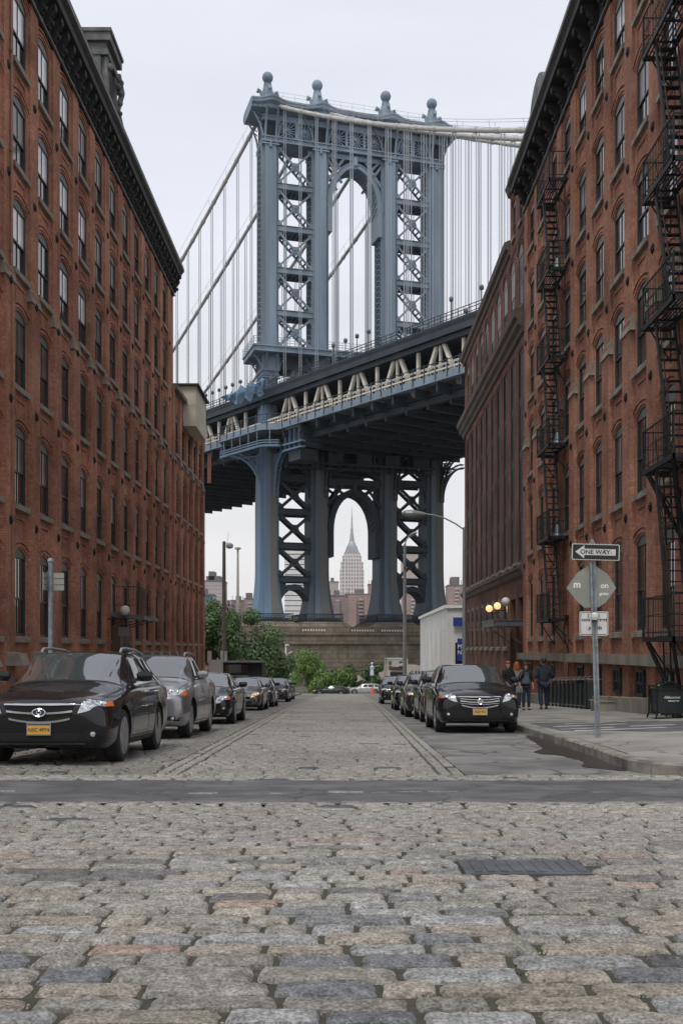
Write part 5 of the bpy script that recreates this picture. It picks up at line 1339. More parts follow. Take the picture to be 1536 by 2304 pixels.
# ------------------------------------------------------------------ trees
def leaf_mat(name,a,b):
    m,nt,p=newmat(name); N=nt.nodes.new; L=nt.links.new
    gi=N('ShaderNodeNewGeometry'); tc=N('ShaderNodeTexCoord')
    n=N('ShaderNodeTexNoise'); n.inputs['Scale'].default_value=.9; n.inputs['Detail'].default_value=4; L(tc.outputs['Object'],n.inputs['Vector'])
    ad=N('ShaderNodeMath'); ad.operation='ADD'; L(gi.outputs['Random Per Island'],ad.inputs[0]); L(n.outputs['Fac'],ad.inputs[1])
    r=N('ShaderNodeMapRange'); r.inputs[1].default_value=.4; r.inputs[2].default_value=1.6; L(ad.outputs[0],r.inputs[0])
    x=N('ShaderNodeMix'); x.data_type='RGBA'; x.inputs[6].default_value=(*a,1); x.inputs[7].default_value=(*b,1); L(r.outputs[0],x.inputs[0]); L(x.outputs[2],p.inputs['Base Color']); p.inputs['Roughness'].default_value=.55
    return m
MT['leaf']=leaf_mat('dark_leaves',(.030,.066,.018),(.10,.18,.045)); MT['leaf2']=leaf_mat('bright_leaves',(.065,.13,.025),(.19,.31,.07)); MT['bark']=M('bark',(.09,.07,.05),.9,var=.4,scale=3)
def tree(label,base,h,w,mat,n=5000,ls=.22,seed=1,trunk=True,name='tree',cat='tree',group=None,low=.15,dep=None):
    rr=random.Random(seed); x,y,z=base; t=thing(name,label,cat,base,group=group); dep=dep or w*.8
    clumps=[]
    for k in range(int(26 if trunk else 16)):
        a=rr.uniform(0,2*math.pi); f=rr.random()**.5; zz=rr.uniform(low,.93); prof=math.sin(math.pi*min(1,max(.08,(zz-low*.5)/(1.02-low*.5))))**.6
        c=Vector((x+math.cos(a)*f*w*.42*prof,y+math.sin(a)*f*dep*.42*prof,z+zz*h)); clumps.append((c,rr.uniform(.13,.24)*w*(.7+.3*prof)))
    g=G()
    for i in range(n):
        c,r=rr.choice(clumps); d=Vector((rr.gauss(0,1),rr.gauss(0,1),rr.gauss(0,1))).normalized(); q=c+d*r*(rr.uniform(.55,1.08) if rr.random()<.85 else rr.uniform(.2,1.3)); q.z=max(q.z,z+.1)
        nn=(d+Vector((rr.uniform(-.7,.7),rr.uniform(-.7,.7),rr.uniform(-.2,.9)))).normalized(); a=nn.cross(Vector((rr.uniform(-1,1),rr.uniform(-1,1),.3))).normalized(); b=nn.cross(a); s=ls*rr.uniform(.6,1.4)
        g.add([q-a*s,q-b*s*.45,q+a*s,q+b*s*.45],[(0,1,2,3)])
    build(g,'crown',mat,t,fix=False)
    b=G()
    if trunk: b.tube([(x,y,z-.1),(x+.05*w*.2,y,z+h*.2),(x-.02*w,y,z+h*.45),(x,y,z+h*.75)],[.05*w*.5,.04*w*.5,.025*w*.5,.01*w],8)
    for c,r in clumps[::2]: b.tube([(x,y,z+h*(.25 if trunk else .02)),((x+c.x)/2,(y+c.y)/2,z+h*.3+(c.z-z-h*.3)*.5),tuple(c)],[.018*w*.6,.012*w*.6,.02],5)
    build(b,'trunk',MT['bark'],t); return t
def gb(px,d): return ((px-779)*d/F,d,gz(d))
tree('tall dark green tree against the end of the left annex',gb(480,98),9.0,5.6,MT['leaf'],13500,.14,3,group='trees behind the kiosk')
tree('broad dark green tree behind the black kiosk',gb(552,104),8.4,7.0,MT['leaf'],17000,.14,8,group='trees behind the kiosk')
tree('low spreading dark tree between the kiosk and the white lamp post',gb(606,108),6.6,4.8,MT['leaf'],12000,.135,12,group='trees behind the kiosk')
tree('young tree behind the white sign board',gb(452,100),8.2,3.5,MT['leaf'],5000,.14,22,group='trees behind the kiosk')
tree('round bright green bush just left of the street end',gb(697,142),5.4,6.2,MT['leaf2'],13000,.13,31,trunk=False,name='bush',cat='bush',low=.1)
tree('small bright shrub right of the round bush',gb(752,144),2.9,4.6,MT['leaf2'],3000,.17,32,trunk=False,name='bush',cat='bush',low=.1)
tree('dark shrub behind the dark cross street car',gb(800,146),3.6,4.6,MT['leaf'],3500,.17,33,trunk=False,name='bush',cat='bush',low=.1)
tree('dark shrub behind the orange cone',gb(848,146),3.9,3.6,MT['leaf'],3000,.17,34,trunk=False,name='bush',cat='bush',low=.1)
tree('low light green shrub beside the small lamp post',gb(640,138),2.4,3.0,MT['leaf2'],2400,.15,35,trunk=False,name='bush',cat='bush',low=.1)
tree('green shrub under the dark tree by the row of cars',gb(618,120),2.0,2.8,MT['leaf2'],1800,.14,36,trunk=False,name='bush',cat='bush',low=.1)
tree('dark shrub in front of the work truck side',gb(885,146),3.0,3.5,MT['leaf'],2200,.16,37,trunk=False,name='bush',cat='bush',low=.1)
# rock bank in front of the pier
MT['rock']=M('rock_bank',(.27,.24,.20),.9,var=.35,scale=.5,bump=.6,bscale=3)
t=thing('rock_bank','sloping pale rock bank at the foot of the masonry pier','rock bank',(4,160,-6))
g=G(); P_=[]
rr=random.Random(5)
for i in range(26):
    x=-4+15.5*i/25; row=[]
    top=-6+ .2+3.6*min(1,max(0,(x+4)/11))
    for j in range(7):
        f=j/6; row.append((x+rr.uniform(-.2,.2),150+9*f+rr.uniform(-.3,.3),-6+(top+6)*f**.7+rr.uniform(-.22,.22)*(j>0)))
    P_.append(row)
g.grid(P_); 
for c in (0,-1):
    g.add([P_[c][0],P_[c][-1],(P_[c][-1][0],159.5,-6.2)],[(0,1,2)])
g.add([P_[i][-1] for i in range(26)]+[(P_[25][-1][0],162,-6.2),(P_[0][-1][0],162,-6.2)],[tuple(range(28))])
build(g,'bank',MT['rock'],t)
# ------------------------------------------------------------------ parked cars
def paint(name,col,metal=.0,rough=.22):
    m=M(name,col,rough,metal,var=.06,scale=1.5,coat=.7,spec=.2); return m
MT['p_black']=paint('black_paint',(.008,.008,.010)); MT['p_silver']=paint('silver_paint',(.30,.30,.31),.75,.3)
MT['p_navy']=paint('dark_blue_paint',(.014,.017,.024)); MT['p_grey']=paint('grey_paint',(.12,.115,.11),.5,.3); MT['p_char']=paint('charcoal_paint',(.04,.042,.046),.4,.28); MT['p_green']=paint('dark_green_paint',(.012,.022,.021)); MT['p_pale']=paint('pale_paint',(.42,.42,.41),.3,.3)
MT['carglass']=M('car_glass',(.05,.058,.060),.03,var=.0,ior=2.7,spec=.5)
MT['tint']=M('tinted_glass',(.010,.011,.012),.04,var=0,ior=1.7)
MT['chrome']=M('chrome',(.62,.62,.63),.12,metal=1,var=0)
MT['lens']=M('lamp_lens',(.50,.51,.52),.10,metal=.45,var=.5,scale=14,coat=1)
MT['lens_lit']=M('lamp_lens_lit',(.9,.75,.5),.2,var=0,emit=(1,.78,.45,2.6))
MT['lens_dim']=M('lamp_lens_dim',(.7,.6,.45),.15,var=.4,scale=14,emit=(1,.65,.3,.35),coat=1)
MT['amber']=M('amber_lens',(.65,.13,.02),.2,var=.1,coat=1)
MT['redlens']=M('red_lens',(.40,.03,.03),.2,var=.1,coat=1)
MT['rubber']=M('tyre_rubber',(.018,.018,.019),.85,var=.3,scale=8)
MT['alloy']=M('alloy_rim',(.30,.30,.31),.3,metal=.8,var=.2)
MT['plateY']=M('licence_plate',(.62,.33,.03),.5,var=.1)
MT['plasticb']=M('black_plastic',(.016,.017,.018),.6,var=.2)
MT['arch']=M('wheel_well',(.006,.006,.006),.9,var=0)
# station: y, zbottom, wbottom, wmid, zshoulder, wshoulder, z5,w5, z6,w6, z7
SUV=[(0.00,.33,.66,.74,.70,.72,.80,.58,.825,.34,.835),(.07,.25,.78,.87,.74,.84,.865,.66,.895,.38,.905),(.32,.21,.84,.925,.80,.90,.935,.74,.985,.44,1.0),
 (.85,.21,.85,.945,.90,.92,.985,.78,1.045,.46,1.06),(1.20,.21,.85,.95,.95,.925,1.02,.82,1.085,.50,1.10),(1.36,.21,.85,.95,.97,.925,1.05,.845,1.14,.58,1.165),
 (2.00,.21,.85,.95,1.00,.93,1.09,.86,1.53,.665,1.585),(2.30,.21,.85,.95,1.01,.93,1.10,.865,1.575,.67,1.625),(3.3,.21,.85,.95,1.03,.93,1.12,.865,1.58,.66,1.64),(4.05,.22,.85,.945,1.06,.925,1.15,.855,1.52,.63,1.58),
 (4.52,.26,.84,.93,1.06,.91,1.14,.83,1.22,.60,1.25),(4.68,.28,.82,.91,1.00,.88,1.06,.78,1.09,.5,1.10),(4.76,.36,.70,.78,.90,.76,.98,.68,1.0,.4,1.0)]
SEDAN=[(0.00,.30,.62,.70,.56,.68,.64,.55,.665,.32,.675),(.08,.22,.76,.84,.62,.81,.72,.64,.75,.38,.76),(.35,.18,.81,.89,.70,.86,.82,.70,.86,.42,.87),
 (.9,.18,.82,.905,.80,.88,.88,.74,.93,.44,.945),(1.18,.18,.82,.91,.84,.885,.915,.77,.965,.5,.98),(1.34,.18,.82,.91,.86,.885,.93,.80,1.00,.56,1.02),
 (2.12,.18,.82,.91,.89,.885,.96,.80,1.33,.57,1.38),(2.45,.18,.82,.91,.90,.885,.97,.80,1.38,.58,1.43),(3.2,.18,.82,.91,.92,.885,.99,.80,1.36,.56,1.41),(3.75,.18,.82,.91,.94,.88,1.01,.79,1.19,.54,1.23),
 (4.2,.2,.82,.90,.94,.87,1.0,.77,1.05,.5,1.06),(4.6,.24,.80,.88,.90,.85,.97,.74,1.01,.46,1.02),(4.74,.34,.68,.76,.82,.72,.88,.62,.90,.4,.90)]
PICK=[(0.00,.36,.68,.78,.78,.76,.88,.62,.905,.36,.915),(.08,.28,.80,.90,.84,.88,.95,.70,.985,.40,.995),(.34,.25,.87,.965,.92,.94,1.04,.78,1.08,.46,1.09),
 (.9,.25,.88,.985,1.0,.95,1.09,.82,1.14,.48,1.155),(1.22,.25,.88,.99,1.05,.955,1.12,.85,1.18,.52,1.195),(1.38,.25,.88,.99,1.07,.955,1.15,.87,1.24,.60,1.265),
 (1.98,.25,.88,.99,1.09,.96,1.19,.88,1.66,.69,1.715),(2.3,.25,.88,.99,1.10,.96,1.2,.88,1.71,.70,1.765),(3.15,.25,.88,.99,1.12,.96,1.22,.88,1.69,.68,1.745),(3.45,.25,.88,.99,1.13,.96,1.23,.88,1.52,.66,1.56),
 (3.6,.26,.88,.99,1.13,.96,1.24,.90,1.26,.7,1.26),(4.9,.28,.87,.97,1.13,.94,1.22,.88,1.24,.6,1.24),(5.1,.34,.8,.9,1.0,.86,1.1,.78,1.12,.5,1.12)]
def rot_x(me): return me
def make_car(label,loc,kind='suv',mat='p_black',group=None,lens='lens',style=0,yaw=0,rails=False,plate=None,zs=1,ws=1,cat='car',pitch=True,rear=False,name='parked_car',far=False):
    st={'suv':SUV,'sedan':SEDAN,'pickup':PICK}[kind]
    g=G(); rings=[]
    for (y,zb,wb,wm,zsh,wsh,z5,w5,z6,w6,z7) in st:
        pts=[(0,zb),(wb,zb),(wm,zb+.12),(wm+.005,(zb+zsh)/2+.06),(wsh,zsh),(w5,z5),(w6,z6),(0,z7)]
        ring=[(x*ws,y,z*zs) for x,z in pts]+[(-x*ws,y,z*zs) for x,z in pts[-2:0:-1]]
        rings.append(ring)
    n=14; vs=[p for r in rings for p in r]; fs=[]
    for i in range(len(rings)-1):
        for k in range(n): fs.append((i*n+k,i*n+(k+1)%n,(i+1)*n+(k+1)%n,(i+1)*n+k))
    for base,rev in ((0,0),((len(rings)-1)*n,1)):
        for k in range(7):
            a,b_=k,k+1; ma,mb=(14-a)%14,(14-b_)%14
            q=[base+a,base+b_,base+mb,base+ma]; q=list(dict.fromkeys(q)); fs.append(tuple(q))
    me=bpy.data.meshes.new('cage'); me.from_pydata(vs,[],fs)
    bm=bmesh.new(); bm.from_mesh(me); bmesh.ops.recalc_face_normals(bm,faces=bm.faces)
    cl=bm.edges.layers.float.get('crease_edge') or bm.edges.layers.float.new('crease_edge')
    bm.verts.ensure_lookup_table()
    for e in bm.edges:   # crisp shoulder, roof edge, windscreen foot and sills
        a,b_=e.verts[0].index,e.verts[1].index; ka,kb=a%14,b_%14; ra,rb=a//14,b_//14
        if ka==kb and ka in (4,10): e[cl]=.35
        if ka==kb and ka in (6,8) and min(ra,rb)>=5: e[cl]=.55
        if ka==kb and ka in (5,9): e[cl]=.35 if min(ra,rb)>=4 else .25
        if ka==kb and ka in (1,13): e[cl]=.6
        if ra==rb and ra in (5,6) and ka in (5,6,7,8,9) and kb in (5,6,7,8,9): e[cl]=.4
        if ra==rb and ra in (0,len(rings)-1): e[cl]=.3
        if kind=='pickup' and ra==rb and ra in (9,10): e[cl]=.8
    bm.to_mesh(me); bm.free()
    o=bpy.data.objects.new('cage',me); COL.objects.link(o); md=o.modifiers.new('s','SUBSURF'); md.levels=1 if far else 3; md.render_levels=md.levels
    bpy.context.view_layer.update(); dg=bpy.context.evaluated_depsgraph_get(); body=bpy.data.meshes.new_from_object(o.evaluated_get(dg))
    wy=(.93,3.62) if kind=='suv' else ((.92,3.62) if kind=='sedan' else (.98,4.02)); wr=(.37 if kind=='suv' else (.325 if kind=='sedan' else .39))*zs
    tree_=BVHTree.FromPolygons([v.co.copy() for v in body.vertices],[tuple(p.vertices) for p in body.polygons])
    bpy.data.objects.remove(o)
    body.materials.clear(); body.materials.append(MT[mat]); body.materials.append(MT['arch'])
    ob=bpy.data.objects.new('car_body',body); COL.objects.link(ob)
    gc=G()
    for yy in wy:
        for sx in (-1,1):
            c=G(); n2=28; xi,xo=sx*.55*ws,sx*1.2*ws
            vs_=[(xi,yy+ (wr+.065)*math.cos(2*math.pi*k/n2),wr+(wr+.065)*math.sin(2*math.pi*k/n2)) for k in range(n2)]+[(xo,yy+(wr+.065)*math.cos(2*math.pi*k/n2),wr+(wr+.065)*math.sin(2*math.pi*k/n2)) for k in range(n2)]
            gc.add(vs_,[tuple(range(n2)),tuple(range(2*n2-1,n2-1,-1))]+[(k,(k+1)%n2,n2+(k+1)%n2,n2+k)[::-1] for k in range(n2)],0)
    if kind=='pickup': gc.box(-.78,.78,3.68,4.98,.75*zs,1.6*zs)
    cm=mesh_of(gc,'cutter',[MT['arch']]); co=bpy.data.objects.new('cutter',cm); COL.objects.link(co)
    bo=ob.modifiers.new('b','BOOLEAN'); bo.object=co; bo.operation='DIFFERENCE'; bo.solver='EXACT'
    try: bo.material_mode='TRANSFER'
    except Exception: pass
    bpy.context.view_layer.update(); dg=bpy.context.evaluated_depsgraph_get(); nb=bpy.data.meshes.new_from_object(ob.evaluated_get(dg))
    bpy.data.objects.remove(ob); bpy.data.objects.remove(co)
    nb.polygons.foreach_set('use_smooth',[True]*len(nb.polygons))
    try: nb.set_sharp_from_angle(angle=math.radians(32))
    except Exception: pass
    rx=-math.atan(.034) if pitch else 0
    t=thing(name,label,cat,loc,(rx,0,yaw),group=group)
    ob=bpy.data.objects.new('body',nb); COL.objects.link(ob); ob.parent=t
    def patch(c,nu=8,nv=4,off=.006,bow=0,name_='panel',mat_='black',parent=t,th=.012,raw=False):
        c=[Vector((p[0]*ws,p[1],p[2]*zs)) for p in c]; P_=[];Q_=[]
        for j in range(nv+1):
            v=j/nv; ra=[];rb=[]
            for i in range(nu+1):
                u=i/nu; p=(c[0]*(1-u)+c[1]*u)*(1-v)+(c[3]*(1-u)+c[2]*u)*v
                p.z+=bow*4*u*(1-u)
                h,nrm,_,_=tree_.find_nearest(p)
                ra.append(h+nrm*off); rb.append(h-nrm*th)
            P_.append(ra);Q_.append(rb)
        gg=G(); gg.grid(P_)
        def rim(A,B):
            for k in range(len(A)-1): gg.add([A[k],A[k+1],B[k+1],B[k]],[(0,1,2,3)])
        rim(P_[0],Q_[0]); rim(P_[-1],Q_[-1]); rim([r[0] for r in P_],[r[0] for r in Q_]); rim([r[-1] for r in P_],[r[-1] for r in Q_])
        if raw: return gg
        return build(gg,name_,MT[mat_],parent,smooth=35,local=True,fix=True)
    def join(gs,name_,mat_,parent=t):
        gg=G()
        for q in gs: gg.add(q.v,q.f)
        return build(gg,name_,MT[mat_],parent,smooth=35,local=True)
    mir=lambda c:[(-x,y,z) for x,y,z in c]
    H={'suv':0,'sedan':-.16,'pickup':.10}[kind]
    # glass
    if kind=='suv': wsc=[(-.79,1.37,1.10),(.79,1.37,1.10),(.64,2.02,1.54),(-.64,2.02,1.54)]; sd=[[(.92,1.75,1.14),(.92,2.62,1.15),(.74,2.60,1.52),(.74,2.22,1.51)],[(.92,2.70,1.15),(.92,3.45,1.17),(.74,3.40,1.52),(.74,2.68,1.52)],[(.92,3.53,1.18),(.92,4.15,1.22),(.72,3.95,1.47),(.74,3.47,1.51)]]; sky=[(-.60,4.12,1.50),(.60,4.12,1.50),(.68,4.50,1.22),(-.68,4.50,1.22)]
    elif kind=='sedan': wsc=[(-.74,1.36,.96),(.74,1.36,.96),(.54,2.14,1.33),(-.54,2.14,1.33)]; sd=[[(.86,1.80,.99),(.86,2.55,1.00),(.66,2.52,1.31),(.66,2.25,1.30)],[(.86,2.62,1.0),(.86,3.35,1.02),(.66,3.25,1.28),(.66,2.60,1.31)],[(.86,3.42,1.03),(.85,3.70,1.05),(.68,3.50,1.20),(.66,3.32,1.27)]]; sky=[(-.52,3.3,1.35),(.52,3.3,1.35),(.62,4.05,1.08),(-.62,4.05,1.08)]
    else: wsc=[(-.82,1.40,1.20),(.82,1.40,1.20),(.66,2.0,1.67),(-.66,2.0,1.67)]; sd=[[(.94,1.75,1.24),(.94,2.5,1.25),(.76,2.48,1.64),(.76,2.15,1.63)],[(.94,2.58,1.25),(.94,3.3,1.27),(.76,3.2,1.62),(.76,2.56,1.64)]]; sky=[(-.6,3.42,1.6),(.6,3.42,1.6),(.7,3.58,1.32),(-.7,3.58,1.32)]
    bd=patch([(a[0]*1.035,a[1]-.02 if i<2 else a[1]+.03,a[2]-.02 if i<2 else a[2]+.02) for i,a in enumerate(wsc)],12,8,.003,name_='windscreen_surround',mat_='plasticb')
    wsn=patch(wsc,14,10,.008,name_='windscreen',mat_='carglass')
    patch(sky,8,5,.006,name_='rear_window',mat_='tint')
    for c in sd:
        for s_ in (c,mir(c)): patch(s_,6,5,.006,name_='side_window',mat_='tint')
    # chrome/black trim line round the windows
    L_=sd[0][0][1]; 
    for s_ in (1,-1):
        c=[(s_*p[0],p[1],p[2]) for p in ((.93,sd[0][0][1]-.15,sd[0][0][2]-.035),(.93,sd[-1][1][1]+.05,sd[-1][1][2]-.03),(.93,sd[-1][1][1]+.05,sd[-1][1][2]-.005),(.93,sd[0][0][1]-.15,sd[0][0][2]-.01))]
        patch(c,16,1,.008,name_='belt_trim',mat_='chrome' if style in (0,1) else 'plasticb')
    # door seams, sill, handles
    sg=[]
    zt=sd[0][0][2]-.04
    for s_ in (1,-1):
        for yy in (sd[0][0][1]-.30,(sd[0][1][1]+sd[1][0][1])/2,sd[1][1][1]+.06):
            sg.append(patch([(s_*.95,yy-.006,.34),(s_*.95,yy+.006,.34),(s_*.93,yy+.006,zt),(s_*.93,yy-.006,zt)],1,8,.002,raw=True))
        sg.append(patch([(s_*.95,wy[0]+wr+.12,.33),(s_*.95,wy[1]-wr-.12,.33),(s_*.95,wy[1]-wr-.12,.345),(s_*.95,wy[0]+wr+.12,.345)],12,1,.002,raw=True))
    # bonnet shut lines
        sg.append(patch([(s_*.78,.16,.90+H),(s_*.79,.16,.90+H),(s_*.84,1.25,1.06+H),(s_*.83,1.25,1.06+H)],1,10,.002,raw=True))
    join(sg,'shut_lines','arch')
    for s_ in (1,-1):
        patch([(s_*.95,wy[0]+wr+.10,.20),(s_*.95,wy[1]-wr-.10,.20),(s_*.95,wy[1]-wr-.10,.30),(s_*.95,wy[0]+wr+.10,.30)],12,2,.012,name_='sill_trim',mat_='plasticb' if style!=2 else 'chrome')
        for yy in (sd[0][1][1]-.12,sd[1][1][1]-.10):
            gg=G(); gg.tube([(s_*.925*ws,yy-.11,(zt-.12)*zs),(s_*.965*ws,yy-.08,(zt-.115)*zs),(s_*.965*ws,yy+.06,(zt-.11)*zs),(s_*.925*ws,yy+.09,(zt-.11)*zs)],.014,6); build(gg,'door_handle',MT['chrome' if style<2 else mat],t,local=True,smooth=True)
    # mirrors
    my,mz=(sd[0][0][1]-.02, sd[0][0][2]+.03)
    for s_ in (1,-1):
        gg=G(); c=Vector((s_*1.06*ws,my,(mz+.04)*zs))
        gg.lathe((0,0,0),[(.001,-.085),(.06,-.08),(.095,-.03),(.10,.03),(.08,.075),(.001,.085)],14)
        mm=mesh_of(gg,'wing_mirror',MT[mat],True); mm.transform(Matrix.Translation(c)@Matrix.Diagonal((1.22,.62,.92,1)))
        wm_=bpy.data.objects.new('wing_mirror',mm); COL.objects.link(wm_); wm_.parent=t
        gg=G(); gg.bar((s_*.86*ws,my+.02,(mz-.02)*zs),(s_*1.02*ws,my+.02,(mz+.0)*zs),.05,.05); build(gg,'mirror_arm',MT['plasticb'],wm_,local=True)
    # front end
    gz0,gz1=(.63,.83) if kind=='suv' else ((.47,.62) if kind=='sedan' else (.66,.90))
    gw=.47 if style!=3 else .40
    gr=patch([(-gw*.86,-.02,gz0),(gw*.86,-.02,gz0),(gw,-.0,gz1),(-gw,.0,gz1)],16,6,.004,bow=-.035 if style!=1 else -.02,name_='grille',mat_='arch')
    nb_=3 if kind!='sedan' else 2
    for k in range(nb_):
        v=(k+.0)/(nb_-1 if nb_>1 else 1); z=gz0+(gz1-gz0)*v; wv=gw*(.86+.14*v)
        patch([(-wv,-.02,z-.012),(wv,-.02,z-.012),(wv,-.02,z+.014),(-wv,-.02,z+.014)],18,2,.016,bow=(-.05*(1-v)-.012*v) if style!=1 else -.045*(1-v)-.015,name_='grille_bar',mat_='chrome',parent=gr,th=.005)
    if style==1:
        for v in (.25,.75):
            z=gz0+(gz1-gz0)*v; patch([(-gw*.93,-.02,z-.007),(gw*.93,-.02,z-.007),(gw*.93,-.02,z+.007),(-gw*.93,-.02,z+.007)],18,1,.012,bow=-.03,name_='grille_bar',mat_='chrome',parent=gr,th=.004)
    # oval emblem ring with a round boss
    if not far:
        zc=(gz0+gz1)/2-.02; h,nrm,_,_=tree_.find_nearest(Vector((0,-.05,zc*zs))); em=G(); n3=24
        rx_,rz_=(.085,.05) if style==0 else (.055,.06)
        em.tube([(rx_*math.cos(2*math.pi*k/n3),h.y-.03,h.z+rz_*math.sin(2*math.pi*k/n3)) for k in range(n3+1)],.011,6,cap=False)
        em.prism([(rx_*.86*math.cos(2*math.pi*k/n3),rz_*.86*math.sin(2*math.pi*k/n3)) for k in range(n3)],lambda a,b,c:(a,h.y+c,h.z+b),-.024,-.01,1 if style==0 else 0)
        if style==0: em.tube([(.028*math.cos(2*math.pi*k/12),h.y-.032,h.z+.026*math.sin(2*math.pi*k/12)) for k in range(13)],.008,6)
        else: em.tube([(.0,h.y-.03,h.z-.045),(.02,h.y-.034,h.z),(-.015,h.y-.034,h.z+.01),(.03,h.y-.03,h.z+.035)],.008,6,1)
        MTb=MT.setdefault('emblem_blue',M('emblem_blue',(.03,.05,.10),.3,var=0)); build(em,'emblem',[MT['chrome'],MTb if style==0 else MT['plasticb']],gr,smooth=True,local=True)
    # headlights
    hz=gz0+.10
    if kind=='suv': hl=[(.50,.03,.70),(.80,.18,.755),(.84,.28,.865),(.57,.06,.865)]; am_=[(.805,.19,.76),(.90,.40,.79),(.895,.42,.885),(.845,.29,.868)]
    elif kind=='sedan': hl=[(.44,.05,.54),(.72,.17,.59),(.80,.40,.73),(.52,.10,.66)]; am_=[(.725,.17,.59),(.83,.34,.66),(.84,.46,.75),(.805,.41,.735)]
    else: hl=[(.50,.04,.78),(.80,.18,.82),(.86,.34,.97),(.54,.07,.93)]; am_=[(.805,.19,.82),(.92,.40,.88),(.92,.46,.98),(.865,.35,.972)]
    for f in (lambda c:c,mir):
        rimc=[(p[0]+ (-.02 if i in (0,3) else .0),p[1],p[2]+(-.015 if i<2 else .015)) for i,p in enumerate(hl)]
        hh=patch(f(hl),10,6,.010,name_='headlight',mat_=lens)
        if not far:
            c=[sum(p[k] for p in hl)/4 for k in range(3)]; c=Vector((f([tuple(c)])[0])); c=Vector((c.x*ws,c.y,c.z*zs)); h,nrm,_,_=tree_.find_nearest(c)
            for dx in (-.07,.06):
                q,nn,_,_=tree_.find_nearest(h+Vector((dx*(1 if h.x>0 else -1),dx*.25,dx*.15))); gg=G(); tn=nn.cross(Vector((0,0,1))).normalized(); bn=nn.cross(tn)
                gg.tube([q+nn*.013+(tn*math.cos(2*math.pi*k/16)+bn*math.sin(2*math.pi*k/16))*.042 for k in range(17)],.009,5,cap=False)
                build(gg,'lamp_bezel',MT['chrome'],hh,local=True,smooth=True)
        patch(f(am_),4,4,.012,name_='indicator',mat_='amber')
    # bumper intake, fog lamps, number plate
    patch([(-.48,-.0,.30),(.48,-.0,.30),(.56,.0,.44 if kind!='sedan' else .40),(-.56,.0,.44 if kind!='sedan' else .40)],14,4,.004,name_='air_intake',mat_='arch')
    patch([(-.60,-.0,.265),(.60,-.0,.265),(.60,.0,.285),(-.60,.0,.285)],14,1,.014,name_='bumper_strip',mat_='plasticb' if style!=2 else 'chrome')
    for f in (lambda c:c,mir):
        patch(f([(.60,.02,.385),(.80,.10,.385),(.84,.14,.47),(.60,.03,.47)]),5,3,.003,name_='fog_recess',mat_='arch')
        fp=Vector(f([(.70,.06,.43)])[0]); fp=Vector((fp.x*ws,fp.y,fp.z*zs)); h,nrm,_,_=tree_.find_nearest(fp); gg=G(); q=h+nrm*.004; tn=nrm.cross(Vector((0,0,1))).normalized(); bn=nrm.cross(tn)
        gg.add([q+nrm*.008]+[q+(tn*math.cos(2*math.pi*k/14)+bn*math.sin(2*math.pi*k/14))*.034 for k in range(14)],[(0,1+k,1+(k+1)%14) for k in range(14)]); build(gg,'fog_lamp',MT['lens'],t,local=True)
    if plate is not None:
        pc=(gz0-.135) if kind!='sedan' else .42; px_=plate[1]; h,nrm,_,_=tree_.find_nearest(Vector((px_,-.05,pc*zs))); yy=h.y-.028
        gg=G(); gg.box(px_-.162,px_+.162,yy,yy+.012,pc*zs-.085,pc*zs+.085); pf=build(gg,'plate_frame',MT['chrome' if not far else 'plateY'],t,local=True)
        gg=G(); gg.box(px_-.150,px_+.150,yy-.003,yy,pc*zs-.068,pc*zs+.068); gg.box(px_-.150,px_+.150,yy-.004,yy-.003,pc*zs+.050,pc*zs+.068,1); pl=build(gg,'plate',[MT['plateY'],MT['emblem_blue']],pf,local=True)
        put_text(plate[0],.068,Vector((px_,yy-.005,pc*zs-.012)),FACE_CAM,pf,MT['emblem_blue'],ext=.0008,bold=.001,name='plate_lettering')
    # rear lamps
    for f in (lambda c:c,mir): patch(f([(.62,L0-.02,z_a),(.90,L0-.22,z_a),(.88,L0-.25,z_a+.2),(.66,L0-.06,z_a+.2)]) if False else f([(.60,st[-1][0],.86+H),(.88,st[-2][0]-.1,.86+H),(.86,st[-2][0]-.12,1.02+H),(.62,st[-1][0]-.03,1.02+H)]),5,3,.010,name_='tail_light',mat_='redlens')
    if rails:
        for s_ in (1,-1):
            z7=1.6*zs if kind=='suv' else 1.74; gg=G(); xr_=.60*ws
            gg.tube([(s_*xr_,2.15,z7-.03),(s_*xr_,2.25,z7+.035),(s_*(xr_-.01),2.6,z7+.055),(s_*(xr_-.02),3.4,z7+.05),(s_*(xr_-.02),3.8,z7+.02),(s_*(xr_-.02),3.95,z7-.07)],.022,8)
            build(gg,'roof_rail',MT['galv'],t,local=True,smooth=True)
    # inside mirror shade, wipers
    gg=G(); gg.bar((-.55*ws,wsc[0][1]+.0,(wsc[0][2]+.02)*zs),(.05,wsc[0][1]+.03,(wsc[0][2]+.05)*zs),.02,.02); gg.bar((.02,wsc[0][1]+.0,(wsc[0][2]+.02)*zs),(.55*ws,wsc[0][1]+.04,(wsc[0][2]+.05)*zs),.02,.02); build(gg,'wipers',MT['plasticb'],t,local=True)
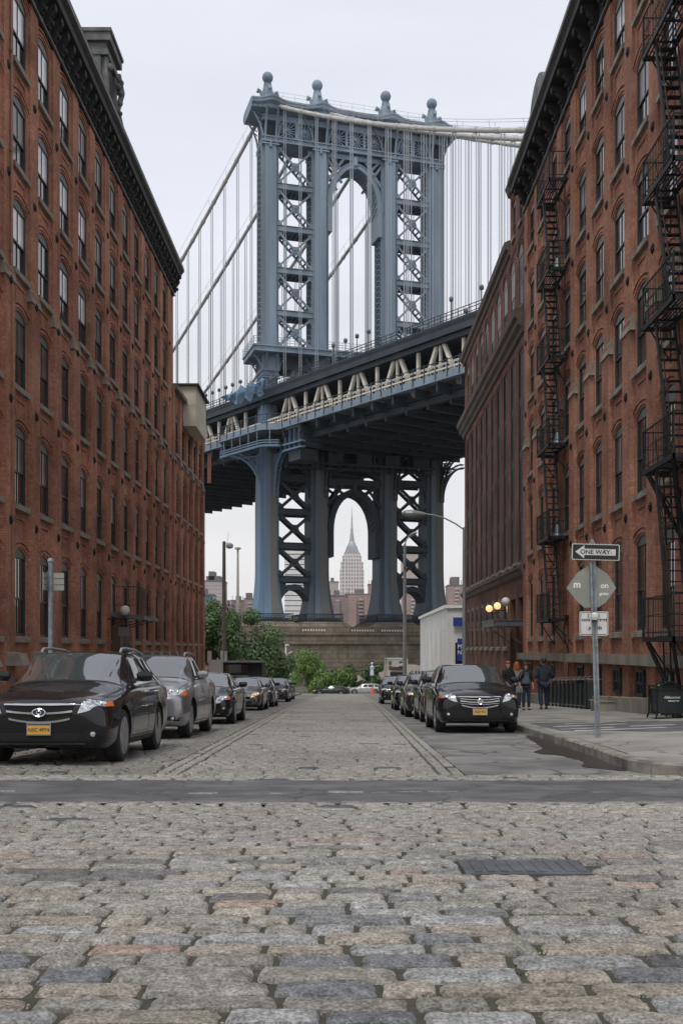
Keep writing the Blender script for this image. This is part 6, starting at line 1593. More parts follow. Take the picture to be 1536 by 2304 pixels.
    # wheels
    for yy in wy:
        for sx in (-1,1):
            w_=G(); wd=.115
            prof=[(wr*.60,-wd*.9),(wr*.70,-wd),(wr*.93,-wd),(wr,-wd*.72),(wr,wd*.72),(wr*.93,wd),(wr*.70,wd),(wr*.60,wd*.9)]
            w_.lathe((0,0,0),prof,36); me_=mesh_of(w_,'wheel',MT['rubber'],30); Rm=Matrix.Rotation(sx*math.pi/2,4,'Y'); me_.transform(Rm)
            wo=bpy.data.objects.new('wheel',me_); COL.objects.link(wo); wo.parent=t; wo.location=(sx*.815*ws,yy,wr)
            r_=G(); r_.lathe((0,0,0),[(wr*.72,wd*1.0),(wr*.70,wd*1.04),(wr*.63,wd*1.02),(wr*.61,wd*.5)],36,0)
            ns=5 if kind!='pickup' else 6
            for k in range(ns):
                an=2*math.pi*k/ns+.3
                for da in (-.13,.13): r_.bar((wr*.12*math.cos(an+da*2),wr*.12*math.sin(an+da*2),wd*.9),(wr*.66*math.cos(an+da),wr*.66*math.sin(an+da),wd*.94),.035,.03)
            r_.lathe((0,0,0),[(wr*.16,wd*.7),(wr*.16,wd*.98),(wr*.08,wd*1.03)],14); r_.lathe((0,0,0),[(wr*.61,wd*.38),(.01,wd*.38)],24,1)
            rm=mesh_of(r_,'rim',[MT['alloy'],MT['arch']],30); rm.transform(Rm); ro=bpy.data.objects.new('rim',rm); COL.objects.link(ro); ro.parent=wo
    return t
def at(x,y): return (x,y,gz(y)-.002)
make_car('black sport utility car nearest the camera with a blue oval badge and yellow plate',at(-4.06,13.95),'suv','p_black',plate=('NSC 4974',.0),rails=True,style=0,group='cars parked along the left kerb')
make_car('silver crew cab pickup parked right behind the nearest black car',at(-4.10,20.6),'pickup','p_silver',style=2,rails=True,group='cars parked along the left kerb',cat='pickup truck')
make_car('black saloon parked behind the silver pickup',at(-4.05,28.75),'sedan','p_black',style=2,zs=1.04,group='cars parked along the left kerb')
make_car('grey saloon with warm headlights and a yellow plate, fourth in the left row',at(-4.50,44.5),'sedan','p_grey',lens='lens_dim',style=2,plate=('3F 41',-.35),group='cars parked along the left kerb',zs=1.02)
make_car('dark car fifth in the left row, half hidden by the grey saloon',at(-4.55,52.0),'suv','p_char',style=2,zs=.95,far=True,group='cars parked along the left kerb')
make_car('dark car sixth in the left row, near the far end',at(-4.65,67.5),'suv','p_char',style=2,zs=.99,far=True,group='cars parked along the left kerb')
make_car('small dark car at the far end of the left row',at(-4.95,78.5),'suv','p_navy',style=2,zs=1,far=True,group='cars parked along the left kerb')
make_car('black sport utility car nearest on the right side with a round badge and yellow plate',at(2.98,23.55),'suv','p_black',plate=('T629 901',.0),style=1,zs=1.0,group='cars parked along the right kerb')
make_car('black car tucked directly behind the nearest right hand one',at(3.10,30.2),'suv','p_navy',style=2,zs=.97,group='cars parked along the right kerb')
make_car('dark car with one bright lit headlight, third in the right row',at(2.93,35.3),'suv','p_char',style=3,lens='lens_dim',rails=True,zs=.95,group='cars parked along the right kerb')
make_car('dark car fourth in the right row, mostly hidden by the lit one',at(3.0,45.2),'suv','p_black',style=2,zs=.97,far=True,group='cars parked along the right kerb')
make_car('black high roofed car at the far end of the right row',at(2.92,61),'suv','p_black',style=2,zs=1.03,far=True,group='cars parked along the right kerb')
# cars on the cross street, side on
zf=-5.83
make_car('low dark green car crossing at the street end, seen from its side',(-4.3,134,zf),'sedan','p_green',style=2,yaw=-math.pi/2,pitch=False,far=True,ws=1,group='cars on the cross street',zs=.92)
make_car('pale car partly behind the dark crossing car at the street end',(.1,137,zf),'suv','p_pale',style=2,yaw=-math.pi/2,pitch=False,far=True,group='cars on the cross street',zs=.9)
# ------------------------------------------------------------------ street furniture
def sw(x,y):
    if x>0: return gz(y)+.148+.17*min(1,max(0,(x-4.25)/4.75))
    return gz(y)+.148+.17*min(1,max(0,(-x-5.5)/5.1))
# one way sign post
x,y=4.38,18.4; z=sw(x,y)
t=thing('sign_post','galvanised post with one way arrow, back of a diamond sign and a white plate','sign post',(x,y,z))
g=G(); lean=Vector((-.10,0,0))
def pz(h): return Vector((x-.098*h/3.35,y,z+h))
a=pz(0);b=pz(3.42)
for dx in (-.031,.031): g.bar(a+Vector((dx,.001,0)),b+Vector((dx,.001,0)),.034,.013,up=(0,1,0))
g.bar(a+Vector((0,.026,-.1)),b+Vector((0,.026,0)),.012,.075,up=(0,1,0)); g.prism([(b.x-.035,b.z-.0),(b.x+.035,b.z),(b.x+.02,b.z+.05),(b.x-.02,b.z+.05)],lambda p,q,r:(p,r,q),y,y+.012)
build(g,'post',MT['galv'],t)
for h in (2.6,2.9,1.95,2.45): 
    pass
g=G()
for h in (1.62,2.02,2.62,3.2): c=pz(h); g.lathe((0,0,0),[(.001,0)],3) if False else g.box(c.x-.014,c.x+.014,y-.035,y-.028,c.z-.014,c.z+.014)
build(g,'bolts',MT['galv'],t)
c=pz(3.24)+Vector((.045,-.045,0)); roll=Matrix.Rotation(math.radians(1.5),3,'Y')
def plate(g,c,w,h,y0,y1,rnd=.02,m=0,shift=(0,0)):
    pts=[]
    for sx,sz,a0 in ((1,1,0),(-1,1,90),(-1,-1,180),(1,-1,270)):
        for k in range(4): an=math.radians(a0+30*k); pts.append((sx*(w/2-rnd)+rnd*math.cos(an)+shift[0],sz*(h/2-rnd)+rnd*math.sin(an)+shift[1]))
    g.prism(pts,lambda p,q,r: tuple(Vector(c)+roll@Vector((p,0,q))+Vector((0,r,0))),y0,y1,m)
s_=G(); plate(s_,c,.83,.28,-.004,0,.02,0); plate(s_,c,.80,.255,-.006,-.004,.015,1)
ar=[(-.355,0),(-.20,.115),(-.20,.055),(.345,.055),(.345,-.055),(-.20,-.055),(-.20,-.115)]
s_.prism(ar,lambda p,q,r: tuple(c+roll@Vector((p,0,q))+Vector((0,r,0))),-.0085,-.006,0)
sg=build(s_,'arrow_sign',[MT['signwhite'],MT['signblack']],t)
put_text('ONE WAY',.105,c+Vector((-.01,-.0095,-.002)),roll@FACE_CAM,sg,MT['signblack'],ext=.0008,bold=.0022,sx=1.05)
g=G()  # stickers and scrawl on the right of the arrow
rr=random.Random(2)
for q in range(7): 
    px_,pz_=.14+.022*q,rr.uniform(-.04,.05); g.bar(c+Vector((px_,-.0105,pz_)),c+Vector((px_+rr.uniform(-.03,.03),-.0105,pz_+rr.uniform(-.04,.04))),.010,.002,up=(0,1,0))
build(g,'scrawl',MT['signblack'],sg,local=False).location=-t.location
sg_children=[ch for ch in sg.children if ch.name.startswith('scrawl')]
for ch in sg_children: ch.location=(0,0,0)
c=pz(2.62)+Vector((-.02,.035,0)); r_=.445
g=G(); pts=[(-r_,0),(-.03,r_*.98),(.03,r_*.98),(r_,0),(.16,-.31),(-.13,-.335)]
g.prism([(-r_,0),(-.25,.27),(-.05,.40),(.05,.40),(.27,.25),(r_-.02,0),(.25,-.24),(.12,-.335),(-.13,-.345),(-.24,-.25)],lambda p,q,r:(c.x+p,c.y+r,c.z+q),0,.004)
dm=build(g,'diamond_sign_back',MT['signback'],t)
put_text('m',.17,c+Vector((-.26,-.003,.06)),FACE_CAM,dm,MT['white'],ext=.0008,bold=.006)
put_text('on',.13,c+Vector((.22,-.003,.04)),FACE_CAM,dm,MT['white'],ext=.0008,bold=.004)
put_text('gntac',.075,c+Vector((.21,-.003,-.10)),FACE_CAM,dm,MT['white'],ext=.0008,bold=.003)
c=pz(2.0)+Vector((-.005,.03,0)); roll=Matrix.Identity(3)
s_=G(); plate(s_,c,.50,.42,0,.004,.03,0); plate(s_,c,.47,.39,-.002,0,.025,1); plate(s_,c,.45,.37,-.003,-.002,.02,0)
pl=build(s_,'white_plate',[MT['signwhite'],MT['signblack']],t)
for tx,dx,dz,sz in (('l',-.10,.13,.09),('l',.09,.13,.08),('com',-.14,.065,.085),('eters',.145,.065,.085),('p',-.075,-.075,.09),('ds',.10,-.075,.09)):
    put_text(tx,sz,c+Vector((dx,-.0045,dz)),FACE_CAM,pl,MT['signblack'],ext=.0006,bold=.0025)
g=G(); q=pz(2.06); g.lathe((q.x,q.y-.01,q.z),[(.05,-.0),(.062,.05),(.058,.10),(.04,.13)],12); g.lathe((q.x,q.y-.01,q.z-.03),[(.055,0),(.052,.03)],12,1)
build(g,'clamp_wrap',[MT['signwhite'],MT['black']],t)
# left post with street name plates
x,y=-5.6,20.0; z=sw(-5.6,20)
t=thing('name_sign_post','grey post with stacked blank name plates on the left sidewalk','sign post',(x,y,z))
g=G(); g.tube([(x,y,z),(x,y,z+3.25)],.042,10); g.ball((x,y,z+3.28),.06,10,6); build(g,'post',MT['galv'],t)
for k in range(3):
    g=G(); zz=z+2.72+.115*k; g.box(x+.06,x+.26,y-.02,y-.012,zz,zz+.10); build(g,'name_plate',MT['signback'],t)
    g=G(); g.box(x-.075,x-.06,y-.25,y+.05,zz,zz+.10); build(g,'name_plate',MT['signback'],t)
g=G(); g.box(x-.06,x+.06,y-.03,y+.03,z+2.70,z+3.08); build(g,'clamp',MT['iron_grey'],t)
for k,(yy,nm) in enumerate(((50.6,'nearest'),(53.2,'middle'),(55.8,'farthest'))):
    t=thing('wall_vent','pale metal wall vent on the left wall, %s of three beyond the canopy'%nm,'vent',(-10,yy,-1.1),group='wall vents on the left wall')
    g=G(); g.box(-10.12,-9.75,yy-.22,yy+.22,-1.35,-.95); g.box(-9.75,-9.70,yy-.26,yy+.26,-1.0,-.9); g.box(-9.95,-9.86,yy-.06,yy+.06,-1.9,-1.35); build(g,'vent_box',MT['galv'],t)
# litter basket
x,y=7.8,25.7; z=sw(x,y); MT['bin']=M('dark_green_bin',(.013,.020,.020),.4,var=.3,scale=5)
t=thing('litter_bin','square dark green litter bin with a hooped top and white lettering','litter bin',(x,y,z))
g=G(); w2=.33
g.hexa([(x-w2+.03,y-w2,z+.10),(x+w2-.03,y-w2,z+.10),(x+w2-.03,y+w2,z+.10),(x-w2+.03,y+w2,z+.10),(x-w2,y-w2,z+.72),(x+w2,y-w2,z+.72),(x+w2,y+w2,z+.72),(x-w2,y+w2,z+.72)])
bd=build(g,'body',MT['bin'],t)
g=G()
for zz in (.13,.70,.78):
    for p,q in (((-w2,-w2),(w2,-w2)),((w2,-w2),(w2,w2)),((w2,w2),(-w2,w2)),((-w2,w2),(-w2,-w2))): g.bar((x+p[0]*1.04,y+p[1]*1.04,z+zz),(x+q[0]*1.04,y+q[1]*1.04,z+zz),.035,.03)
for sx in (-1,1):
    for sy in (-1,1): g.tube([(x+sx*w2*1.16,y+sy*w2*1.1,z),(x+sx*w2*1.03,y+sy*w2*1.03,z+.14),(x+sx*w2*1.04,y+sy*w2*1.04,z+.80)],.024,8)
build(g,'frame',MT['iron'],t)
g=G()
for sy in (-.8,.8): g.tube([(x+.62*w2*math.cos(math.pi*k/8)*1.05,y+sy*w2,z+.76+.13*math.sin(math.pi*k/8)) for k in range(9)],.018,8)
build(g,'hoop',MT['iron'],t)
g=G(); 
for sx in (-1,1): g.ball((x+sx*.29,y-w2-.02,z+.10),.035,8,6)
g.ball((x-.30,y-w2,z+.80),.03,8,6); build(g,'corner_caps',MT['galv'],t)
put_text('Allianonner',.085,Vector((x+.02,y-w2-.006,z+.52)),FACE_CAM,bd,MT['white'],ext=.001,bold=.001,shear=.3).location=(-t.location)
put_text('wantry on',.065,Vector((x+.05,y-w2-.006,z+.44)),FACE_CAM,bd,MT['white'],ext=.001,bold=.001,shear=.3).location=(-t.location)
for ch in bd.children: ch.location=(0,0,0)
# areaway guard fence
t=thing('guard_fence','black iron guard fence along the basement area beside the walking man','fence',(8.0,38,sw(8,38)))
ys=[35+.72*k for k in range(10)]
for yy in ys: g=G(); g.bar((7.95,yy,sw(7.95,yy)-.05),(7.95,yy,sw(7.95,yy)+1.0),.05,.05); build(g,'post',MT['iron'],t)
g=G()
for a,b in zip(ys,ys[1:]):
    g.bar((7.95,a,sw(7.95,a)+1.0),(7.95,b,sw(7.95,b)+1.0),.045,.045); g.bar((7.95,a,sw(7.95,a)+.1),(7.95,b,sw(7.95,b)+.1),.03,.03)
g.bar((7.95,35,sw(7.95,35)+1.0),(8.55,35,sw(7.95,35)+1.0),.045,.045)
build(g,'rails',MT['galv'],t)
g=G(); MT['greenpanel']=M('green_panel',(.03,.045,.045),.35,var=.2)
for a,b in zip(ys,ys[1:]): g.hexa([(7.98,a+.04,sw(8,a)+.13),(8.0,a+.04,sw(8,a)+.13),(8.0,b-.04,sw(8,b)+.13),(7.98,b-.04,sw(8,b)+.13),(7.98,a+.04,sw(8,a)+.86),(8.0,a+.04,sw(8,a)+.86),(8.0,b-.04,sw(8,b)+.86),(7.98,b-.04,sw(8,b)+.86)])
g.box(7.98,8.55,35.0,35.02,sw(8,35)+.1,sw(8,35)+.86)
build(g,'panels',MT['greenpanel'],t)
g=G()
for yy in ys[:-1:1]: g.tube([(7.95,yy,sw(8,yy)+1.0),(8.1,yy+.15,sw(8,yy)+1.08),(8.4,yy+.55,sw(8,yy)+1.04),(8.52,yy+.7,sw(8,yy)+.98)],.018,6)
build(g,'curved_guards',MT['galv'],t)
# stone trough
t=thing('stone_planter','low empty stone planter trough beside the guard fence','planter',(8.0,32.5,sw(8,32.5)))
g=G(); z=sw(8,32.5)
for a,b,c_,d_ in ((7.62,8.5,32.0,32.1),(7.62,8.5,32.95,33.05),(7.62,7.72,32.1,32.95),(8.4,8.5,32.1,32.95)): g.hexa([(a+.03,c_,z-.05),(b-.03,c_,z-.05),(b-.03,d_,z-.05),(a+.03,d_,z-.05),(a,c_,z+.30),(b,c_,z+.30),(b,d_,z+.30),(a,d_,z+.30)])
for a,b,c_,d_ in ((7.59,8.53,31.97,32.12),(7.59,8.53,32.93,33.08)): g.box(a,b,c_,d_,z+.30,z+.34)
build(g,'trough',MT['stone_dark'],t)
g=G(); g.box(7.72,8.4,32.1,32.95,z,z+.2); build(g,'soil',MT['bed'],t)
# tall lamps
MT['lampgrey']=M('lamp_grey',(.27,.28,.28),.5,metal=.4,var=.15)
def cobra(g,c,d,s=1):
    d=Vector(d).normalized(); c=Vector(c); g.tube([c-d*.1*s,c+d*.15*s,c+d*.45*s,c+d*.75*s,c+d*.9*s],[.05*s,.11*s,.17*s,.14*s,.04*s],10)
x,y=4.9,44.0; z=sw(x,y)
t=thing('street_lamp','grey street lamp whose long curved arm reaches left from the brown building edge','street lamp',(x,y,z))
g=G(); g.tube([(x,y,z),(x,y,z+1.2),(x,y,5.1)],[.11,.085,.06],10); g.lathe((x,y,z),[(.17,0),(.15,.35),(.1,.5)],10); build(g,'pole',MT['lampgrey'],t)
g=G(); g.tube([(x,y,5.0),(x-.35,y,5.25),(x-.8,y,5.48),(x-1.3,y,5.62),(x-1.75,y,5.67)],.03,8); build(g,'arm',MT['lampgrey'],t)
g=G(); cobra(g,(x-1.7,y,5.66),(-1,0,.03)); g.lathe((x-2.15,y,5.64),[(.12,-.06),(.14,-.02),(.1,.0)],10,1); build(g,'lamp_head',[MT['lampgrey'],MT['globe']],t)
x,y=4.2,76.0; z=sw(x,y)
t=thing('street_lamp','slim grey lamp mast rising in front of the right bridge leg','street lamp',(x,y,z))
g=G(); g.tube([(x,y,z),(x,y,7.6)],[.16,.10],10); g.box(x-.2,x+.2,y-.15,y+.15,z,z+.7); build(g,'pole',MT['lampgrey'],t)
g=G(); g.tube([(x,y,7.5),(x+.1,y,7.9),(x+.35,y,8.2)],.05,6); cobra(g,(x+.3,y,8.15),(.7,-.5,.35),.8); g.box(x-.12,x+.0,y-.3,y-.1,6.0,6.8); build(g,'lamp_head',MT['lampgrey'],t)
MT['wood']=M('dark_pole',(.07,.055,.045),.8,var=.3,scale=1)
x,y=-11.0,95.0; z=sw(-10,y)-.2
t=thing('lamp_pole','dark tapering pole with a drum lamp, nearer of the two at left','lamp pole',(x,y,z))
g=G(); g.tube([(x,y,z),(x,y,9.75)],[.26,.14],10); build(g,'pole',MT['wood'],t)
g=G(); g.lathe((x+.5,y,9.2),[(.15,-.1),(.32,0),(.34,.25),(.12,.42)],12); g.tube([(x,y,9.6),(x+.5,y,9.6)],.05,6); g.tube([(x+.3,y,9.6),(x+.42,y,10.7)],.015,4); build(g,'lamp_head',MT['lampgrey'],t)
g=G(); g.box(x-.3,x-.02,y-.35,y-.1,-1.35,-.1); g.box(x+.05,x+.3,y-.35,y-.1,-1.35,-.15); build(g,'meter_box',MT['lampgrey'],t)
MT['palepole']=M('pale_pole',(.36,.34,.29),.6,var=.15)
x,y=-11.3,110.0; z=gz(y)
t=thing('lamp_mast','pale tapering lamp mast, farther of the two at left','lamp mast',(x,y,z))
g=G(); g.tube([(x,y,z),(x,y,10.5)],[.24,.10],10); build(g,'pole',MT['palepole'],t); g=G(); g.lathe((x,y,10.4),[(.12,0),(.34,.1),(.3,.25),(.08,.3)],12); build(g,'lamp_head',MT['palepole'],t)
x,y=-7.9,138.0; z=gz(y)
t=thing('street_lamp','short white double arm lamp in front of the round bush','street lamp',(x,y,z))
g=G(); g.tube([(x,y,z),(x,y,.55)],.09,8); build(g,'pole',MT['white'],t)
g=G(); g.tube([(x,y,-.9),(x+.35,y,-.5),(x+.8,y,-.25)],.06,6); g.lathe((x+.15,y,.5),[(.1,0),(.3,.05),(.3,.15),(.05,.2)],8); g.ball((x+.35,y,-3.2),.33,10,7); build(g,'lamp_arm',MT['white'],t)
# black kiosk
t=thing('kiosk','low black kiosk with a flat projecting roof left of the street','kiosk',(-8.5,86,gz(86)))
g=G(); z=gz(85)-.1; g.box(-9.9,-6.75,84.6,88,z,-1.05); build(g,'walls',MT['black'],t)
g=G(); g.box(-10.6,-6.7,84.2,88.3,-1.05,-.93); build(g,'roof',MT['cornice_edge'],t)
g=G(); g.box(-9.7,-7.9,84.55,84.6,-1.9,-1.2); build(g,'hatch',MT['glass'],t); g=G(); g.box(-9.8,-7.8,84.2,84.6,-2.15,-2.08); build(g,'counter_shelf',MT['galv'],t)
t=thing('sign_board','blank white sign board beside the left annex corner','sign board',(-9.9,78,gz(78)))
g=G(); 
for a in (-10.1,-9.5): g.bar((a,78,gz(78)),(a,78,-.35 if a<-10 else -.6),.09,.06)
build(g,'legs',MT['white'],t); g=G(); g.box(-10.15,-9.1,77.93,77.98,-2.0,-.75); g.box(-10.25,-9.95,77.9,77.95,-1.0,-.1); build(g,'board',MT['signwhite'],t)
# traffic cone and blue white sign at the street end
x,y=3.2,131.0; z=gz(131)
t=thing('traffic_cone','orange traffic cone at the far street end','traffic cone',(x,y,z)); MT['orange']=M('cone_orange',(.62,.12,.03),.6,var=.1)
g=G(); g.lathe((x,y,z),[(.26,.04),(.07,.9),(.04,.92)],12); g.box(x-.3,x+.3,y-.3,y+.3,z,z+.05); build(g,'cone',MT['orange'],t)
t=thing('street_sign','small blue and white sign on a thin green post behind the cone','sign',(3.25,134,gz(134)))
g=G(); g.tube([(3.25,134,gz(134)),(3.25,134,-2.0)],.05,6); MT['greenpost']=M('green_post',(.10,.30,.16),.6); build(g,'post',MT['greenpost'],t)
g=G(); g.lathe((3.25,133.9,-2.9),[(.05,-.4),(.25,-.35),(.2,.3),(.28,.7),(.1,.9)],8); g.ball((3.25,133.9,-1.75),.15,8,6); MT['lilac']=M('lilac_white',(.42,.42,.68),.6,col2=(.7,.7,.75),scale=3); build(g,'sign_head',MT['lilac'],t)
# work truck
x0,x1,y=3.05,5.0,76.0; y=86.0; x0=(872-779)*y/F; x1=(915-779)*y/F; z=gz(y)
t=thing('work_truck','pale work truck with a pipe rack parked by the white building','truck',((x0+x1)/2,y,z))
MT['truckwhite']=M('truck_white',(.55,.56,.55),.4,var=.1,coat=.4); MT['plywood']=M('plywood',(.42,.30,.22),.8,var=.2)
g=G(); g.hexa([(x0,y,z+.5),(x1,y,z+.5),(x1,y+2,z+.5),(x0,y+2,z+.5),(x0+.05,y+.5,z+2.3),(x1-.05,y+.5,z+2.3),(x1-.05,y+2,z+2.3),(x0+.05,y+2,z+2.3)]); g.box(x0,x1,y-.7,y+.3,z+.5,z+1.3); build(g,'cab',MT['truckwhite'],t)
g=G(); g.hexa([(x0+.15,y-.02,z+1.35),(x1-.15,y-.02,z+1.35),(x1-.15,y+.2,z+1.35),(x0+.15,y+.2,z+1.35),(x0+.2,y+.4,z+2.15),(x1-.2,y+.4,z+2.15),(x1-.2,y+.6,z+2.15),(x0+.2,y+.6,z+2.15)]); build(g,'windscreen',MT['glass'],t)
g=G(); g.box(x0-.1,x1+.1,y+2.1,y+6,z+.7,z+2.6); build(g,'box_body',MT['plywood'],t)
g=G()
for a in (x0,x1): 
    for b in (y-.6,y+2.1,y+5.9): g.bar((a,b,z+1.0),(a,b,z+3.25),.08,.08)
    g.bar((a,y-.6,z+3.25),(a,y+6,z+3.25),.08,.08)
for b in (y-.6,y+2.1,y+5.9): g.bar((x0,b,z+3.25),(x1,b,z+3.25),.08,.08)
g.box(x0+.1,x1-.1,y-.5,y+5,z+3.0,z+3.12); g.box(x0+.3,x0+.9,y-.62,y-.58,z+2.6,z+3.1); build(g,'pipe_rack',MT['truckwhite'],t)
for a in (x0+.15,x1-.15):
    for b in (y,y+4.6):
        w_=G(); w_.lathe((0,0,0),[(.2,-.13),(.42,-.12),(.42,.12),(.2,.13)],18); me_=mesh_of(w_,'wheel',MT['black']); me_.transform(Matrix.Rotation(math.pi/2,4,'Y')); small_part(t,me_,'wheel',(a,b,z+.42))
t=thing('stacked_barriers','pale stacked street barriers beside the work truck','barrier',(5.9,90,gz(90)))
g=G(); z=gz(90)
for k in range(5): g.box(5.5+.28*k,5.62+.28*k,89,89.1,z,z+2.35); 
for k in range(3): g.box(5.4,6.9,89,89.12,z+.7+.7*k,z+.95+.7*k)
build(g,'barrier_frames',MT['truckwhite'],t)
# ------------------------------------------------------------------ people
MT['skin']=M('skin',(.42,.24,.17),.6,var=.08,scale=8); MT['hair_dark']=M('dark_hair',(.018,.014,.012),.6,var=.3,scale=30); MT['hair_red']=M('ginger_hair',(.30,.085,.03),.55,var=.3,scale=30); MT['hair_br']=M('brown_hair',(.06,.035,.022),.6,var=.3,scale=30)
MT['navy_cloth']=M('navy_cloth',(.022,.028,.042),.9,var=.3,scale=7,bump=.3,bscale=14); MT['jeans']=M('dark_jeans',(.020,.030,.055),.9,var=.3,scale=8,bump=.3,bscale=16); MT['grey_cloth']=M('grey_top',(.075,.095,.13),.9,var=.4,scale=6,bump=.3,bscale=14)
MT['black_cloth']=M('black_cloth',(.014,.013,.014),.9,var=.3,scale=7,bump=.3,bscale=14); MT['shoe']=M('black_shoe',(.012,.012,.012),.5); MT['bagcloth']=M('bag_grey',(.20,.19,.19),.85,var=.2); MT['redcloth']=M('crimson_cloth',(.22,.03,.045),.85,var=.3)
def skin_mesh(name,verts,edges,mat,root=0,sub=2):
    me=bpy.data.meshes.new(name); me.from_pydata([v[:3] for v in verts],edges,[])
    o=bpy.data.objects.new(name,me); COL.objects.link(o); md=o.modifiers.new('k','SKIN'); md.use_smooth_shade=True
    for i,v in enumerate(verts):
        sv=me.skin_vertices[0].data[i]; r=v[3]; sv.radius=(r if not isinstance(r,tuple) else r[0], r if not isinstance(r,tuple) else r[1]); sv.use_root=(i==root)
    s=o.modifiers.new('s','SUBSURF'); s.levels=sub; s.render_levels=sub
    bpy.context.view_layer.update(); m=bpy.data.meshes.new_from_object(o.evaluated_get(bpy.context.evaluated_depsgraph_get())); bpy.data.objects.remove(o)
    m.materials.clear(); m.materials.append(mat); m.polygons.foreach_set('use_smooth',[True]*len(m.polygons)); return m
def person(label,loc,yaw,h,hair,top,legs,pose,longhair=False,bulk=1,bag=None,group=None):
    """figure faces local -Y; pose gives joints for legs and arms"""
    t=thing('person',label,'person',loc,(0,0,yaw),group=group); k=h/1.76
    P=pose
    def sc(v): return tuple(x*k for x in v[:3])+((v[3]*k if not isinstance(v[3],tuple) else (v[3][0]*k,v[3][1]*k)),)
    hp=P.get('hip',(0,0,.93)); B=[]
    def add(lst,*v):
        lst.append(sc(v)); return len(lst)-1
    # body: pelvis, spine, neck, head, arms with hands, legs with feet: one skinned surface
    V=[];E=[]
    pel=add(V,hp[0],hp[1],hp[2],(.10,.075)); wa=add(V,0,.0,1.12,(.09,.065)); ch=add(V,0,.01,1.32,(.12,.08)); nk0=add(V,0,.015,1.45,.06); nk=add(V,0,.0,1.50,.048); hd=add(V,0,-.01,1.60,(.070,.082)); hd2=add(V,0,-.005,1.69,(.066,.078))
    E+=[(pel,wa),(wa,ch),(ch,nk0),(nk0,nk),(nk,hd),(hd,hd2)]
    for s in (1,-1):
        sh,el,wr_=P['armL' if s>0 else 'armR']
        a=add(V,*sh,.055*bulk); b=add(V,*el,.042*bulk); c=add(V,*wr_,.026)
        d=Vector(wr_)-Vector(el); d.normalize(); pm=Vector(wr_)+d*.07
        p_=add(V,*pm,(.026,.016)); E+=[(ch,a),(a,b),(b,c),(c,p_)]
        side=Vector((0,1,0)); sx=Vector((s,0,0))
        for q in range(4):
            o_=side*(.022-.0147*q); l=(.062,.075,.07,.055)[q]; f1=pm+d*.03+o_; f2=f1+d*l*.6-sx*.008; f3=f1+d*l-sx*.025
            i1=add(V,*f1,.0095); i2=add(V,*f2,.0085); i3=add(V,*f3,.007); E+=[(p_,i1),(i1,i2),(i2,i3)]
        th=Vector(wr_)+d*.035-side*.03; i1=add(V,*th,.011); i2=add(V,*(th+d*.035-side*.018),.009); E+=[(c,i1),(i1,i2)]
        hj,kn,an,toe=P['legL' if s>0 else 'legR']
        a=add(V,*hj,.07); b=add(V,*kn,.05); c=add(V,*an,.038); f=add(V,*toe,(.038,.028)); E+=[(pel,a),(a,b),(b,c),(c,f)]
    m=skin_mesh('body',V,E,MT['skin']); bo=bpy.data.objects.new('body',m); COL.objects.link(bo); bo.parent=t
    # face: nose, brow, mouth, ears
    g=G(); z=1.615
    def pt(*a): return tuple(x*k for x in a)
    g.hexa([pt(-.012,-.088,z-.035),pt(.012,-.088,z-.035),pt(.010,-.070,z-.035),pt(-.010,-.070,z-.035),pt(-.006,-.086,z+.01),pt(.006,-.086,z+.01),pt(.006,-.070,z+.01),pt(-.006,-.070,z+.01)])
    for s in (1,-1): g.ball(pt(s*.074,0,z-.01),.024*k,8,6,sz=1.3)
    build(g,'nose_and_ears',MT['skin'],bo,smooth=True,local=True)
    g=G()
    for s in (1,-1): g.ball(pt(s*.030,-.078,z+.018),.009*k,8,6)
    g.box(-.026*k,.026*k,-.088*k,-.080*k,(z-.064)*k,(z-.057)*k); build(g,'eyes_and_mouth',MT['hair_dark'],bo,local=True)
    # hair shell
    g=G(); n=16; rows_=[]
    for j in range(9):
        ph=math.pi*j/8*.62; r=.093*math.sin(ph)+.002; zz=1.665+.072*math.cos(ph)*1.25
        rows_.append([(r*math.cos(2*math.pi*i/n)*1.0*k,(r*math.sin(2*math.pi*i/n)*1.12+.012)*k,(zz+(.02 if math.sin(2*math.pi*i/n)<-.3 and j>4 else 0)*j/4)*k) for i in range(n+1)])
    g.grid(rows_)
    g.ball(pt(0,.045,1.63),.078*k,12,8)
    if longhair:
        for i in range(9):
            a=math.pi*(.02+.96*i/8); x,y=.085*math.cos(a),.085*math.sin(a)+.0
            g.tube([pt(x,y,1.66),pt(x*1.15,y*1.1,1.55),pt(x*1.4,y*1.0+.0,1.42),pt(x*1.5,y*.9-.02,1.30)],[.03*k,.034*k,.03*k,.012*k],7)
    build(g,'hair',MT[hair],bo,smooth=60,local=True,fix=False)
    # top
    V=[];E=[]
    pel=add(V,hp[0],hp[1],hp[2]-.09,(.17*bulk,.145*bulk)); wa=add(V,0,0,1.10,(.165*bulk,.135*bulk)); ch=add(V,0,.01,1.33,(.185*bulk,.14*bulk)); nk0=add(V,0,.014,1.47,(.095,.09)); nk1=add(V,0,.012,1.525,.062); E+=[(pel,wa),(wa,ch),(ch,nk0),(nk0,nk1)]
    for s in (1,-1):
        sh,el,wr_=P['armL' if s>0 else 'armR']; w2=Vector(el).lerp(Vector(wr_),P.get('sleeve',.9))
        a=add(V,*sh,.085*bulk); b=add(V,*el,.062*bulk); c=add(V,*w2,.045); E+=[(ch,a),(a,b),(b,c)]
    m=skin_mesh('top',V,E,MT[top]); o=bpy.data.objects.new('jacket',m); COL.objects.link(o); o.parent=bo
    V=[];E=[]
    pel=add(V,hp[0],hp[1],hp[2]+.04,(.155*bulk,.13*bulk))
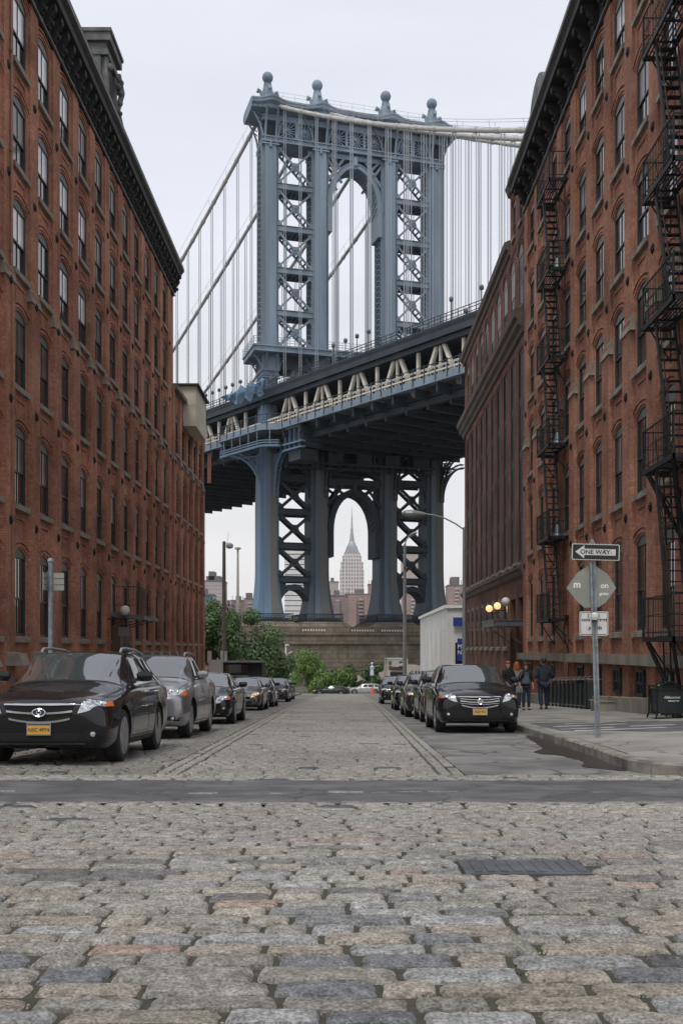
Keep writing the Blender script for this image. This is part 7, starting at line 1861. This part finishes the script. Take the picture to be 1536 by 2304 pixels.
    for s in (1,-1):
        hj,kn,an,toe=P['legL' if s>0 else 'legR']; a=add(V,*hj,.098*bulk); b=add(V,*kn,.072*bulk); c=add(V,an[0],an[1],an[2]+.0,.055*bulk); E+=[(pel,a),(a,b),(b,c)]
    m=skin_mesh('trousers',V,E,MT[legs]); o=bpy.data.objects.new('trousers',m); COL.objects.link(o); o.parent=bo
    for s in (1,-1):
        hj,kn,an,toe=P['legL' if s>0 else 'legR']; a=Vector(an);b=Vector(toe); d=(b-a)
        m=skin_mesh('shoe',[sc((a.x-d.x*.35,a.y-d.y*.35,a.z-.045,.045)),sc((a.x+d.x*.4,a.y+d.y*.4,(a.z+b.z)/2-.03,(.05,.045))),sc((b.x+d.x*.1,b.y+d.y*.1,b.z-.005,(.045,.032)))],[(0,1),(1,2)],MT['shoe']); o=bpy.data.objects.new('shoe',m); COL.objects.link(o); o.parent=bo
    return t,bo,k
# man walking away, seen from behind (faces away: yaw pi)
pose1=dict(armL=((.205,.0,1.385),(.27,.05,1.12),(.25,-.06,.88)),armR=((-.205,.0,1.385),(-.285,.02,1.12),(-.30,-.10,.90)),
 legL=((.095,0,.88),(.12,.03,.48),(.11,.12,.11),(.11,.02,.055)),legR=((-.095,0,.88),(-.12,-.06,.49),(-.13,-.10,.085),(-.14,-.24,.035)),sleeve=.45)
person('heavy set man in navy jacket and dark trousers walking away beside the guard fence',(6.83,36.6,sw(6.83,36.6)),math.pi+.1,1.80,'hair_dark','navy_cloth','jeans',pose1,bulk=1.2,group='people on the right sidewalk')
pose2=dict(armL=((.17,.0,1.37),(.24,-.02,1.12),(.22,-.14,.93)),armR=((-.17,.0,1.37),(-.26,.0,1.14),(-.27,-.12,.90)),
 legL=((.085,0,.88),(.10,-.02,.48),(.12,.03,.085),(.13,-.10,.035)),legR=((-.085,0,.88),(-.10,-.03,.48),(-.09,.02,.085),(-.10,-.11,.035)),sleeve=.55)
p2,b2,k2=person('woman with long brown hair in open black jacket and jeans walking toward the camera',(6.22,36.6,sw(6.22,36.6)),.15,1.64,'hair_br','black_cloth','jeans',pose2,longhair=True,group='people on the right sidewalk')
g=G(); 
g.lathe((0,-.02,0),[(.10,.88),(.155,.93),(.15,1.05),(.125,1.2),(.10,1.32)],16,0,1,.78); build(g,'grey_blouse',MT['grey_cloth'],b2,local=True,smooth=True)
t=thing('shoulder_bag','small grey shoulder bag carried by the long haired woman','bag',(6.22,36.6,sw(6.22,36.6)+.7)); g=G(); X,Y,Z=5.98,36.5,sw(6.2,36.6)
g.hexa([(X-.13,Y-.05,Z+.62),(X+.11,Y-.05,Z+.62),(X+.11,Y+.05,Z+.62),(X-.13,Y+.05,Z+.62),(X-.11,Y-.05,Z+.84),(X+.09,Y-.05,Z+.84),(X+.09,Y+.05,Z+.84),(X-.11,Y+.05,Z+.84)]); build(g,'bag_body',MT['bagcloth'],t)
g=G(); g.tube([(X-.08,Y,Z+.84),(X-.02,Y-.02,Z+1.05),(X+.08,Y,Z+1.30)],.012,6); build(g,'strap',MT['bagcloth'],t)
pose3=dict(armL=((.18,.0,1.38),(.25,-.04,1.14),(.14,-.22,1.02)),armR=((-.18,.0,1.38),(-.25,-.02,1.13),(-.18,-.18,.98)),
 legL=((.09,0,.88),(.10,-.04,.48),(.11,.0,.085),(.12,-.13,.035)),legR=((-.09,0,.88),(-.10,-.01,.48),(-.10,.05,.085),(-.11,-.08,.035)),sleeve=.8)
person('ginger haired person in a black top half hidden behind the right hand car',(5.45,35.6,sw(5.45,35.6)),.5,1.72,'hair_red','black_cloth','jeans',pose3,group='people on the right sidewalk')
person('orange haired person in a pale grey top standing behind the long haired woman',(6.35,39.4,sw(6.35,39.4)),math.pi,1.74,'hair_red','bagcloth','jeans',pose3,longhair=True,group='people on the right sidewalk')
# ------------------------------------------------------------------ camera, light, air
cd=bpy.data.cameras.new('camera'); cam=bpy.data.objects.new('camera',cd); COL.objects.link(cam)
cam.location=(0,0,0); cam.rotation_euler=(math.pi/2,0,0); cd.sensor_fit='HORIZONTAL'; cd.sensor_width=36; cd.lens=36*F/1536
cd.shift_x=-(779-768)/1536; cd.shift_y=(1462-1152)/1536; cd.clip_end=6000; cd.clip_start=.1
S.camera=cam
w=bpy.data.worlds.new('World'); S.world=w; w.use_nodes=True; nt=w.node_tree; N=nt.nodes.new; L=nt.links.new
bg=nt.nodes['Background']; EL=math.radians(62); AZ=math.radians(200)
sky=N('ShaderNodeTexSky'); sky.sky_type='NISHITA'; sky.sun_disc=False; sky.sun_elevation=EL; sky.sun_rotation=AZ; sky.dust_density=3
sc=N('ShaderNodeVectorMath'); sc.operation='SCALE'; sc.inputs['Scale'].default_value=.10; L(sky.outputs[0],sc.inputs[0])
tc=N('ShaderNodeTexCoord'); sp=N('ShaderNodeSeparateXYZ'); L(tc.outputs['Generated'],sp.inputs[0])
mr=N('ShaderNodeMapRange'); mr.inputs[1].default_value=0; mr.inputs[2].default_value=.42; L(sp.outputs[2],mr.inputs[0])
cr=N('ShaderNodeMix'); cr.data_type='RGBA'; cr.inputs[6].default_value=(.83,.815,.805,1); cr.inputs[7].default_value=(.76,.785,.865,1); L(mr.outputs[0],cr.inputs[0])
mp=N('ShaderNodeMapping'); mp.inputs['Scale'].default_value=(1.2,1.2,5); L(tc.outputs['Generated'],mp.inputs[0])
n=N('ShaderNodeTexNoise'); n.inputs['Scale'].default_value=1.6; n.inputs['Detail'].default_value=5; n.inputs['Roughness'].default_value=.5; L(mp.outputs[0],n.inputs['Vector'])
nr=N('ShaderNodeMapRange'); nr.inputs[1].default_value=.3; nr.inputs[2].default_value=.7; nr.inputs[3].default_value=.91; nr.inputs[4].default_value=1.07; L(n.outputs['Fac'],nr.inputs[0])
cl=N('ShaderNodeVectorMath'); cl.operation='SCALE'; L(cr.outputs[2],cl.inputs[0]); L(nr.outputs[0],cl.inputs['Scale'])
mx=N('ShaderNodeMix'); mx.data_type='RGBA'; mx.inputs[0].default_value=.93; L(sc.outputs[0],mx.inputs[6]); L(cl.outputs[0],mx.inputs[7])
L(mx.outputs[2],bg.inputs[0]); bg.inputs[1].default_value=1.0
sd=bpy.data.lights.new('sun','SUN'); so=bpy.data.objects.new('sun',sd); COL.objects.link(so)
sd.energy=1.5; sd.angle=math.radians(18); sd.color=(1,.97,.92)
sdir=Vector((math.sin(AZ)*math.cos(EL),math.cos(AZ)*math.cos(EL),math.sin(EL)))
so.rotation_euler=sdir.to_track_quat('Z','Y').to_euler()
vs=S.view_settings; vs.view_transform='Standard'; vs.look='None'; vs.gamma=1; vs.exposure=.16
hm=bpy.data.materials.new('haze_air'); hm.use_nodes=True; hn=hm.node_tree; hn.nodes.clear(); ou=hn.nodes.new('ShaderNodeOutputMaterial'); pv=hn.nodes.new('ShaderNodeVolumePrincipled')
pv.inputs['Color'].default_value=(.92,.94,.97,1); pv.inputs['Density'].default_value=.00006; pv.inputs['Anisotropy'].default_value=.2; hn.links.new(pv.outputs[0],ou.inputs['Volume'])
g=G(); g.box(-1250,1250,-80,1780,-12.2,206); hz=build(g,'haze',hm); tag(hz,'thin pale haze over the street and river',kind='stuff')
S.cycles.max_bounces=6; S.cycles.use_denoising=True; S.cycles.volume_bounces=0
